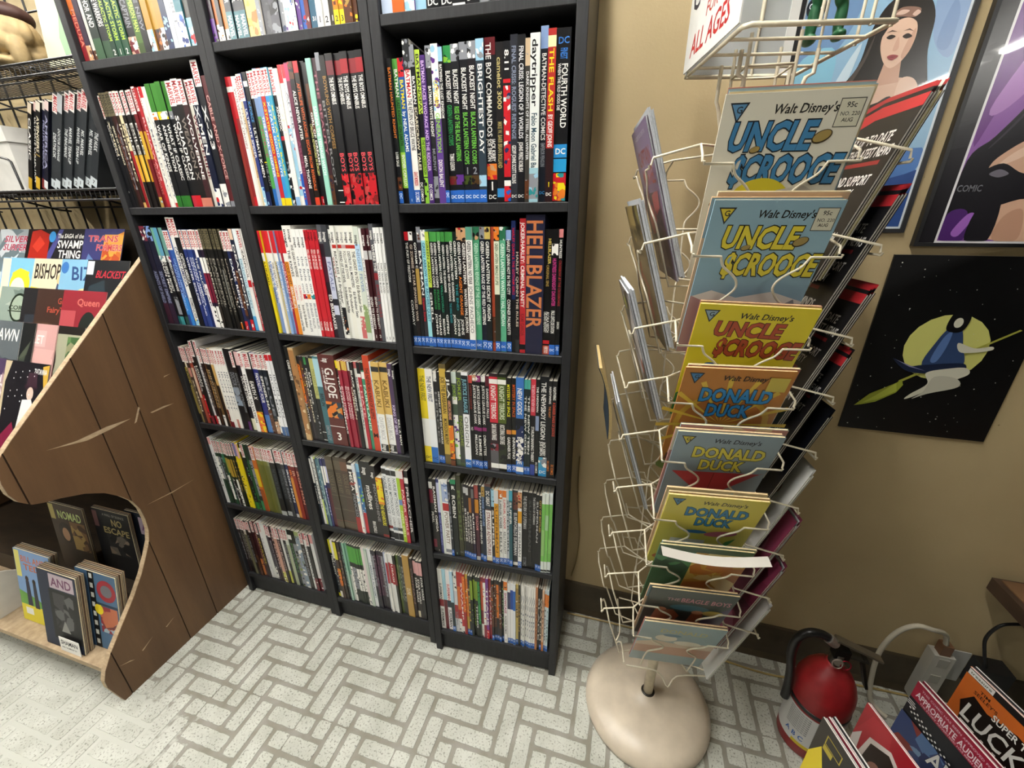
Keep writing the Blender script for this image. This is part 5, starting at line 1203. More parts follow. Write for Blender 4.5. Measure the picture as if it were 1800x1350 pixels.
WB = [(17, '141416', [('B', 0, 36, 'c8a030'), ('B', 222, 250, 'd8c8b0'), ('T', 90, 210, 'W', 'CLASSIC', .2, .8)]), (17, '16161a', [('B', 100, 103, 'Gd'), ('B', 226, 250, 'e8c8c0'), ('T', 20, 210, 'W', 'ULTIMATE COLLECTION', .2, .8)]), (19, '141414', [('B', 0, 36, 'd0a838'), ('B', 100, 103, 'Gd'), ('B', 226, 250, 'e0d8c8'), ('T', 110, 210, 'C', 'AVENGERS', .2, .8)]),
      (17, '1c1c34', [('B', 0, 30, '8a3a3a'), ('B', 226, 250, 'e8dcd4'), ('T', 60, 200, 'a8a8c8', 'MILITIA AMERICA', .2, .8)]), (17, '1a1c2a', [('B', 0, 24, 'e0e0e0'), ('B', 226, 250, 'e8d0cc'), ('T', 60, 210, 'a8a8c8', 'AMERICA', .2, .8)]),
      (26, '32363a', [('B', 214, 262, 'ece4e0'), ('T', 216, 258, 'R', 'MARVEL', .15, .85), ('T', 90, 160, 'd8dcdc', 'DEATHLOK', .25, .75), ('B', 0, 24, 'c8d0d4'), ('T', 6, 18, '2a2a2a', '1', .2, .8)]), (21, '32363a', [('B', 214, 262, 'b8bcc0'), ('T', 80, 170, 'd8dcdc', 'DOCTOR STRANGE', .25, .75), ('B', 0, 24, 'c8d0d4')]),
      (25, '2f3337', [('B', 214, 262, 'ece4e0'), ('T', 216, 258, 'R', 'MARVEL', .15, .85), ('T', 90, 170, 'd8dcdc', 'THE INHUMANS', .25, .75), ('B', 0, 24, 'c8d0d4'), ('T', 6, 18, '2a2a2a', '1', .2, .8)]), (25, '32363a', [('B', 214, 262, 'ece4e0'), ('T', 216, 258, 'R', 'MARVEL', .15, .85), ('T', 70, 170, 'd8dcdc', 'MARVEL TEAM-UP', .25, .75), ('B', 0, 24, 'c8d0d4'), ('T', 6, 18, '2a2a2a', '1', .2, .8)]),
      (24, '2f3337', [('B', 214, 262, 'e0d4d0'), ('T', 216, 258, 'R', 'MARVEL', .15, .85), ('T', 70, 170, 'd8dcdc', 'MARVEL TEAM-UP', .25, .75), ('B', 0, 24, 'c8d0d4'), ('T', 6, 18, '2a2a2a', '2', .2, .8)]), (26, '32363a', [('B', 214, 262, 'e8dcd8'), ('T', 216, 258, 'R', 'MARVEL', .15, .85), ('T', 90, 160, 'd8dcdc', 'MS. MARVEL', .25, .75), ('B', 0, 24, 'c8d0d4'), ('T', 6, 18, '2a2a2a', '1', .2, .8)]),
      (28, '32363a', [('B', 214, 262, 'e8dcd8'), ('T', 90, 160, 'd8dcdc', 'MS. MARVEL', .25, .75), ('B', 0, 24, 'c8d0d4'), ('T', 6, 18, '2a2a2a', '2', .2, .8)]), (30, '2c3034', [('B', 214, 262, 'c8bcb8'), ('T', 100, 150, 'd8dcdc', 'THE HULK', .25, .75), ('B', 0, 24, 'c8d0d4'), ('T', 6, 18, '2a2a2a', '7', .2, .8)])]
ex_ = np.array((cos(LEANB), 0, -sin(LEANB))); ez_ = np.array((sin(LEANB), 0, cos(LEANB))); xb = -0.446
BW = ['black paperback with gold foot', 'black paperback with long white lettering', 'black paperback with two gold bands', 'navy paperback with maroon foot', 'navy paperback with white foot', 'grey hardcover with white head', 'grey hardcover with plain grey head', 'grey hardcover with white head', 'grey hardcover with white head', 'grey hardcover with white head', 'grey hardcover with white head', 'grey hardcover with white head', 'thick grey hardcover with pale head']
for i, (w, base, its) in enumerate(WB):
    W_ = w / 1000 * 0.78; H_ = 0.252 if i < 5 else 0.264; zlow = 1.4305 + W_ * sin(LEANB)
    fr = Frame((xb, 0.055 + 0.004 * (i % 2), zlow), ex_, ez_, (0, -1, 0)); b = dict(base=base, it=its)
    mb = MB(); book_cover(mb, b, W_, H_, 0.17, fr); book_print(mb, fr, b, W_, H_, random.Random(i)); o = (xb, 0.055, 1.4305)
    ob = mb.build('book', GLOSS, origin=o); mp = MB(); book_pages(mp, W_, H_, 0.17, fr, i > 4); mp.build('pages', PAGES, ob, o)
    tag(ob, 'leaning %s, %s on the lower wire shelf' % (BW[i], ('%s from left' % ORD[i]) if i < 7 else ('%s from right' % ORD[12 - i])), 'book', 'leaning books on the wire shelf')
    xb += W_ / cos(LEANB) + (0.0012 if i != 4 else 0.010)
bx = tag(empty('storage_box', (-0.56, 0.13, 1.4305)), 'plain white cardboard box on the lower wire shelf', 'box'); o = (-0.56, 0.13, 1.4305)
mb = MB(); mb.box((-0.66, 0.06, 1.4305), (-0.466, 0.235, 1.585), colr('dcdad4')); mb.build('body', CARD, bx, o)
mb = MB(); mb.box((-0.664, 0.056, 1.560), (-0.462, 0.238, 1.600), colr('e4e2dc')); mb.build('lid', CARD, bx, o)
mb = MB(); mb.tube([(-0.60, 0.042, 1.432), (-0.60, 0.042, 1.535), (-0.595, 0.042, 1.54), (-0.462, 0.042, 1.512), (-0.452, 0.042, 1.505), (-0.448, 0.042, 1.432)], 0.003)
tag(mb.build('wire_bookend', BLACKWIRE, origin=(-0.55, 0.042, 1.431)), 'black bent-wire bookend in front of the white box', 'bookend')
# figurine: a squat tan creature with heavy brow, dark cap, sitting pose
import bmesh
def blob(parts, name, mat, parent, origin, col, sub=3):
    """join ellipsoids (centre, radii) by a voxel remesh into one smooth body"""
    bm = bmesh.new()
    for c, r in parts:
        g = bmesh.ops.create_icosphere(bm, subdivisions=sub, radius=1.0)
        for v in g['verts']: v.co = Vector((c[0] + v.co.x * r[0] - origin[0], c[1] + v.co.y * r[1] - origin[1], c[2] + v.co.z * r[2] - origin[2]))
    me = bpy.data.meshes.new(name); bm.to_mesh(me); bm.free()
    ob = bpy.data.objects.new(name, me); COL.objects.link(ob); ob.location = origin
    if parent: ob.parent = parent; ob.matrix_parent_inverse = parent_matrix(parent).inverted()
    rm = ob.modifiers.new('join', 'REMESH'); rm.mode = 'VOXEL'; rm.voxel_size = 0.004; rm.use_smooth_shade = True
    me.materials.append(mat); return ob
TANFUR = new_mat('tan_resin', 0.6, 0.3, col='a8926a', attr=False, noise=0.25, nscale=30, bump=0.4, bscale=80)
DARKCAP = new_mat('dark_cap', 0.6, 0.3, col='3a2420', attr=False, noise=0.2)
fo = (-0.375, 0.10, 1.7225); fig = tag(empty('figurine', fo), 'tan resin creature figurine with heavy brow on the upper wire shelf', 'figurine')
FX_ = -0.372
def fp(x, y, z): return (FX_ + x, y, z)
blob([(fp(0, 0.125, 1.765), (0.075, 0.055, 0.045)), (fp(0, 0.10, 1.806), (0.078, 0.066, 0.060)), (fp(0, 0.040, 1.788), (0.040, 0.032, 0.024)), (fp(-0.045, 0.055, 1.782), (0.026, 0.03, 0.026)), (fp(0.045, 0.055, 1.782), (0.026, 0.03, 0.026)), (fp(0.070, 0.075, 1.760), (0.017, 0.02, 0.038)), (fp(-0.070, 0.075, 1.760), (0.017, 0.02, 0.038)), (fp(0.040, 0.055, 1.7385), (0.026, 0.036, 0.013)), (fp(-0.040, 0.055, 1.7385), (0.026, 0.036, 0.013)), (fp(0, 0.044, 1.828), (0.056, 0.020, 0.011)), (fp(0.076, 0.10, 1.81), (0.012, 0.014, 0.026)), (fp(-0.076, 0.10, 1.81), (0.012, 0.014, 0.026))], 'body', TANFUR, fig, fo, None)
blob([(fp(0, 0.105, 1.852), (0.070, 0.060, 0.032)), (fp(0, 0.045, 1.846), (0.054, 0.030, 0.007))], 'cap', DARKCAP, fig, fo, None)
EYE = new_mat('dark_eye', 0.15, 0.5, col='181410', attr=False); EYEW = new_mat('pale_eye', 0.25, 0.5, col='cfc6ae', attr=False)
for sx in (-0.028, 0.028):
    blob([(fp(sx, 0.034, 1.812), (0.012, 0.007, 0.007))], 'eye_white', EYEW, fig, fo, None, 2); blob([(fp(sx, 0.0285, 1.812), (0.006, 0.004, 0.006))], 'eye', EYE, fig, fo, None, 2)
mb = MB(); mb.tube([fp(-0.026, 0.010, 1.780), fp(0, 0.007, 1.776), fp(0.026, 0.010, 1.780)], 0.002, colr('3a2820'), 6); mb.build('mouth', PLASTIC, fig, fo)
mb = MB(); fr = Frame((-0.225, 0.085, 1.7245), (1, 0.0, 0), (0, 0.12, 0.99), (0, -0.99, 0.12)); mb.fbox(fr, 0, 0, -0.006, 0.165, 0.25, 0, colr('d8d6b8'))
printed(mb, fr, [('r', 4, 4, 161, 246, 'd4d4b0'), ('p', [(70, 20), (60, 60), (74, 110), (66, 160), (80, 220), (104, 226), (120, 160), (112, 100), (124, 50), (104, 24)], '8fae8a'), ('p', [(78, 150), (84, 214), (100, 214), (108, 160)], '6a7a88')], random.Random(2))
tag(mb.build('art_print', PAPER, origin=(-0.15, 0.085, 1.7225)), 'cream card with a pale green brush shape on the upper wire shelf', 'picture card')
bm = bmesh.new(); bmesh.ops.create_icosphere(bm, subdivisions=3, radius=0.03); rr = random.Random(5)
for v in bm.verts: v.co *= 0.7 + 0.6 * rr.random(); v.co.z *= 1.2
me = bpy.data.meshes.new('crumpled_bag'); bm.to_mesh(me); bm.free(); bag = bpy.data.objects.new('crumpled_bag', me); COL.objects.link(bag); bag.location = (-0.095, 0.155, 1.36)
cl = bpy.data.materials.new('clear_film'); cl.use_nodes = True; _b = cl.node_tree.nodes['Principled BSDF']; _b.inputs['Base Color'].default_value = (0.9, 0.92, 0.93, 1); _b.inputs['Roughness'].default_value = 0.15; _b.inputs['Transmission Weight'].default_value = 0.55; _b.inputs['IOR'].default_value = 1.15
me.materials.append(cl); tag(bag, 'crumpled clear plastic bag tucked above the rack beside the bookcase', 'plastic bag')
# ---------------------------------------------------------------- wire spinner rack
SYAW = radians(7.5)
def sax(z): return np.array((1.482, 0.003))
def S(k, out, t, z):
    """point on side k (0 front, 1 right, 2 back, 3 left): distance out from the axis, t to the right of someone facing that side"""
    a = SYAW + k * pi / 2; n = np.array((sin(a), -cos(a))); tg = np.array((cos(a), sin(a))); c = sax(z)
    return np.array((c[0] + n[0] * out + tg[0] * t, c[1] + n[1] * out + tg[1] * t, z))
POCKET = [1.492, 1.368, 1.226, 1.122, 1.012, 0.888, 0.770, 0.650, 0.540]     # z of the comic tops, pocket by pocket
SPB = (1.482, 0.0, 0.0)
spin = tag(empty('spinner_rack', SPB), 'cream wire comic spinner rack on a round metal base', 'spinner rack')
BASEM = new_mat('cream_enamel_base', 0.32, 0.5, col='cfc2ae', attr=False, noise=0.10, nscale=18)
mb = MB(); mb.lathe([(0.168, 0.0), (0.176, 0.006), (0.1765, 0.016), (0.170, 0.030), (0.155, 0.042), (0.120, 0.052), (0.070, 0.058), (0.022, 0.060), (0.020, 0.064)], SPB, (1, 1, 1), 64); mb.build('base', BASEM, spin, SPB)
mb = MB(); mb.lathe([(0.0135, 0.055), (0.0135, 1.50)], SPB, (1, 1, 1), 16); mb.build('post', CREAMWIRE, spin, SPB)
mb = MB(); mb.lathe([(0.019, 0.060), (0.019, 0.064), (0.015, 0.066)], SPB, colr('2a2620'), 20); mb.build('collar', PLASTIC, spin, SPB)
r1 = 0.0019
def wire(name, pts, r=r1, closed=False):
    mb = MB(); mb.tube(pts, r, n=6, closed=closed); return mb.build(name, CREAMWIRE, spin, SPB)
for k in range(4):          # four upright rods and their square ties
    wire('upright_rod', [S(k, 0.034, 0.034, z) for z in (0.24, 0.6, 1.1, 1.60)], 0.0026)
for z in (0.26, 0.48, 0.86, 1.2, 1.56):
    wire('tie_ring', [S(k, 0.034, -0.034, z) for k in range(4)], 0.002, True)
def smooth(P, n=4):
    out = []
    for i in range(len(P) - 1):
        p0, p1, p2, p3 = P[max(i - 1, 0)], P[i], P[i + 1], P[min(i + 2, len(P) - 1)]
        for j in range(n):
            t = j / n; out.append(0.5 * ((2 * p1) + (-p0 + p2) * t + (2 * p0 - 5 * p1 + 4 * p2 - p3) * t * t + (-p0 + 3 * p1 - 3 * p2 + p3) * t ** 3))
    return out + [P[-1]]
POUT = [0.150, 0.168, 0.155, 0.162, 0.178, 0.186, 0.183, 0.176, 0.165]; PTAN = [0.36] * 9
def lerp_out(z, zt, k=0):  # how far out the leaning cover is at height z
    i = POCKET.index(zt); o, t = (POUT[i], PTAN[i]) if k == 0 else (0.192, 0.34) if k == 1 else (0.182, 0.33)
    return o - (zt - z) * t
for k in range(4):
    for zt in POCKET + [0.47] * (0):
        zb = zt - 0.072; kt = 1.19 if k == 1 else 1.05 if k == 0 else 1.0; kz = 0.024 if k == 1 else 0.0
        for s in (-1, 1):
            f = lambda t, dz: S(k, lerp_out(zb + dz, zt, k) + (0.010 if k else (0.016 if zt > 1.2 else 0.009)), s * t * kt, zb + dz)
            bib = [f(0.096, 0.004), f(0.096, 0), f(0.060, 0)] + smooth([f(0.058, 0), f(0.055, -0.008), f(0.050, -0.016), f(0.036, -0.027), f(0.027, -0.038), f(0.026, -0.050), f(0.036, -0.064), f(0.048, -0.076), f(0.053, -0.088), f(0.055, -0.125)], 3) + [S(k, lerp_out(zb - 0.182 - kz, zt, k) + 0.010, s * 0.057, zb - 0.184 - kz), S(k, 0.036, s * 0.034, zb - 0.186 - kz)]
            wire('pocket_wire', bib)
            wire('side_wire', [S(k, lerp_out(zb, zt, k) + 0.008, s * 0.096 * kt, zb + 0.004), S(k, lerp_out(zb, zt, k) + 0.006, s * 0.097 * kt, zb + 0.014), *([S(k, 0.100, s * 0.113, zb + 0.030), S(k, 0.098, s * 0.098, zb + 0.032)] if k == 1 else [S(k, 0.098, s * 0.098, zb + 0.030)]), S(k, 0.034, s * 0.034, zb + 0.032)])
# bottom loop of the wire column
for k in range(4): wire('foot_wire', [S(k, 0.10, -0.095, 0.300), S(k, 0.10, -0.03, 0.296)] + smooth([S(k, 0.10, -0.02, 0.292), S(k, 0.10, -0.005, 0.275), S(k, 0.11, 0.01, 0.255), S(k, 0.10, 0.03, 0.285), S(k, 0.10, 0.095, 0.300)], 3))
# header tray and sign
TY = radians(13.5); TC = np.array((1.490, -0.012)); TZ = 1.578
def TR(x, y, z): return np.array((TC[0] + cos(TY) * x - sin(TY) * y, TC[1] + sin(TY) * x + cos(TY) * y, z))
hx, hy = 0.0925, 0.110
wire('tray_rim', [TR(-hx + 0.008, -hy, TZ), TR(hx, -hy, TZ), TR(hx, hy, TZ), TR(-hx, hy, TZ), TR(-hx, -hy + 0.008, TZ)], 0.0034, True)
wire('tray_rim', [TR(-hx, -hy, TZ + 0.17), TR(hx, -hy, TZ + 0.17), TR(hx, hy, TZ + 0.17), TR(-hx, hy, TZ + 0.17)], 0.003, True)
for (x, y) in ((-hx + 0.02, -hy), (0.0, -hy), (hx - 0.03, -hy), (hx, -0.04), (hx, 0.05), (0.02, hy), (-hx, hy - 0.01), (hx - 0.001, -hy + 0.005)):
    wire('tray_wire', [TR(x, y, TZ + 0.17), TR(x, y, TZ - 0.004)], 0.0022)
for s in (-1, 1):
    wire('tray_hook', [TR(s * 0.055, -0.02, TZ), TR(s * 0.055, -0.02, TZ - 0.03), TR(s * 0.045, -0.02, TZ - 0.035), TR(s * 0.043, -0.01, TZ - 0.06), S(0, 0.03, s * 0.034, 1.49)], 0.003)
    wire('tray_hook', [TR(s * 0.055, 0.05, TZ), TR(s * 0.055, 0.05, TZ - 0.05), TR(s * 0.050, 0.05, TZ - 0.06), S(2, 0.034, -s * 0.034, 1.47)], 0.003)
for y in (-0.06, 0.0, 0.06): wire('tray_wire', [TR(-hx, y, TZ), TR(hx, y, TZ)], 0.0022)
sg = tag(empty('header_sign', TR(-hx, 0, TZ + 0.004)), 'white COMICS FOR ALL AGES sign on top of the spinner rack', 'sign'); so = TR(-hx, 0, TZ + 0.004)
fr = Frame(TR(-hx - 0.006, hy - 0.002, TZ + 0.004), TR(-hx, -hy, 0) - TR(-hx, hy, 0), (0, 0, 1), TR(-1, 0, 0) - TR(0, 0, 0))
mb = MB(); mb.fbox(fr, 0, 0, -0.002, 0.212, 0.16, 0, colr('d8d8d4'))
for s_, v, h, c, L_ in (('ALL AGES', 0.016, 0.030, 'b02828', 0.15), ('FOR', 0.054, 0.018, 'b04038', 0.045), ('COMICS', 0.080, 0.036, '2a2c3c', 0.18)):
    mb.ptext(fr, s_, 0.1, v, h, colr(c), 2, length=L_, align='c', shear=0.1)
mb.build('front_panel', PLASTIC, sg, so)
fr = Frame(TR(-hx, hy + 0.004, TZ + 0.004), TR(1, 0, 0) - TR(0, 0, 0), (0, 0, 1), TR(0, -1, 0) - TR(0, 0, 0)); mb = MB(); mb.fbox(fr, 0, 0, -0.002, 0.160, 0.16, 0, colr('b4b8b8')); mb.fbox(fr, 0.160, 0, -0.002, 0.176, 0.16, 0.001, colr('e0e0dc')); mb.build('back_panel', PLASTIC, sg, so)
# green toy figure standing in the tray
GREEN = new_mat('green_toy_plastic', 0.45, 0.4, col='1f5a38', attr=False, noise=0.2, nscale=60)
tb = TR(0.066, 0.0, TZ + 0.008); toy = tag(empty('toy_figure', tb), 'green moulded toy figure standing in the spinner tray, legs showing', 'toy figure')
blob([(tuple(tb + np.array(c)), r) for c, r in (((-0.018, -0.008, 0.006), (0.009, 0.018, 0.007)), ((-0.016, 0.002, 0.03), (0.008, 0.009, 0.03)), ((-0.014, 0.0, 0.075), (0.011, 0.012, 0.032)), ((0.020, -0.004, 0.010), (0.009, 0.018, 0.007)), ((0.020, 0.004, 0.034), (0.008, 0.009, 0.028)), ((0.014, 0.0, 0.075), (0.011, 0.012, 0.032)), ((0, 0, 0.115), (0.022, 0.014, 0.022)), ((0, 0, 0.150), (0.026, 0.015, 0.03)), ((-0.034, 0, 0.15), (0.007, 0.008, 0.032)), ((0.034, 0, 0.15), (0.007, 0.008, 0.032)), ((0, 0, 0.195), (0.013, 0.014, 0.017)))], 'body', GREEN, toy, tb, None, 2).modifiers['join'].voxel_size = 0.0025

# ---------------------------------------------------------------- comics in the pockets
def pocket_frame(k, zt, depth, w, h, t0=None, dz=0.0, inside=False):
    """frame of a leaning cover; depth moves it inwards; inside=True faces the axis"""
    t0 = -w / 2 if t0 is None else t0
    top, bot = S(k, lerp_out(zt, zt, k), 0, zt), S(k, lerp_out(zt - 0.242, zt, k), 0, zt - 0.242); ey = (top - bot) / np.linalg.norm(top - bot)
    ex = S(k, 0.1, 1, zt) - S(k, 0.1, 0, zt); n = np.cross(ex, ey); n /= np.linalg.norm(n)
    o = S(k, lerp_out(zt, zt, k), t0, zt) + ey * (dz - h) - n * depth
    if inside: return Frame(o + ex * w, -ex, ey, -n)
    return Frame(o, ex, ey, n)
def logo(c): return [('p', [(8, 248), (32, 248), (20, 224)], '20242a'), ('p', [(10.5, 246), (29, 246), (20, 228)], c), T('G', 17, 236, 8, '20242a')]
PRICE = [('r', 138, 216, 166, 248, '4a4a44'), ('r', 139, 217, 165, 247, 'd0cdb8'), T('95c', 146, 238, 6, '3a3a36'), T('NO. 220', 142, 229, 4.5, '6a6a62'), T('AUG', 146, 222, 4.5, '3a3a36')]
def disney(c1): return [T("Walt Disney's", 62, 234, 11, c1, length=76, shear=0.18)]
COIN = lambda u, v, r, a: [('e', u, v, r, r * 0.62, '3a2c16', a), ('e', u, v + 0.6, r * 0.88, r * 0.5, 'a08a50', a)]
FRONT = [
 ('cream comic with big blue title and gold coins, topmost in the spinner', 'dcd8c8', logo('5a8ab0') + disney('20201c') + PRICE + [T('UNCLE', 14, 192, 34, '3f7fae', length=104, shear=0.14, outline='16202a', style='x'), T('$CROOGE', 26, 150, 36, '3f7fae', length=136, shear=0.14, outline='16202a', style='x')] + COIN(130, 206, 12, 25) + COIN(52, 192, 7, 20) +
  [('e', 74, 110, 46, 46, 'd8c830', 0, 0, 180), ('p', [(70, 104), (78, 128), (96, 140), (128, 146), (150, 134), (120, 122), (112, 100)], 'c4bfb4'), ('a', 60, 60, 130, 104, ['e8e4da', 'b8b2a6', '8a8478'], 8), ('p', [(120, 60), (124, 100), (136, 96), (140, 106), (160, 100), (164, 60)], '5a4230')] + [q for i in range(9) for q in COIN(14 + 4 * (i % 3), 120 - 13 * i, 5.5, 40 * i)]),
 ('pale blue comic with yellow title above a palm shore, second pocket of the spinner', '8fb0c0', logo('d8c43a') + [('p', [(0, 0), (170, 0), (170, 104), (120, 120), (70, 108), (30, 120), (0, 108)], 'e2ddd2')] + disney('20201c') + PRICE + [T('UNCLE', 22, 190, 33, 'e0cf3e', length=104, shear=0.12, outline='22221c', style='x'), T('$CROOGE', 34, 148, 35, 'e0cf3e', length=132, shear=0.12, outline='22221c', style='x')] + COIN(132, 200, 11, 25) + COIN(60, 190, 7, 20) +
  [('p', [(0, 0), (0, 110), (24, 100), (34, 60), (20, 0)], 'b08a88'), ('a', 16, 20, 60, 84, ['8a8a8c', '6a6a6e', 'a4a4a4', 'd0d0cc'], 14), ('a', 70, 30, 112, 96, ['e8e6e0', 'd8d2c6', '4a6a88'], 8), ('p', [(124, 62), (140, 96), (156, 108), (160, 100), (146, 70), (134, 54)], '8e9092'), ('r', 104, 0, 170, 22, '4aa0a8'), ('r', 142, 4, 147, 26, '8a6a34'), ('e', 132, 30, 14, 5, '4a9a3c', 20), ('e', 158, 30, 13, 5, '4a9a3c', -25), ('e', 146, 38, 5, 12, '58a848', 0)]),
 ('bright yellow comic with a brick-red title, third pocket of the spinner', 'dccb26', [('r', 0, 0, 170, 258, 'dccb26')] + logo('8aa0b0') + disney('2a2418') + [T('UNCLE', 30, 200, 28, 'b04a2a', length=100, shear=0.12, outline='5a1c14', style='x'), T('$CROOGE', 40, 160, 34, 'b04a2a', length=124, shear=0.12, outline='5a1c14', style='x'), ('p', [(0, 0), (0, 60), (30, 84), (60, 70), (110, 78), (170, 60), (170, 0)], '3a7a3c'), ('p', [(84, 40), (90, 110), (120, 128), (146, 104), (140, 40)], 'b0622c'), ('r', 96, 74, 138, 90, 'e8e0c8'), T('176-671', 99, 78, 8, '3a3426', length=36), ('e', 46, 96, 22, 30, '3a6a9a'), ('e', 50, 134, 17, 6, '2a5a98', -12), ('r', 56, 56, 76, 88, '24344c'), ('e', 66, 56, 22, 6, '24344c'), ('e', 22, 20, 14, 22, 'a02820')]),
 ('orange-brown comic with yellow burst and blue title, fourth pocket of the spinner', 'b8782e', [('r', 0, 0, 170, 258, 'b8782e'), ('e', 84, 130, 80, 76, 'c89a30'), ('e', 84, 130, 70, 66, 'b06a28')] + [('p', [(84, 130), (84 + 110 * cos(a), 130 + 110 * sin(a)), (84 + 110 * cos(a + .08), 130 + 110 * sin(a + .08))], 'd8b43a') for a in np.arange(0, 6.2, 0.4)] + [('r', 0, 0, 170, 258 * 0.0, 'b8782e')] + logo('3a78a8') + disney('2a1c10') + [T('DONALD', 34, 186, 30, '2f86c0', length=116, outline='14283c', style='x'), T('DUCK', 52, 150, 30, '2f86c0', length=72, outline='14283c', style='x'), ('p', [(10, 40), (16, 120), (36, 52)], 'e0d4b8'), ('p', [(6, 20), (40, 26), (36, 42), (8, 40)], '6a4428'), ('a', 56, 60, 130, 120, ['d8d0bc', 'c89a58', 'a87a3c', 'e0dccc'], 12), ('p', [(90, 20), (110, 70), (150, 60), (146, 20)], '8ab0a4'), ('r', 40, 8, 90, 30, '2a62a0'), ('e', 20, 4, 26, 16, '6a7a34'), ('r', 134, 214, 164, 244, 'c8b44a')]),
 ('grey-blue comic with a red kite and yellow title, fifth pocket of the spinner', '8698a2', [('r', 0, 0, 170, 258, '8698a2')] + logo('c8b83c') + disney('20242a') + [T('DONALD', 34, 194, 28, 'd8cc48', length=120, outline='26261c', style='x'), T('DUCK', 52, 160, 28, 'd8cc48', length=74, outline='26261c', style='x'), ('p', [(20, 150), (84, 96), (168, 160), (150, 150)], 'b03038'), ('p', [(10, 150), (160, 156), (86, 70)], 'b83840'), ('r', 84, 70, 85, 150, '5a1c20'), ('p', [(10, 20), (14, 90), (40, 60), (50, 30)], '3a3034'), ('a', 90, 20, 160, 84, ['e4e2dc', '2f78b0', 'd8d0c0', 'c8a838'], 14), ('e', 70, 60, 7, 6, 'b02830')]),
 ('lemon yellow comic with a purple flower pot and blue title, sixth pocket of the spinner', 'dccf58', [('r', 0, 0, 170, 258, 'dccf58')] + logo('4a8ab0') + disney('3a3a20') + [T('DONALD', 38, 196, 27, '2f82b4', length=110, outline='1a3040', style='x'), T('DUCK', 62, 164, 26, '2f82b4', length=64, outline='1a3040', style='x'), ('r', 104, 20, 146, 56, '6a4a7c'), ('r', 100, 50, 150, 60, '7a5a8c'), ('p', [(120, 58), (134, 110), (150, 126), (142, 100), (128, 58)], '4a9a48'), ('p', [(126, 58), (150, 90), (168, 100), (156, 80), (132, 58)], '58a850'), ('e', 118, 138, 30, 10, 'c8687c', 12), ('a', 30, 40, 96, 110, ['e6e4dc', '3a82b8', '8a5a34', 'd8d4c8'], 12), ('e', 40, 34, 34, 14, 'c8743a', 15), ('e', 70, 140, 22, 6, '3a82b8')]),
 ('green and amber comic lying half folded in the seventh pocket of the spinner', '3a6a44', [('r', 0, 0, 170, 258, '3a5a3c'), ('a', 0, 60, 80, 240, ['2f6a48', '4a8a5a', '26503a', '7a9a6a'], 18), ('a', 70, 60, 170, 240, ['c8983c', 'd8c060', 'b8702c', 'e0cc88'], 20)]),
 ('dark green comic with pink lettering over a purple corner, eighth pocket of the spinner', '2c3c38', [('r', 0, 0, 170, 258, '2c3c38'), ('p', [(90, 0), (170, 0), (170, 200), (120, 120)], '3a2a58'), T('THE', 38, 206, 14, 'b08a90', length=26), T('BEAGLE BOYS', 66, 204, 20, 'c07a88', length=98), ('e', 90, 176, 40, 16, '3f6a78'), ('p', [(20, 90), (24, 150), (60, 160), (78, 130), (70, 90)], 'a85a34'), ('p', [(96, 90), (100, 150), (124, 150), (126, 90)], 'a85a34'), ('e', 34, 158, 12, 10, 'c88a64'), ('e', 110, 158, 12, 10, 'c88a64'), ('e', 142, 160, 22, 14, 'c8b45a')]),
 ('faded blue and salmon comic in the lowest pocket of the spinner', '8aa0a4', [('r', 0, 0, 170, 258, '88a0a6'), ('r', 0, 60, 170, 130, 'b88a70'), ('p', [(0, 130), (40, 150), (90, 140), (170, 160), (170, 120), (0, 110)], 'c8b49c'), T('DONALD', 40, 204, 22, 'b0ac6a', length=100), ('e', 60, 170, 24, 20, 'd8d2c0'), ('e', 110, 150, 30, 14, 'e0dac8'), ('e', 70, 190, 20, 8, '4a7890')])]
POSE = {0: ((1.4145, -0.158, 1.500), 3.0, 17, 0.5), 1: ((1.4205, -0.172, 1.3725), 8.0, 18, 0.5), 2: ((1.4265, -0.155, 1.2245), 3.0, 22, 1.0)}
STACK = [3, 3, 2, 2, 3, 3, 2, 2, 2]
TINT = ['b8867c', 'c8b894', '8aa0a8', 'c8a888', 'a86a62', 'd8ccb0']
GWORD = 'comics in the front pockets of the spinner'
for i, (lab, base, sp) in enumerate(FRONT):
    zt = POCKET[i]
    TS = [-0.010, 0.002, 0.006, 0, 0, 0, 0, 0, 0][i]
    for j in range(STACK[i]):
        dz = 0.006 * ((j * 7) % 3 - 0.6) if j else 0.0; t0 = -0.085 + TS + (0.004 * ((j * 5 + i) % 3 - 1) if j else 0)
        if i == 0 and j == 2: t0 += 0.003; dz = 0.006
        if i == 0 and j == 1: dz = 0.003
        fr = pocket_frame(0, zt, 0.0008 + (0.010 if i < 2 else 0) + 0.0046 * j, 0.17, 0.258, t0, dz)
        if i in POSE:
            (px, py, pz), yw, ln, ro = POSE[i]; yw, ln, ro = radians(yw), radians(ln), radians(ro)
            ex = np.array((cos(yw), sin(yw), 0)); n0 = np.array((sin(yw), -cos(yw), 0)); dn = -(np.array((0, 0, 1.0)) * cos(ln) + n0 * sin(ln))
            e = ex * cos(ro) + dn * sin(ro); d = dn * cos(ro) - ex * sin(ro); nn_ = np.cross(e, -d)
            fr = Frame(np.array((px, py, pz)) + d * (0.258 - dz) + e * (t0 + 0.085 - TS) - nn_ * (0.0046 * j), e, -d, nn_)
        if j == 0: comic('comic_book', lab, GWORD, fr, 0.17, 0.258, 0.0036, sp, base, pages='d8c496', mat=GLOSS)
        else: comic('comic_book', '%s comic behind the %s' % (ORD[j], lab.split(',')[0].split(' lying')[0]), GWORD, fr, 0.17, 0.258, 0.0036, [('a', 0, 200, 170, 257, [TINT[(i + j) % 6], TINT[(i + j + 1) % 6]], 4)], TINT[(i + 2 * j) % 6], pages='d8c496')
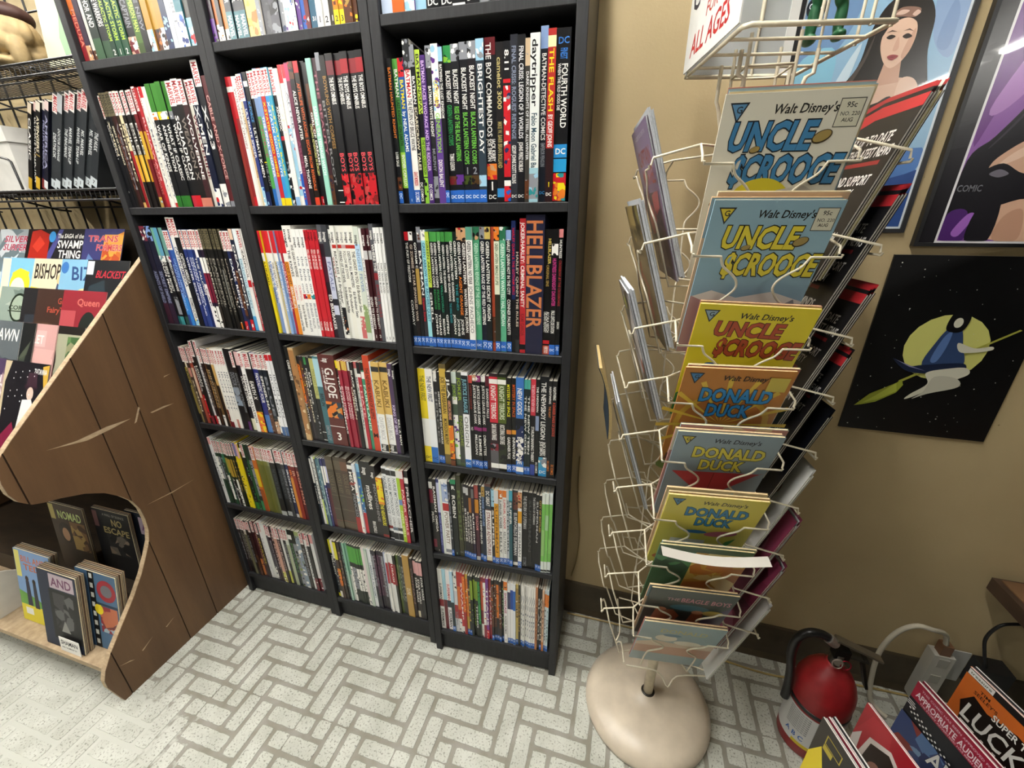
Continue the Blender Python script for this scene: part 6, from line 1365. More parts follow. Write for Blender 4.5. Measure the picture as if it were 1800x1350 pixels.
# floppy comic drooping open above the seventh pocket
mb = MB(); mp = MB(); n = 10
def droop(a, d, j): return S(0, 0.214 - 0.012 * abs(a) + d, -0.088 + 0.185 * j / n, 0.775 - 0.012 * sin(pi * j / n) + 0.004 * a)
for lay in range(4):
    for j in range(n):
        q = [droop(0.0, 0.002 * lay, j), droop(0.0, 0.002 * lay, j + 1), droop(1.0, -0.005 + 0.001 * lay, j + 1), droop(1.0, -0.005 + 0.001 * lay, j)]
        z0 = 0.0009 * lay; q2 = [p + np.array((0, 0, z0 + 0.0005)) for p in q]; q = [p + np.array((0, 0, z0)) for p in q]
        (mb if lay in (0, 3) else mp).add(q + q2, [(0, 1, 2, 3), (4, 7, 6, 5), (0, 4, 5, 1), (1, 5, 6, 2), (2, 6, 7, 3), (3, 7, 4, 0)], colr(['8a7a70', 0, 0, 'b8b4ac'][lay] if lay in (0, 3) else 'd0ccc0'))
fo_ = S(0, 0.1, 0, 0.80); fc = mb.build('comic_book', PAPER, origin=fo_); tag(fc, 'limp comic sagging open across the spinner below the lemon yellow one', 'comic book', GWORD); mp.build('pages', PAGES, fc, fo_)
# right side: catalogues seen from behind (their back covers face the post)
def barcode(u, v): return [('r', u, v, u + 58, v + 30, 'e6e6e2')] + [('r', u + 4 + 2.6 * i, v + 9, u + 4 + 2.6 * i + (1.6 if i % 3 else 0.8), v + 27, '1c1c1c') for i in range(15)] + [T('71486 02548 7', u + 5, v + 3, 4.5, '2a2a2a', length=40)]
def cat_black(extra=''):
    return [('r', 0, 0, 205, 275, '1b1a1c'), ('p', [(0, 214), (0, 240), (110, 262), (205, 262), (205, 246), (110, 244)], 'b82c32'), ('p', [(0, 246), (0, 258), (110, 275), (205, 275), (205, 268), (110, 268)], 'a8282e'),
            T('STAY UP TO DATE', 70, 206, 15, 'e4e2de', length=110, shear=0.1), T('WITH THE LATEST NEWS', 60, 186, 15, 'e4e2de', length=136, shear=0.1), ('r', 60, 174, 186, 180, '8a2428'),
            T('JOIN IN AND SUPPORT', 52, 146, 15, 'e4e2de', length=136, shear=0.1), T('OUR COMMUNITY', 60, 126, 15, 'e4e2de', length=104, shear=0.1), ('r', 60, 112, 160, 118, '8a2428'),
            T('CREATIVE MINDS', 60, 82, 15, 'd8d6d0', length=112, shear=0.1), T('AND FAN APPRECIATION', 44, 62, 15, 'd8d6d0', length=150, shear=0.1)] + barcode(130, 12)
GRW = 'catalogues in the right pockets of the spinner'
RIGHT = [(0, 4, 'black and red catalogue back', ['b', 'b', 'g', 'b']), (1, 3, 'black and red catalogue back', ['b', 'b', 'b']), (2, 3, 'black and red catalogue back', ['b', 'b', 'b']), (3, 2, 'black catalogue with red cross corner', ['b', 'x']), (4, 2, 'plain glossy black magazine', ['k', 'k']), (5, 2, 'white catalogue with a picture box', ['w', 'w']), (6, 3, 'plum and white catalogue', ['p', 'q', 'p']), (7, 3, 'plum catalogue', ['p', 'q', 'p']), (8, 2, 'white catalogue with a picture box', ['w', 'w'])]
CSP = dict(b=cat_black(), k=[('r', 0, 0, 205, 275, '0e1016')], g=[('r', 0, 0, 205, 275, 'd8cc7a'), ('r', 150, 0, 190, 275, '7ac898'), ('r', 190, 0, 205, 275, 'e4e2d8')] + barcode(130, 12), x=[('r', 0, 0, 205, 275, '1b1a1c'), ('r', 120, 246, 205, 258, 'c03038'), ('p', [(176, 275), (192, 275), (176, 180), (150, 180)], 'c03038'), T('NEW', 120, 216, 26, 'e4e2de', length=60), T('ERA', 126, 180, 26, 'e4e2de', length=50)],
           w=[('r', 0, 0, 205, 275, 'dcdcd8'), ('a', 20, 40, 110, 110, ['8a5a2c', 'a87838', '7a2c28', '5a4a6a'], 16), ('r', 20, 30, 110, 44, 'b0803a'), ('e', 150, 200, 14, 18, '8a5a48'), ('e', 140, 150, 16, 12, '6a3a34'), T('Let the holidays begin here', 20, 16, 7, '4a4a4a', length=120)],
           p=[('r', 0, 0, 205, 275, '7a3048'), ('a', 0, 0, 205, 275, ['7a3048', '5a2438', '9a5a70', '8a3a54'], 16), ('r', 60, 120, 74, 136, 'c8a0a0'), ('r', 62.5, 122.5, 71.5, 133.5, '7a3048')], q=[('r', 0, 0, 205, 275, 'c8ccd4'), ('r', 0, 0, 30, 275, 'e0e0dc'), ('r', 180, 60, 188, 200, '2a2a2c')])
PWORD = ['top', 'second', 'third', 'fourth', 'fifth', 'sixth', 'seventh', 'eighth', 'lowest']
for i, n, lab, kinds in RIGHT:
    zt = POCKET[i]
    for j, kd in enumerate(kinds):
        w, h = (0.205, 0.262); dz = 0.006 + 0.003 * j; t0 = -w / 2 - 0.008 + 0.003 * j
        base = {'b': '1b1a1c', 'k': '0e1016', 'g': 'd8cc7a', 'x': '1b1a1c', 'w': 'dcdcd8', 'p': '7a3048', 'q': 'c8ccd4'}[kd]
        # j = 0 lies nearest the post
        fr = pocket_frame(1, zt, 0.0165 - 0.0054 * j, w, h, t0, dz, inside=True)
        comic('catalogue', '%s, %s from the post in the %s right pocket' % ({'b': lab if 'x' not in kinds else 'black and red catalogue back', 'k': lab, 'g': 'yellow and green edged catalogue', 'x': lab, 'w': lab, 'p': 'plum catalogue back', 'q': 'pale grey catalogue back'}[kd], ORD[j], PWORD[i]), GRW, fr, w, h, 0.0035, CSP[kd], base, cat='catalogue', mat=GLOSS, pages='d8d6cc')
# left side: a few comics facing left
LEFTC = [(0, 3, 'mauve comic with red lettering, top left pocket of the spinner', '6a5068', [('r', 0, 0, 170, 258, '6e5a78'), ('p', [(0, 150), (170, 190), (170, 258), (0, 258)], '8a7a98'), T('CAPTAIN', 30, 196, 26, '8a3a34', length=120), T('MARVEL', 40, 164, 28, '9a4038', length=116), ('a', 10, 20, 160, 150, ['3a2a3c', '5a3a48', '8a6a78', '2a1c2c', 'a04a4c'], 22), T('CHANGED BEYOND REDEMPTION', 20, 240, 7, 'c8c0cc', length=120)]),
         (1, 3, 'brown comic with black lettering, second left pocket of the spinner', '6a5a3c', [('a', 0, 0, 170, 258, ['6a5a3c', '8a3a30', '7a7244', '3a3424', 'a08a54'], 26), T('ANIMATED', 20, 200, 24, '1c1a18', length=130), T('DARKLING', 40, 170, 18, '241c18', length=100)]),
         (2, 3, 'grey and black comic with a red dot, third left pocket of the spinner', '5a565a', [('a', 0, 0, 170, 258, ['5a565a', '8a868a', '3a383c', 'b8b4b8', '2a2a2c'], 30), ('e', 120, 100, 16, 16, 'b03038'), ('e', 60, 220, 20, 14, 'a8a83c')]),
         (4, 2, 'dog-eared grey comic, fifth left pocket of the spinner', '6a6862', [('a', 0, 0, 170, 258, ['6a6862', '4a4844', '8a8680', '5a4a5a'], 20)])]
for i, n, lab, base, sp in LEFTC:
    for j in range(n):
        fr = pocket_frame(3, POCKET[i], 0.0008 + 0.0044 * j, 0.17, 0.258, -0.085 + 0.003 * ((j * 3) % 4 - 1), 0.004 * ((j * 2) % 3))
        comic('comic_book', lab if j == 0 else '%s comic behind the %s' % (ORD[j], lab.split(',')[0]), 'comics in the left pockets of the spinner', fr, 0.17, 0.258, 0.0036, sp if j == 0 else [], base if j == 0 else 'b8bcc0', mat=GLOSS if j == 0 else None, pages='c8ccd0')
# the dark magazine curling out of the fifth left pocket
mb = MB(); mp = MB(); n = 8
for j in range(n):
    def cp(a, v, d): return S(3, 0.190 + 0.03 * v * v + d, -0.075 + 0.15 * a + 0.02 * v, 0.93 + 0.19 * v - 0.03 * v * v)
    for (tgt, d0, d1, c) in ((mb, 0.0, 0.0012, '26343f'), (mp, -0.006, -0.0004, 'b09a6a')):
        q = [cp(0, j / n, d0), cp(1, j / n, d0), cp(1, (j + 1) / n, d0), cp(0, (j + 1) / n, d0), cp(0, j / n, d1), cp(1, j / n, d1), cp(1, (j + 1) / n, d1), cp(0, (j + 1) / n, d1)]
        tgt.add(q, [(0, 3, 2, 1), (4, 5, 6, 7), (0, 1, 5, 4), (1, 2, 6, 5), (2, 3, 7, 6), (3, 0, 4, 7)], colr(c))
o_ = S(3, 0.15, 0, 0.93); cm = mb.build('comic_book', PAPER, origin=o_); tag(cm, 'dark blue comic curling outwards on the left of the spinner', 'comic book', 'comics in the left pockets of the spinner'); mp.build('pages', PAGES, cm, o_)
# ---------------------------------------------------------------- posters on the wall
def poster(name, label, x0, z0, w, h, spec, frame=None, th=0.003, mat=GLASS, base='101010', group='posters on the beige wall', scale=0.001):
    o = (x0 + w / 2, WALLY, z0); t = tag(empty(name, o), label, 'poster', group)
    fr = Frame((x0, WALLY - th, z0), (1, 0, 0), (0, 0, 1), (0, -1, 0)); mb = MB()
    mb.fbox(fr, 0, 0, -th + 0.0005, w, h, 0, colr(base)); printed(mb, fr, spec, random.Random(label), scale); mb.build('sheet', mat, t, o)
    if frame:
        fw, fc = frame; mb = MB(); c = colr(fc); d = 0.004
        mb.fbox(fr, -fw, -fw, -th + 0.0005, 0, h + fw, d, c); mb.fbox(fr, w, -fw, -th + 0.0005, w + fw, h + fw, d, c); mb.fbox(fr, 0, -fw, -th + 0.0005, w, 0, d, c); mb.fbox(fr, 0, h, -th + 0.0005, w, h + fw, d, c); mb.build('frame', PLASTIC, t, o)
    return t
P1 = [('clamp', 4, 4, 261, 426), ('r', 0, 0, 265, 430, 'd8e0e6'), ('r', 4, 4, 261, 426, '8fb4d0'), ('s', [(4, 4), (261, 4), (261, 110), (140, 80), (4, 60)], '2c4a86'), ('r', 4, 4, 261, 20, '2c4a86'), ('s', [(4, 60), (140, 80), (258, 110), (258, 150), (100, 130), (6, 120)], '4f78b4'), ('s', [(8, 420), (6, 300), (70, 320), (96, 420)], '6f90b8'), ('s', [(6, 300), (6, 180), (60, 190), (70, 320)], '86bcd4'), ('s', [(210, 424), (220, 330), (258, 300), (258, 424)], '8aa4c8'), ('s', [(228, 320), (236, 380), (250, 360), (248, 310)], '7d97bd'), ('s', [(40, 120), (70, 240), (110, 330), (90, 200), (100, 120)], 'c4d8e4'), ('s', [(46, 130), (60, 200), (80, 190), (76, 130)], 'dfeaf0'),
      ('s', [(54, 206), (84, 250), (112, 292), (120, 346), (136, 384), (164, 398), (196, 390), (214, 360), (218, 310), (232, 262), (248, 208), (218, 180), (180, 210), (120, 200)], '231f1d'),
      ('s', [(66, 214), (100, 252), (122, 300), (128, 340), (116, 300), (90, 250)], '4a423e'), ('s', [(222, 300), (228, 262), (238, 222), (230, 250)], '48403c'),
      ('s', [(96, 170), (108, 236), (140, 262), (176, 270), (212, 262), (224, 232), (218, 150), (120, 140)], 'd2ae98'), ('p', [(155, 300), (180, 302), (186, 262), (150, 258)], 'c49c86'),
      ('s', [(140, 330), (143, 350), (158, 364), (178, 364), (191, 348), (192, 322), (184, 300), (168, 286), (154, 294), (144, 312)], 'dcb9a2'), ('s', [(184, 300), (192, 322), (190, 345), (183, 330), (178, 305)], 'c8a08a'),
      ('s', [(134, 326), (138, 368), (158, 388), (186, 384), (200, 356), (198, 330), (190, 352), (172, 362), (150, 354), (140, 336)], '26211f'), ('s', [(148, 366), (160, 378), (188, 374), (184, 362), (164, 364)], '8a6a5c'), ('s', [(152, 368), (160, 374), (172, 372), (164, 367)], 'd0b0a0'), ('s', [(178, 366), (184, 372), (190, 368), (184, 363)], 'd0b0a0'),
      ('s', [(147, 334), (153, 338), (161, 335), (154, 331)], '2c221e'), ('s', [(172, 334), (179, 338), (187, 333), (179, 330)], '2c221e'), ('p', [(145, 341), (153, 345), (162, 342), (153, 343)], '4a342c'), ('p', [(171, 342), (180, 345), (188, 340), (180, 343)], '4a342c'), ('s', [(166, 334), (171, 318), (167, 312), (162, 315)], 'cfa690'), ('s', [(156, 304), (164, 307), (174, 304), (165, 298)], '9a4648'), ('p', [(157, 303.5), (173, 303.5), (165, 302.5)], '6a2a30'),
      ('s', [(186, 262), (206, 268), (222, 246), (222, 200), (206, 170), (190, 200)], 'ddbda8'), ('s', [(100, 196), (120, 218), (150, 224), (178, 240), (188, 214), (200, 150), (150, 136), (108, 140)], '2a2422'), ('s', [(56, 206), (96, 250), (112, 222), (84, 186)], '231f1d'), ('e', 20, 392, 17, 18, '1c2430'), T('COMIC', 7, 390, 9, 'e8ecf0', length=27)]
poster('framed_poster', 'blue framed poster of a dark-haired woman behind the spinner', 1.584, 1.324, 0.265, 0.430, P1, (0.008, '141416'))
P2 = [('clamp', 32, 4, 290, 440), ('r', 0, 0, 290, 440, '1c1a1e'), ('r', 28, 0, 290, 440, 'e4e2e4'), ('r', 32, 4, 290, 440, '8a5aa0'), ('s', [(34, 180), (60, 260), (120, 430), (34, 436)], '6a3a80'), ('s', [(60, 230), (110, 300), (170, 436), (120, 436), (44, 250)], 'a878b8'), ('e', 112, 280, 30, 60, 'c4a8d4', 20), ('e', 114, 276, 20, 46, 'ece4f2', 20), ('s', [(34, 30), (34, 150), (64, 190), (100, 252), (124, 330), (150, 436), (288, 436), (288, 150), (180, 120), (90, 60)], '17151a'), ('s', [(60, 170), (96, 232), (120, 300), (104, 240), (80, 196)], '38323c'), ('s', [(72, 130), (92, 166), (140, 196), (200, 214), (286, 230), (286, 8), (112, 8), (104, 60)], 'cda58c'), ('s', [(84, 140), (110, 168), (160, 190), (150, 176), (110, 150)], 'e0c0aa'), ('s', [(120, 8), (124, 50), (150, 62), (160, 8)], 'b88e76'), ('s', [(64, 128), (92, 144), (128, 126), (170, 130), (220, 122), (286, 132), (286, 58), (220, 64), (150, 82), (96, 68), (58, 92)], '17151a'), ('s', [(76, 126), (90, 134), (106, 126), (92, 120)], '6a6670'), ('s', [(34, 6), (34, 56), (64, 60), (74, 6)], '4a2468'), ('s', [(50, 20), (66, 54), (78, 52), (64, 14)], '9a62b8'), T('COMIC', 34, 96, 12, '6a6a70', length=40), ('s', [(76, 6), (80, 70), (110, 82), (114, 6)], '17151a')]
poster('framed_poster', 'black-framed purple poster with white border at the right edge', 1.884, 1.297, 0.290, 0.440, P2, (0.007, '0e0e10'), th=0.010)
rs = random.Random(11)
P3 = [('r', 0, 0, 292, 415, '0c0c0d'), ('e', 150, 218, 76, 76, 'd4d47a')] + [('e', 6 + 280 * rs.random(), 6 + 400 * rs.random(), *([0.5 + 0.9 * rs.random()] * 2), 'd8d8d0') for _ in range(70)] + [
      ('p', [(262, 268), (266, 266), (90, 130), (86, 134)], 'a8a84a'), ('p', [(92, 138), (84, 128), (40, 96), (16, 62), (30, 66), (56, 76), (90, 104), (98, 124)], '9aa43a'), ('p', [(84, 128), (52, 92), (30, 70), (60, 84), (90, 108)], 'b8c450'),
      # a plain riding figure in a blue cloak
      ('s', [(118, 176), (128, 230), (142, 262), (164, 262), (178, 226), (192, 184), (160, 168)], '31466e'), ('s', [(130, 190), (138, 240), (150, 256), (150, 220), (142, 186)], '5a78b0'), ('s', [(120, 176), (96, 172), (60, 188), (92, 160), (130, 156), (192, 162), (192, 186)], '1c2640'), ('p', [(64, 186), (96, 170), (130, 162), (96, 173)], '8a88b0'), ('s', [(132, 158), (170, 172), (200, 176), (208, 160), (166, 132), (128, 100), (110, 90), (118, 104), (142, 132)], 'd8d6c4'), ('s', [(150, 150), (190, 150), (200, 130), (150, 108), (124, 92), (140, 112)], 'c4c2b2'), ('s', [(136, 262), (140, 296), (158, 304), (172, 290), (168, 262), (154, 254)], '121214'), ('e', 154, 276, 8, 11, 'd8d6c4'), ('s', [(168, 232), (200, 222), (228, 228), (230, 220), (200, 212), (176, 212)], 'd8d6c4')]
poster('poster_board', 'black starry poster of a yellow moon and broom rider', 1.855, 0.857, 0.292, 0.415, P3, None, 0.005, mat=GLOSS)

# ---------------------------------------------------------------- fire extinguisher
EX, EY = 1.905, 0.035; eo = (EX, EY, 0.0)
ext = tag(empty('fire_extinguisher', eo), 'dusty red fire extinguisher on the floor by the wall', 'fire extinguisher')
red = colr('8e1c20'); R_ = 0.066
mb = MB(); mb.lathe([(0.055, 0.0), (R_ - 0.004, 0.003), (R_, 0.010), (R_, 0.215), (R_ - 0.002, 0.232), (R_ - 0.010, 0.258), (R_ - 0.024, 0.282), (R_ - 0.040, 0.298), (0.020, 0.304), (0.018, 0.312)], eo, red, 40); mb.build('cylinder', ENAMEL, ext, eo)
mb = MB()
n = 40; a0, a1 = radians(150), radians(330)
def cyl(a, z, r=R_ + 0.0006): return (EX + r * cos(a), EY + r * sin(a), z)
for i in range(n):
    p, q = a0 + (a1 - a0) * i / n, a0 + (a1 - a0) * (i + 1) / n
    mb.add([cyl(p, 0.052), cyl(q, 0.052), cyl(q, 0.158), cyl(p, 0.158)], [(0, 1, 2, 3)], colr('c8c8c4'))
    mb.add([cyl(p, 0.040), cyl(q, 0.040), cyl(q, 0.052), cyl(p, 0.052)], [(0, 1, 2, 3)], colr('c8b030' if i > n * 0.35 else 'c8c8c4'))
def wrap_text(s, a, z, h, col, L_):
    fr = Frame((0, 0, 0), (1, 0, 0), (0, 1, 0)); t = MB(); t.ptext(fr, s, 0, 0, h, (1, 1, 1), 0, length=L_)
    for v in t.V: v[:] = np.array([cyl(a + p[0] / R_, z + p[1], R_ + 0.0011) for p in v])
    mb.V += t.V
    k = mb.nv
    for f in t.F: mb.F.append([i + k for i in f]); mb.C.append(colr(col)); mb.sm.append(False)
    mb.nv += t.nv
for i in range(9): wrap_text('INSTRUCTIONS PULL PIN AIM', radians(196), 0.148 - 0.0075 * i, 0.0042, '5a5c60', 0.052)
for i in range(12): wrap_text('USE ON CLASS FIRES INSPECT', radians(252), 0.150 - 0.0062 * i, 0.0034, '6a6c70', 0.054)
wrap_text('A B C', radians(200), 0.062, 0.016, '2a5aa0', 0.045); wrap_text('ABC', radians(256), 0.0425, 0.0075, '2a2a1c', 0.03); mb.build('label', PAPER, ext, eo)
mb = MB(); mb.lathe([(R_ + 0.0004, 0.164), (R_ + 0.0016, 0.165), (R_ + 0.0016, 0.175), (R_ + 0.0004, 0.176)], eo, colr('141416'), 40); mb.build('hose_band', PLASTIC, ext, eo)
mb = MB(); mb.lathe([(0.016, 0.305), (0.017, 0.318), (0.014, 0.322), (0.014, 0.345)], eo, colr('5a5650'), 20); mb.box((EX - 0.014, EY - 0.012, 0.335), (EX + 0.018, EY + 0.012, 0.362), colr('2a2826')); mb.build('valve', METAL, ext, eo)
def bar(p, q, w, h, col):
    m2 = MB(); p, q = np.array(p), np.array(q); d = q - p; L_ = np.linalg.norm(d); ex = d / L_; ey = np.array((0, 1.0, 0)); ey = ey - ex * ey.dot(ex); ey /= np.linalg.norm(ey); fr = Frame(p - ey * w / 2, ex, ey); m2.fbox(fr, 0, 0, -h, L_, w, 0, col); return m2
bar((EX - 0.016, EY, 0.392), (EX + 0.090, EY + 0.004, 0.350), 0.020, 0.005, colr('8a8478')).build('lever', METAL, ext, eo)
bar((EX - 0.010, EY, 0.352), (EX + 0.060, EY, 0.344), 0.020, 0.006, colr('26241f')).build('carry_handle', PLASTIC, ext, eo)
bar((EX + 0.050, EY, 0.346), (EX + 0.082, EY, 0.252), 0.018, 0.006, colr('3a3834')).build('carry_handle', METAL, ext, eo)
mb = MB(); hose = smooth([np.array(p) for p in ((EX - 0.018, EY, 0.372), (EX - 0.045, EY - 0.004, 0.394), (EX - 0.078, EY - 0.008, 0.398), (EX - 0.100, EY - 0.010, 0.372), (EX - 0.102, EY - 0.010, 0.32), (EX - 0.090, EY - 0.008, 0.26), (EX - 0.082, EY - 0.006, 0.20), (EX - 0.080, EY - 0.006, 0.15))], 5); mb.tube(hose, 0.0105, colr('161617'), 10); mb.build('hose', PLASTIC, ext, eo)
mb = MB(); mb.tube([(EX - 0.016, EY, 0.372), (EX - 0.036, EY - 0.003, 0.388)], 0.0125, colr('b8b4ac'), 12); mb.build('hose_ferrule', METAL, ext, eo)
for ang, c in ((radians(250), 'b8a8a0'), (radians(300), '9a2030')):
    mb = MB(); cc = np.array((EX + 0.022 * cos(ang), EY + 0.022 * sin(ang), 0.328)); mb.tube([cc + np.array((0.011 * cos(t), 0.003 * sin(t), 0.011 * sin(t))) for t in np.linspace(0, 2 * pi, 16, endpoint=False)], 0.0016, colr(c), 5, True); mb.build('pin_ring', METAL, ext, eo)
mb = MB(); mb.lathe([(0.010, 0), (0.010, 0.006)], (0, 0, 0), colr('7a746a'), 16)
for v in mb.V: v[:] = np.array([(EX - 0.004 + p[0], EY - 0.014 - p[2], 0.330 + p[1]) for p in v])
mb.build('gauge', PLASTIC, ext, eo)

# ---------------------------------------------------------------- cables along the wall
def cable(name, label, pts, r, col, sm=5):
    mb = MB(); P = smooth([np.array(p) for p in pts], sm); mb.tube(P, r, colr(col), 7); return tag(mb.build(name, PLASTIC, origin=tuple(P[0])), label, 'cable')
cable('cable', 'thin tan cable lying along the foot of the baseboard', [(1.21, 0.238, 0.004), (1.36, 0.240, 0.004), (1.55, 0.236, 0.004), (1.72, 0.205, 0.004), (1.88, 0.195, 0.004), (2.05, 0.228, 0.004), (2.30, 0.240, 0.004)], 0.0032, 'b09a62')
cable('cable', 'thin tan cable hanging on the wall beside the right bookcase', [(1.216, 0.256, 0.66), (1.216, 0.256, 0.58), (1.222, 0.256, 0.47), (1.232, 0.255, 0.36), (1.228, 0.254, 0.25), (1.214, 0.254, 0.17)], 0.0022, '8a7444')
cable('cable', 'white cable looping up to the power strip', [(2.262, 0.236, 0.235), (2.240, 0.225, 0.285), (2.189, 0.200, 0.317), (2.149, 0.200, 0.318), (2.117, 0.200, 0.278), (2.098, 0.195, 0.205), (2.103, 0.190, 0.11), (2.120, 0.18, 0.02), (2.15, 0.15, 0.006)], 0.0065, 'c8c2b0')
ps = tag(empty('power_strip', (2.265, 0.24, 0.02)), 'beige upright power strip against the wall behind the comics', 'power strip'); po = (2.265, 0.24, 0.02)
mb = MB(); mb.box((2.240, 0.222, 0.010), (2.288, 0.256, 0.205), colr('b4b2a8')); mb.build('body', PLASTIC, ps, po)
for z_ in (0.165, 0.10):
    mb = MB(); mb.box((2.252, 0.2195, z_), (2.276, 0.222, z_ + 0.031), colr('a09e94')); mb.build('socket', PLASTIC, ps, po)
mb = MB(); mb.box((2.252, 0.226, 0.205), (2.276, 0.250, 0.240), colr('6a4a34')); mb.build('plug', PLASTIC, ps, po)
mb = MB(); mb.box((2.292, 0.2545, 0.09), (2.342, 0.2575, 0.205), colr('a8a8a2')); tag(mb.build('outlet_plate', PLASTIC, origin=(2.317, 0.257, 0.09)), 'grey outlet plate on the wall beside the power strip', 'outlet')
ad = tag(empty('power_adapter', (2.375, 0.225, 0.09)), 'black square power adapter beside the outlet plate', 'adapter'); ao = (2.375, 0.225, 0.09)
mb = MB(); mb.box((2.343, 0.205, 0.11), (2.408, 0.254, 0.205), colr('141415')); mb.build('body', PLASTIC, ad, ao)
mb = MB(); mb.tube(smooth([np.array(p) for p in ((2.352, 0.22, 0.203), (2.335, 0.222, 0.25), (2.322, 0.225, 0.30), (2.330, 0.225, 0.345), (2.352, 0.225, 0.365), (2.40, 0.225, 0.37), (2.50, 0.225, 0.33))], 5), 0.004, colr('141415'), 7); mb.build('lead', PLASTIC, ad, ao)

# ---------------------------------------------------------------- low wooden table at the right
to_ = (2.285, 0.25, 0.0); tb_ = tag(empty('low_table', (2.6, 0.0, 0.0)), 'low dark wooden table whose corner enters at the right edge', 'table'); too = (2.6, 0.0, 0.0)
mb = MB(); mb.box((2.286, -0.55, 0.448), (3.3, 0.248, 0.484)); tt = mb.build('table_top', TABLEWOOD, tb_, too)
mb = MB(); mb.box((2.300, -0.54, 0.484), (3.29, 0.240, 0.487)); mb.build('top_veneer', BROWNWOOD, tt, too)
for (x, y) in ((2.62, 0.20), (2.62, -0.48), (3.2, 0.20), (3.2, -0.48)):
    mb = MB(); mb.box((x - 0.02, y - 0.02, 0.0), (x + 0.02, y + 0.02, 0.448)); mb.build('leg', TABLEWOOD, tb_, too)
mb = MB(); fr = Frame((2.335, 0.18, 0.4885), (0.55, -0.83, 0), (0.05, 0.08, 0.99)); mb.fbox(fr, 0, 0, -0.004, 0.24, 0.30, 0, colr('8c8c8a')); mb.fbox(fr, 0, 0, 0, 0.004, 0.30, 0.003, colr('b0b0ac')); mb.fbox(fr, 0.004, 0, 0, 0.24, 0.004, 0.003, colr('b0b0ac'))
tag(mb.build('clear_folder', PLASTIC, origin=(2.4, 0.1, 0.4872)), 'grey plastic panel standing on the low table corner', 'panel')

# ---------------------------------------------------------------- comics standing in a low wooden tray at the bottom right
HD = np.array((0.301, -0.954, 0.0)); ND = np.array((-0.954, -0.301, 0.0)); ZT = 0.42; ZB = ZT - 0.26
tray = tag(empty('comic_tray', (1.98, -0.15, 0.0)), 'low brown wooden tray under the standing comics at the bottom right', 'tray'); tro = (1.98, -0.15, 0.0)
fr = Frame(np.array((2.22, 0.045, 0.0)), ND, HD, (0, 0, 1))
pp = [(0.07, 0.002), (0.515, 0.092), (0.515, 0.275), (0.07, 0.185)]; mb = MB(); mb.add([fr.at_n(a, b, d) for d in (0.142, ZB - 0.0005) for a, b in pp], [(3, 2, 1, 0), (4, 5, 6, 7), (0, 1, 5, 4), (1, 2, 6, 5), (2, 3, 7, 6), (3, 0, 4, 7)], (1, 1, 1)); mb.build('tray_floor', BROWNWOOD, tray, tro)
for (a, b) in ((0.09, 0.03), (0.47, 0.12), (0.09, 0.14), (0.47, 0.23)):
    mb = MB(); mb.fbox(fr, a, b, 0.0, a + 0.03, b + 0.03, 0.142, (1, 1, 1)); mb.build('leg', BROWNWOOD, tray, tro)
mb = MB(); mb.add([fr.at_n(a, b + c, d) for d in (0.142, 0.20) for (a, b, c) in ((0.07, 0.185, 0), (0.515, 0.275, 0), (0.515, 0.275, 0.012), (0.07, 0.185, 0.012))], [(3, 2, 1, 0), (4, 5, 6, 7), (0, 1, 5, 4), (1, 2, 6, 5), (2, 3, 7, 6), (3, 0, 4, 7)], (1, 1, 1)); mb.build('rim', BROWNWOOD, tray, tro)
def stand(tl, i, w=0.17, h=0.26): return Frame(np.array((tl[0], tl[1], ZT - h)) - ND * (0.0055 * i), HD, (0, 0, 1), ND)
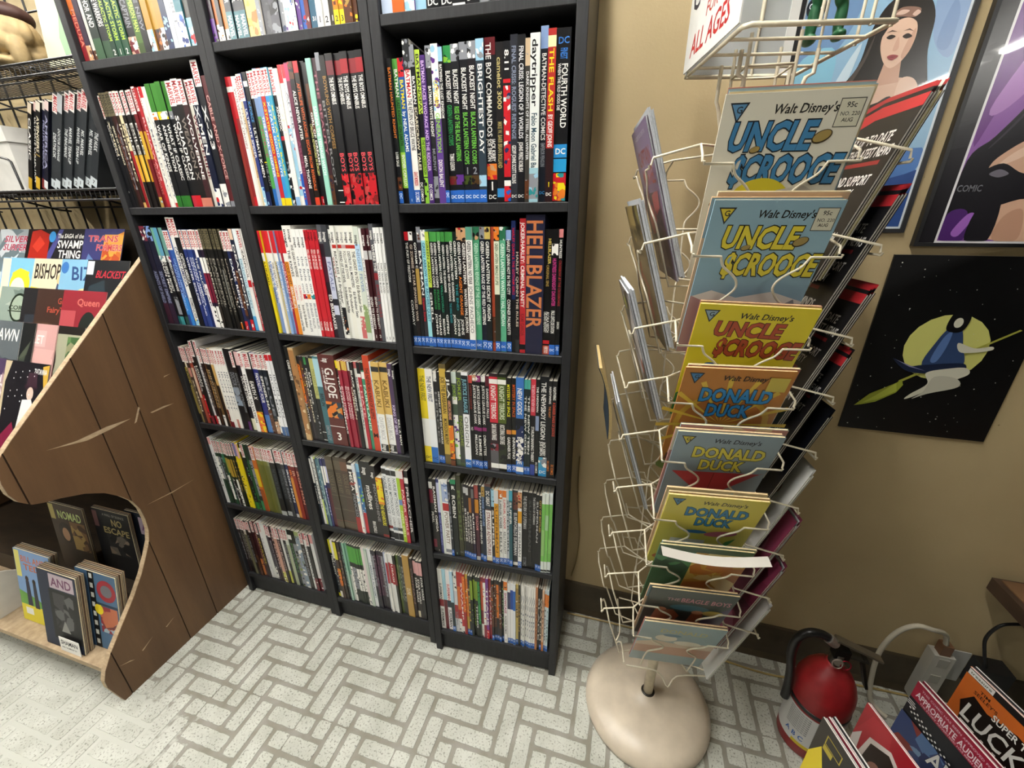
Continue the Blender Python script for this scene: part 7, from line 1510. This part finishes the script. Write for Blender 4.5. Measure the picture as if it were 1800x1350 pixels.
BIN = [((2.127, 0.011), 3, 'orange comic with chunky white lettering, furthest back in the tray', 'c8682a', [('r', 0, 0, 170, 260, 'c8682a'), ('r', 0, 243, 170, 260, '1c1c1c'), ('r', 2, 244, 52, 258, 'e4e2de'), T('treasure', 6, 248, 7, '4a5a4a', length=42), T('TIM', 34, 224, 8, '3a1c10', length=20), T("SEELEY'S", 26, 212, 9, '3a1c10', length=46), ('p', [(14, 170), (30, 206), (60, 196), (110, 214), (168, 206), (168, 96), (30, 90), (24, 140)], '18120f'), T('SUPER THICK', 68, 194, 17, 'ecebe6', length=100, outline='18120f'), T('LUCKY', 22, 138, 46, 'f0efea', length=140, shear=0.08, outline='18120f'), T('TALES', 26, 92, 40, 'f0efea', length=136, shear=0.08, outline='18120f')]),
       ((1.998, -0.058), 3, 'bagged comic with dark red APPROPRIATE AUDIENCES band, second row in the tray', '8a1c30', [('r', 0, 0, 170, 260, '202226'), ('r', 0, 214, 170, 260, '8e1c34'), T('APPROPRIATE AUDIENCES', 8, 224, 16, 'd8ccd0', length=158), T('THIS COMIC HAS BEEN APPROVED FOR', 14, 246, 5.5, 'c8a8b0', length=140), T('THE STORY ADVERTISED HAS BEEN RATED', 20, 217, 4.5, 'c8a8b0', length=130)] + [('e', 10 + 5.5 * i, 182 - 1.5 * i + 6 * (j % 3), 2.2, 2.2, 'e4e4e0' if (i + j) % 2 else '16161a') for i in range(26) for j in range(3)] + [('r', 2, 196, 20, 198, 'd0d0d0'), ('r', 2, 201, 20, 203, 'd0d0d0'), ('r', 2, 206, 16, 208, 'd0d0d0'), ('a', 0, 60, 100, 166, ['3a4a78', '5a7aa8', '8a3a34', '7a98b8', '2a3460'], 22), T('ALICE', 74, 120, 44, 'e8e8e4', length=96, outline='16161a')]),
       ((1.872, -0.138), 2, 'red comic with a brown-haired head, third row in the tray', '9a1c28', [('r', 0, 0, 170, 260, '9a1c28'), ('p', [(0, 170), (20, 250), (60, 258), (70, 200), (40, 150)], 'a82430'), ('p', [(20, 120), (30, 200), (70, 226), (110, 200), (116, 110), (60, 80)], 'd8ccc4'), ('p', [(28, 90), (36, 190), (70, 214), (104, 190), (108, 60), (40, 40)], '2c1a14'), ('e', 62, 130, 18, 34, 'b07a68'), ('p', [(0, 160), (14, 190), (20, 110), (4, 90)], 'c8c0bc')]),
       ((1.774, -0.193), 5, 'black comic with yellow shapes, frontmost in the tray', '1c1c1a', [('r', 0, 0, 170, 260, '1c1c1a'), ('r', 22, 216, 60, 240, 'a89830'), ('r', 24, 218, 58, 238, '1c1c1a'), ('r', 22, 200, 44, 214, 'a89830'), ('r', 80, 226, 150, 228, 'a89830'), ('p', [(0, 150), (20, 200), (40, 150), (80, 180), (110, 120), (60, 60), (0, 40)], 'd8c428'), ('p', [(60, 150), (76, 166), (90, 140)], '1c1c1a')])]
for tl, n, lab, base, sp in BIN:
    for i in range(n):
        fr = stand(tl, i)
        if i == 0: comic('comic_book', lab, 'comics standing in the low tray', fr, 0.17, 0.26, 0.0042, sp, base, mat=GLOSS, pages='dcdad4')
        else: comic('comic_book', '%s comic tucked behind the %s' % (ORD[i], lab.split(',')[0].replace(' APPROPRIATE AUDIENCES', '')), 'comics standing in the low tray', fr, 0.17, 0.26 - 0.004 * (i % 2), 0.0042, [('a', 0, 200, 170, 255, [['2a2a2c', '3a3a3c'], ['8a1c34', '7a1a2e'], ['b8b8b8', '9a9a9c']][(i + len(lab)) % 3], 4)], ['2a2a2c', '7a1a2e', 'b0b0b0'][(i + len(lab)) % 3], pages='dcdad4')
# ---------------------------------------------------------------- unseen shelving added right of the frame to block lamp light
ds = tag(empty('shelving_light_blocker', (2.95, -1.2, 0.0)), 'tall dark shelving added out of view to block light', 'shelving'); dso = (2.95, -1.2, 0.0)
for nm, lo, hi in (('back_panel', (3.30, -2.6, 0.0), (3.32, -0.7, 1.75)), ('side_panel', (2.80, -2.6, 0.0), (3.30, -2.58, 1.75)), ('side_panel', (2.80, -0.72, 0.0), (3.30, -0.70, 1.75)), ('shelf', (2.80, -2.58, 0.10), (3.30, -0.72, 0.12)), ('shelf', (2.80, -2.58, 0.60), (3.30, -0.72, 0.62)), ('shelf', (2.80, -2.58, 1.15), (3.30, -0.72, 1.17)), ('top_panel', (2.80, -2.6, 1.75), (3.32, -0.70, 1.77))):
    mb = MB(); mb.box(lo, hi); mb.build(nm, BLACKWOOD, ds, dso)
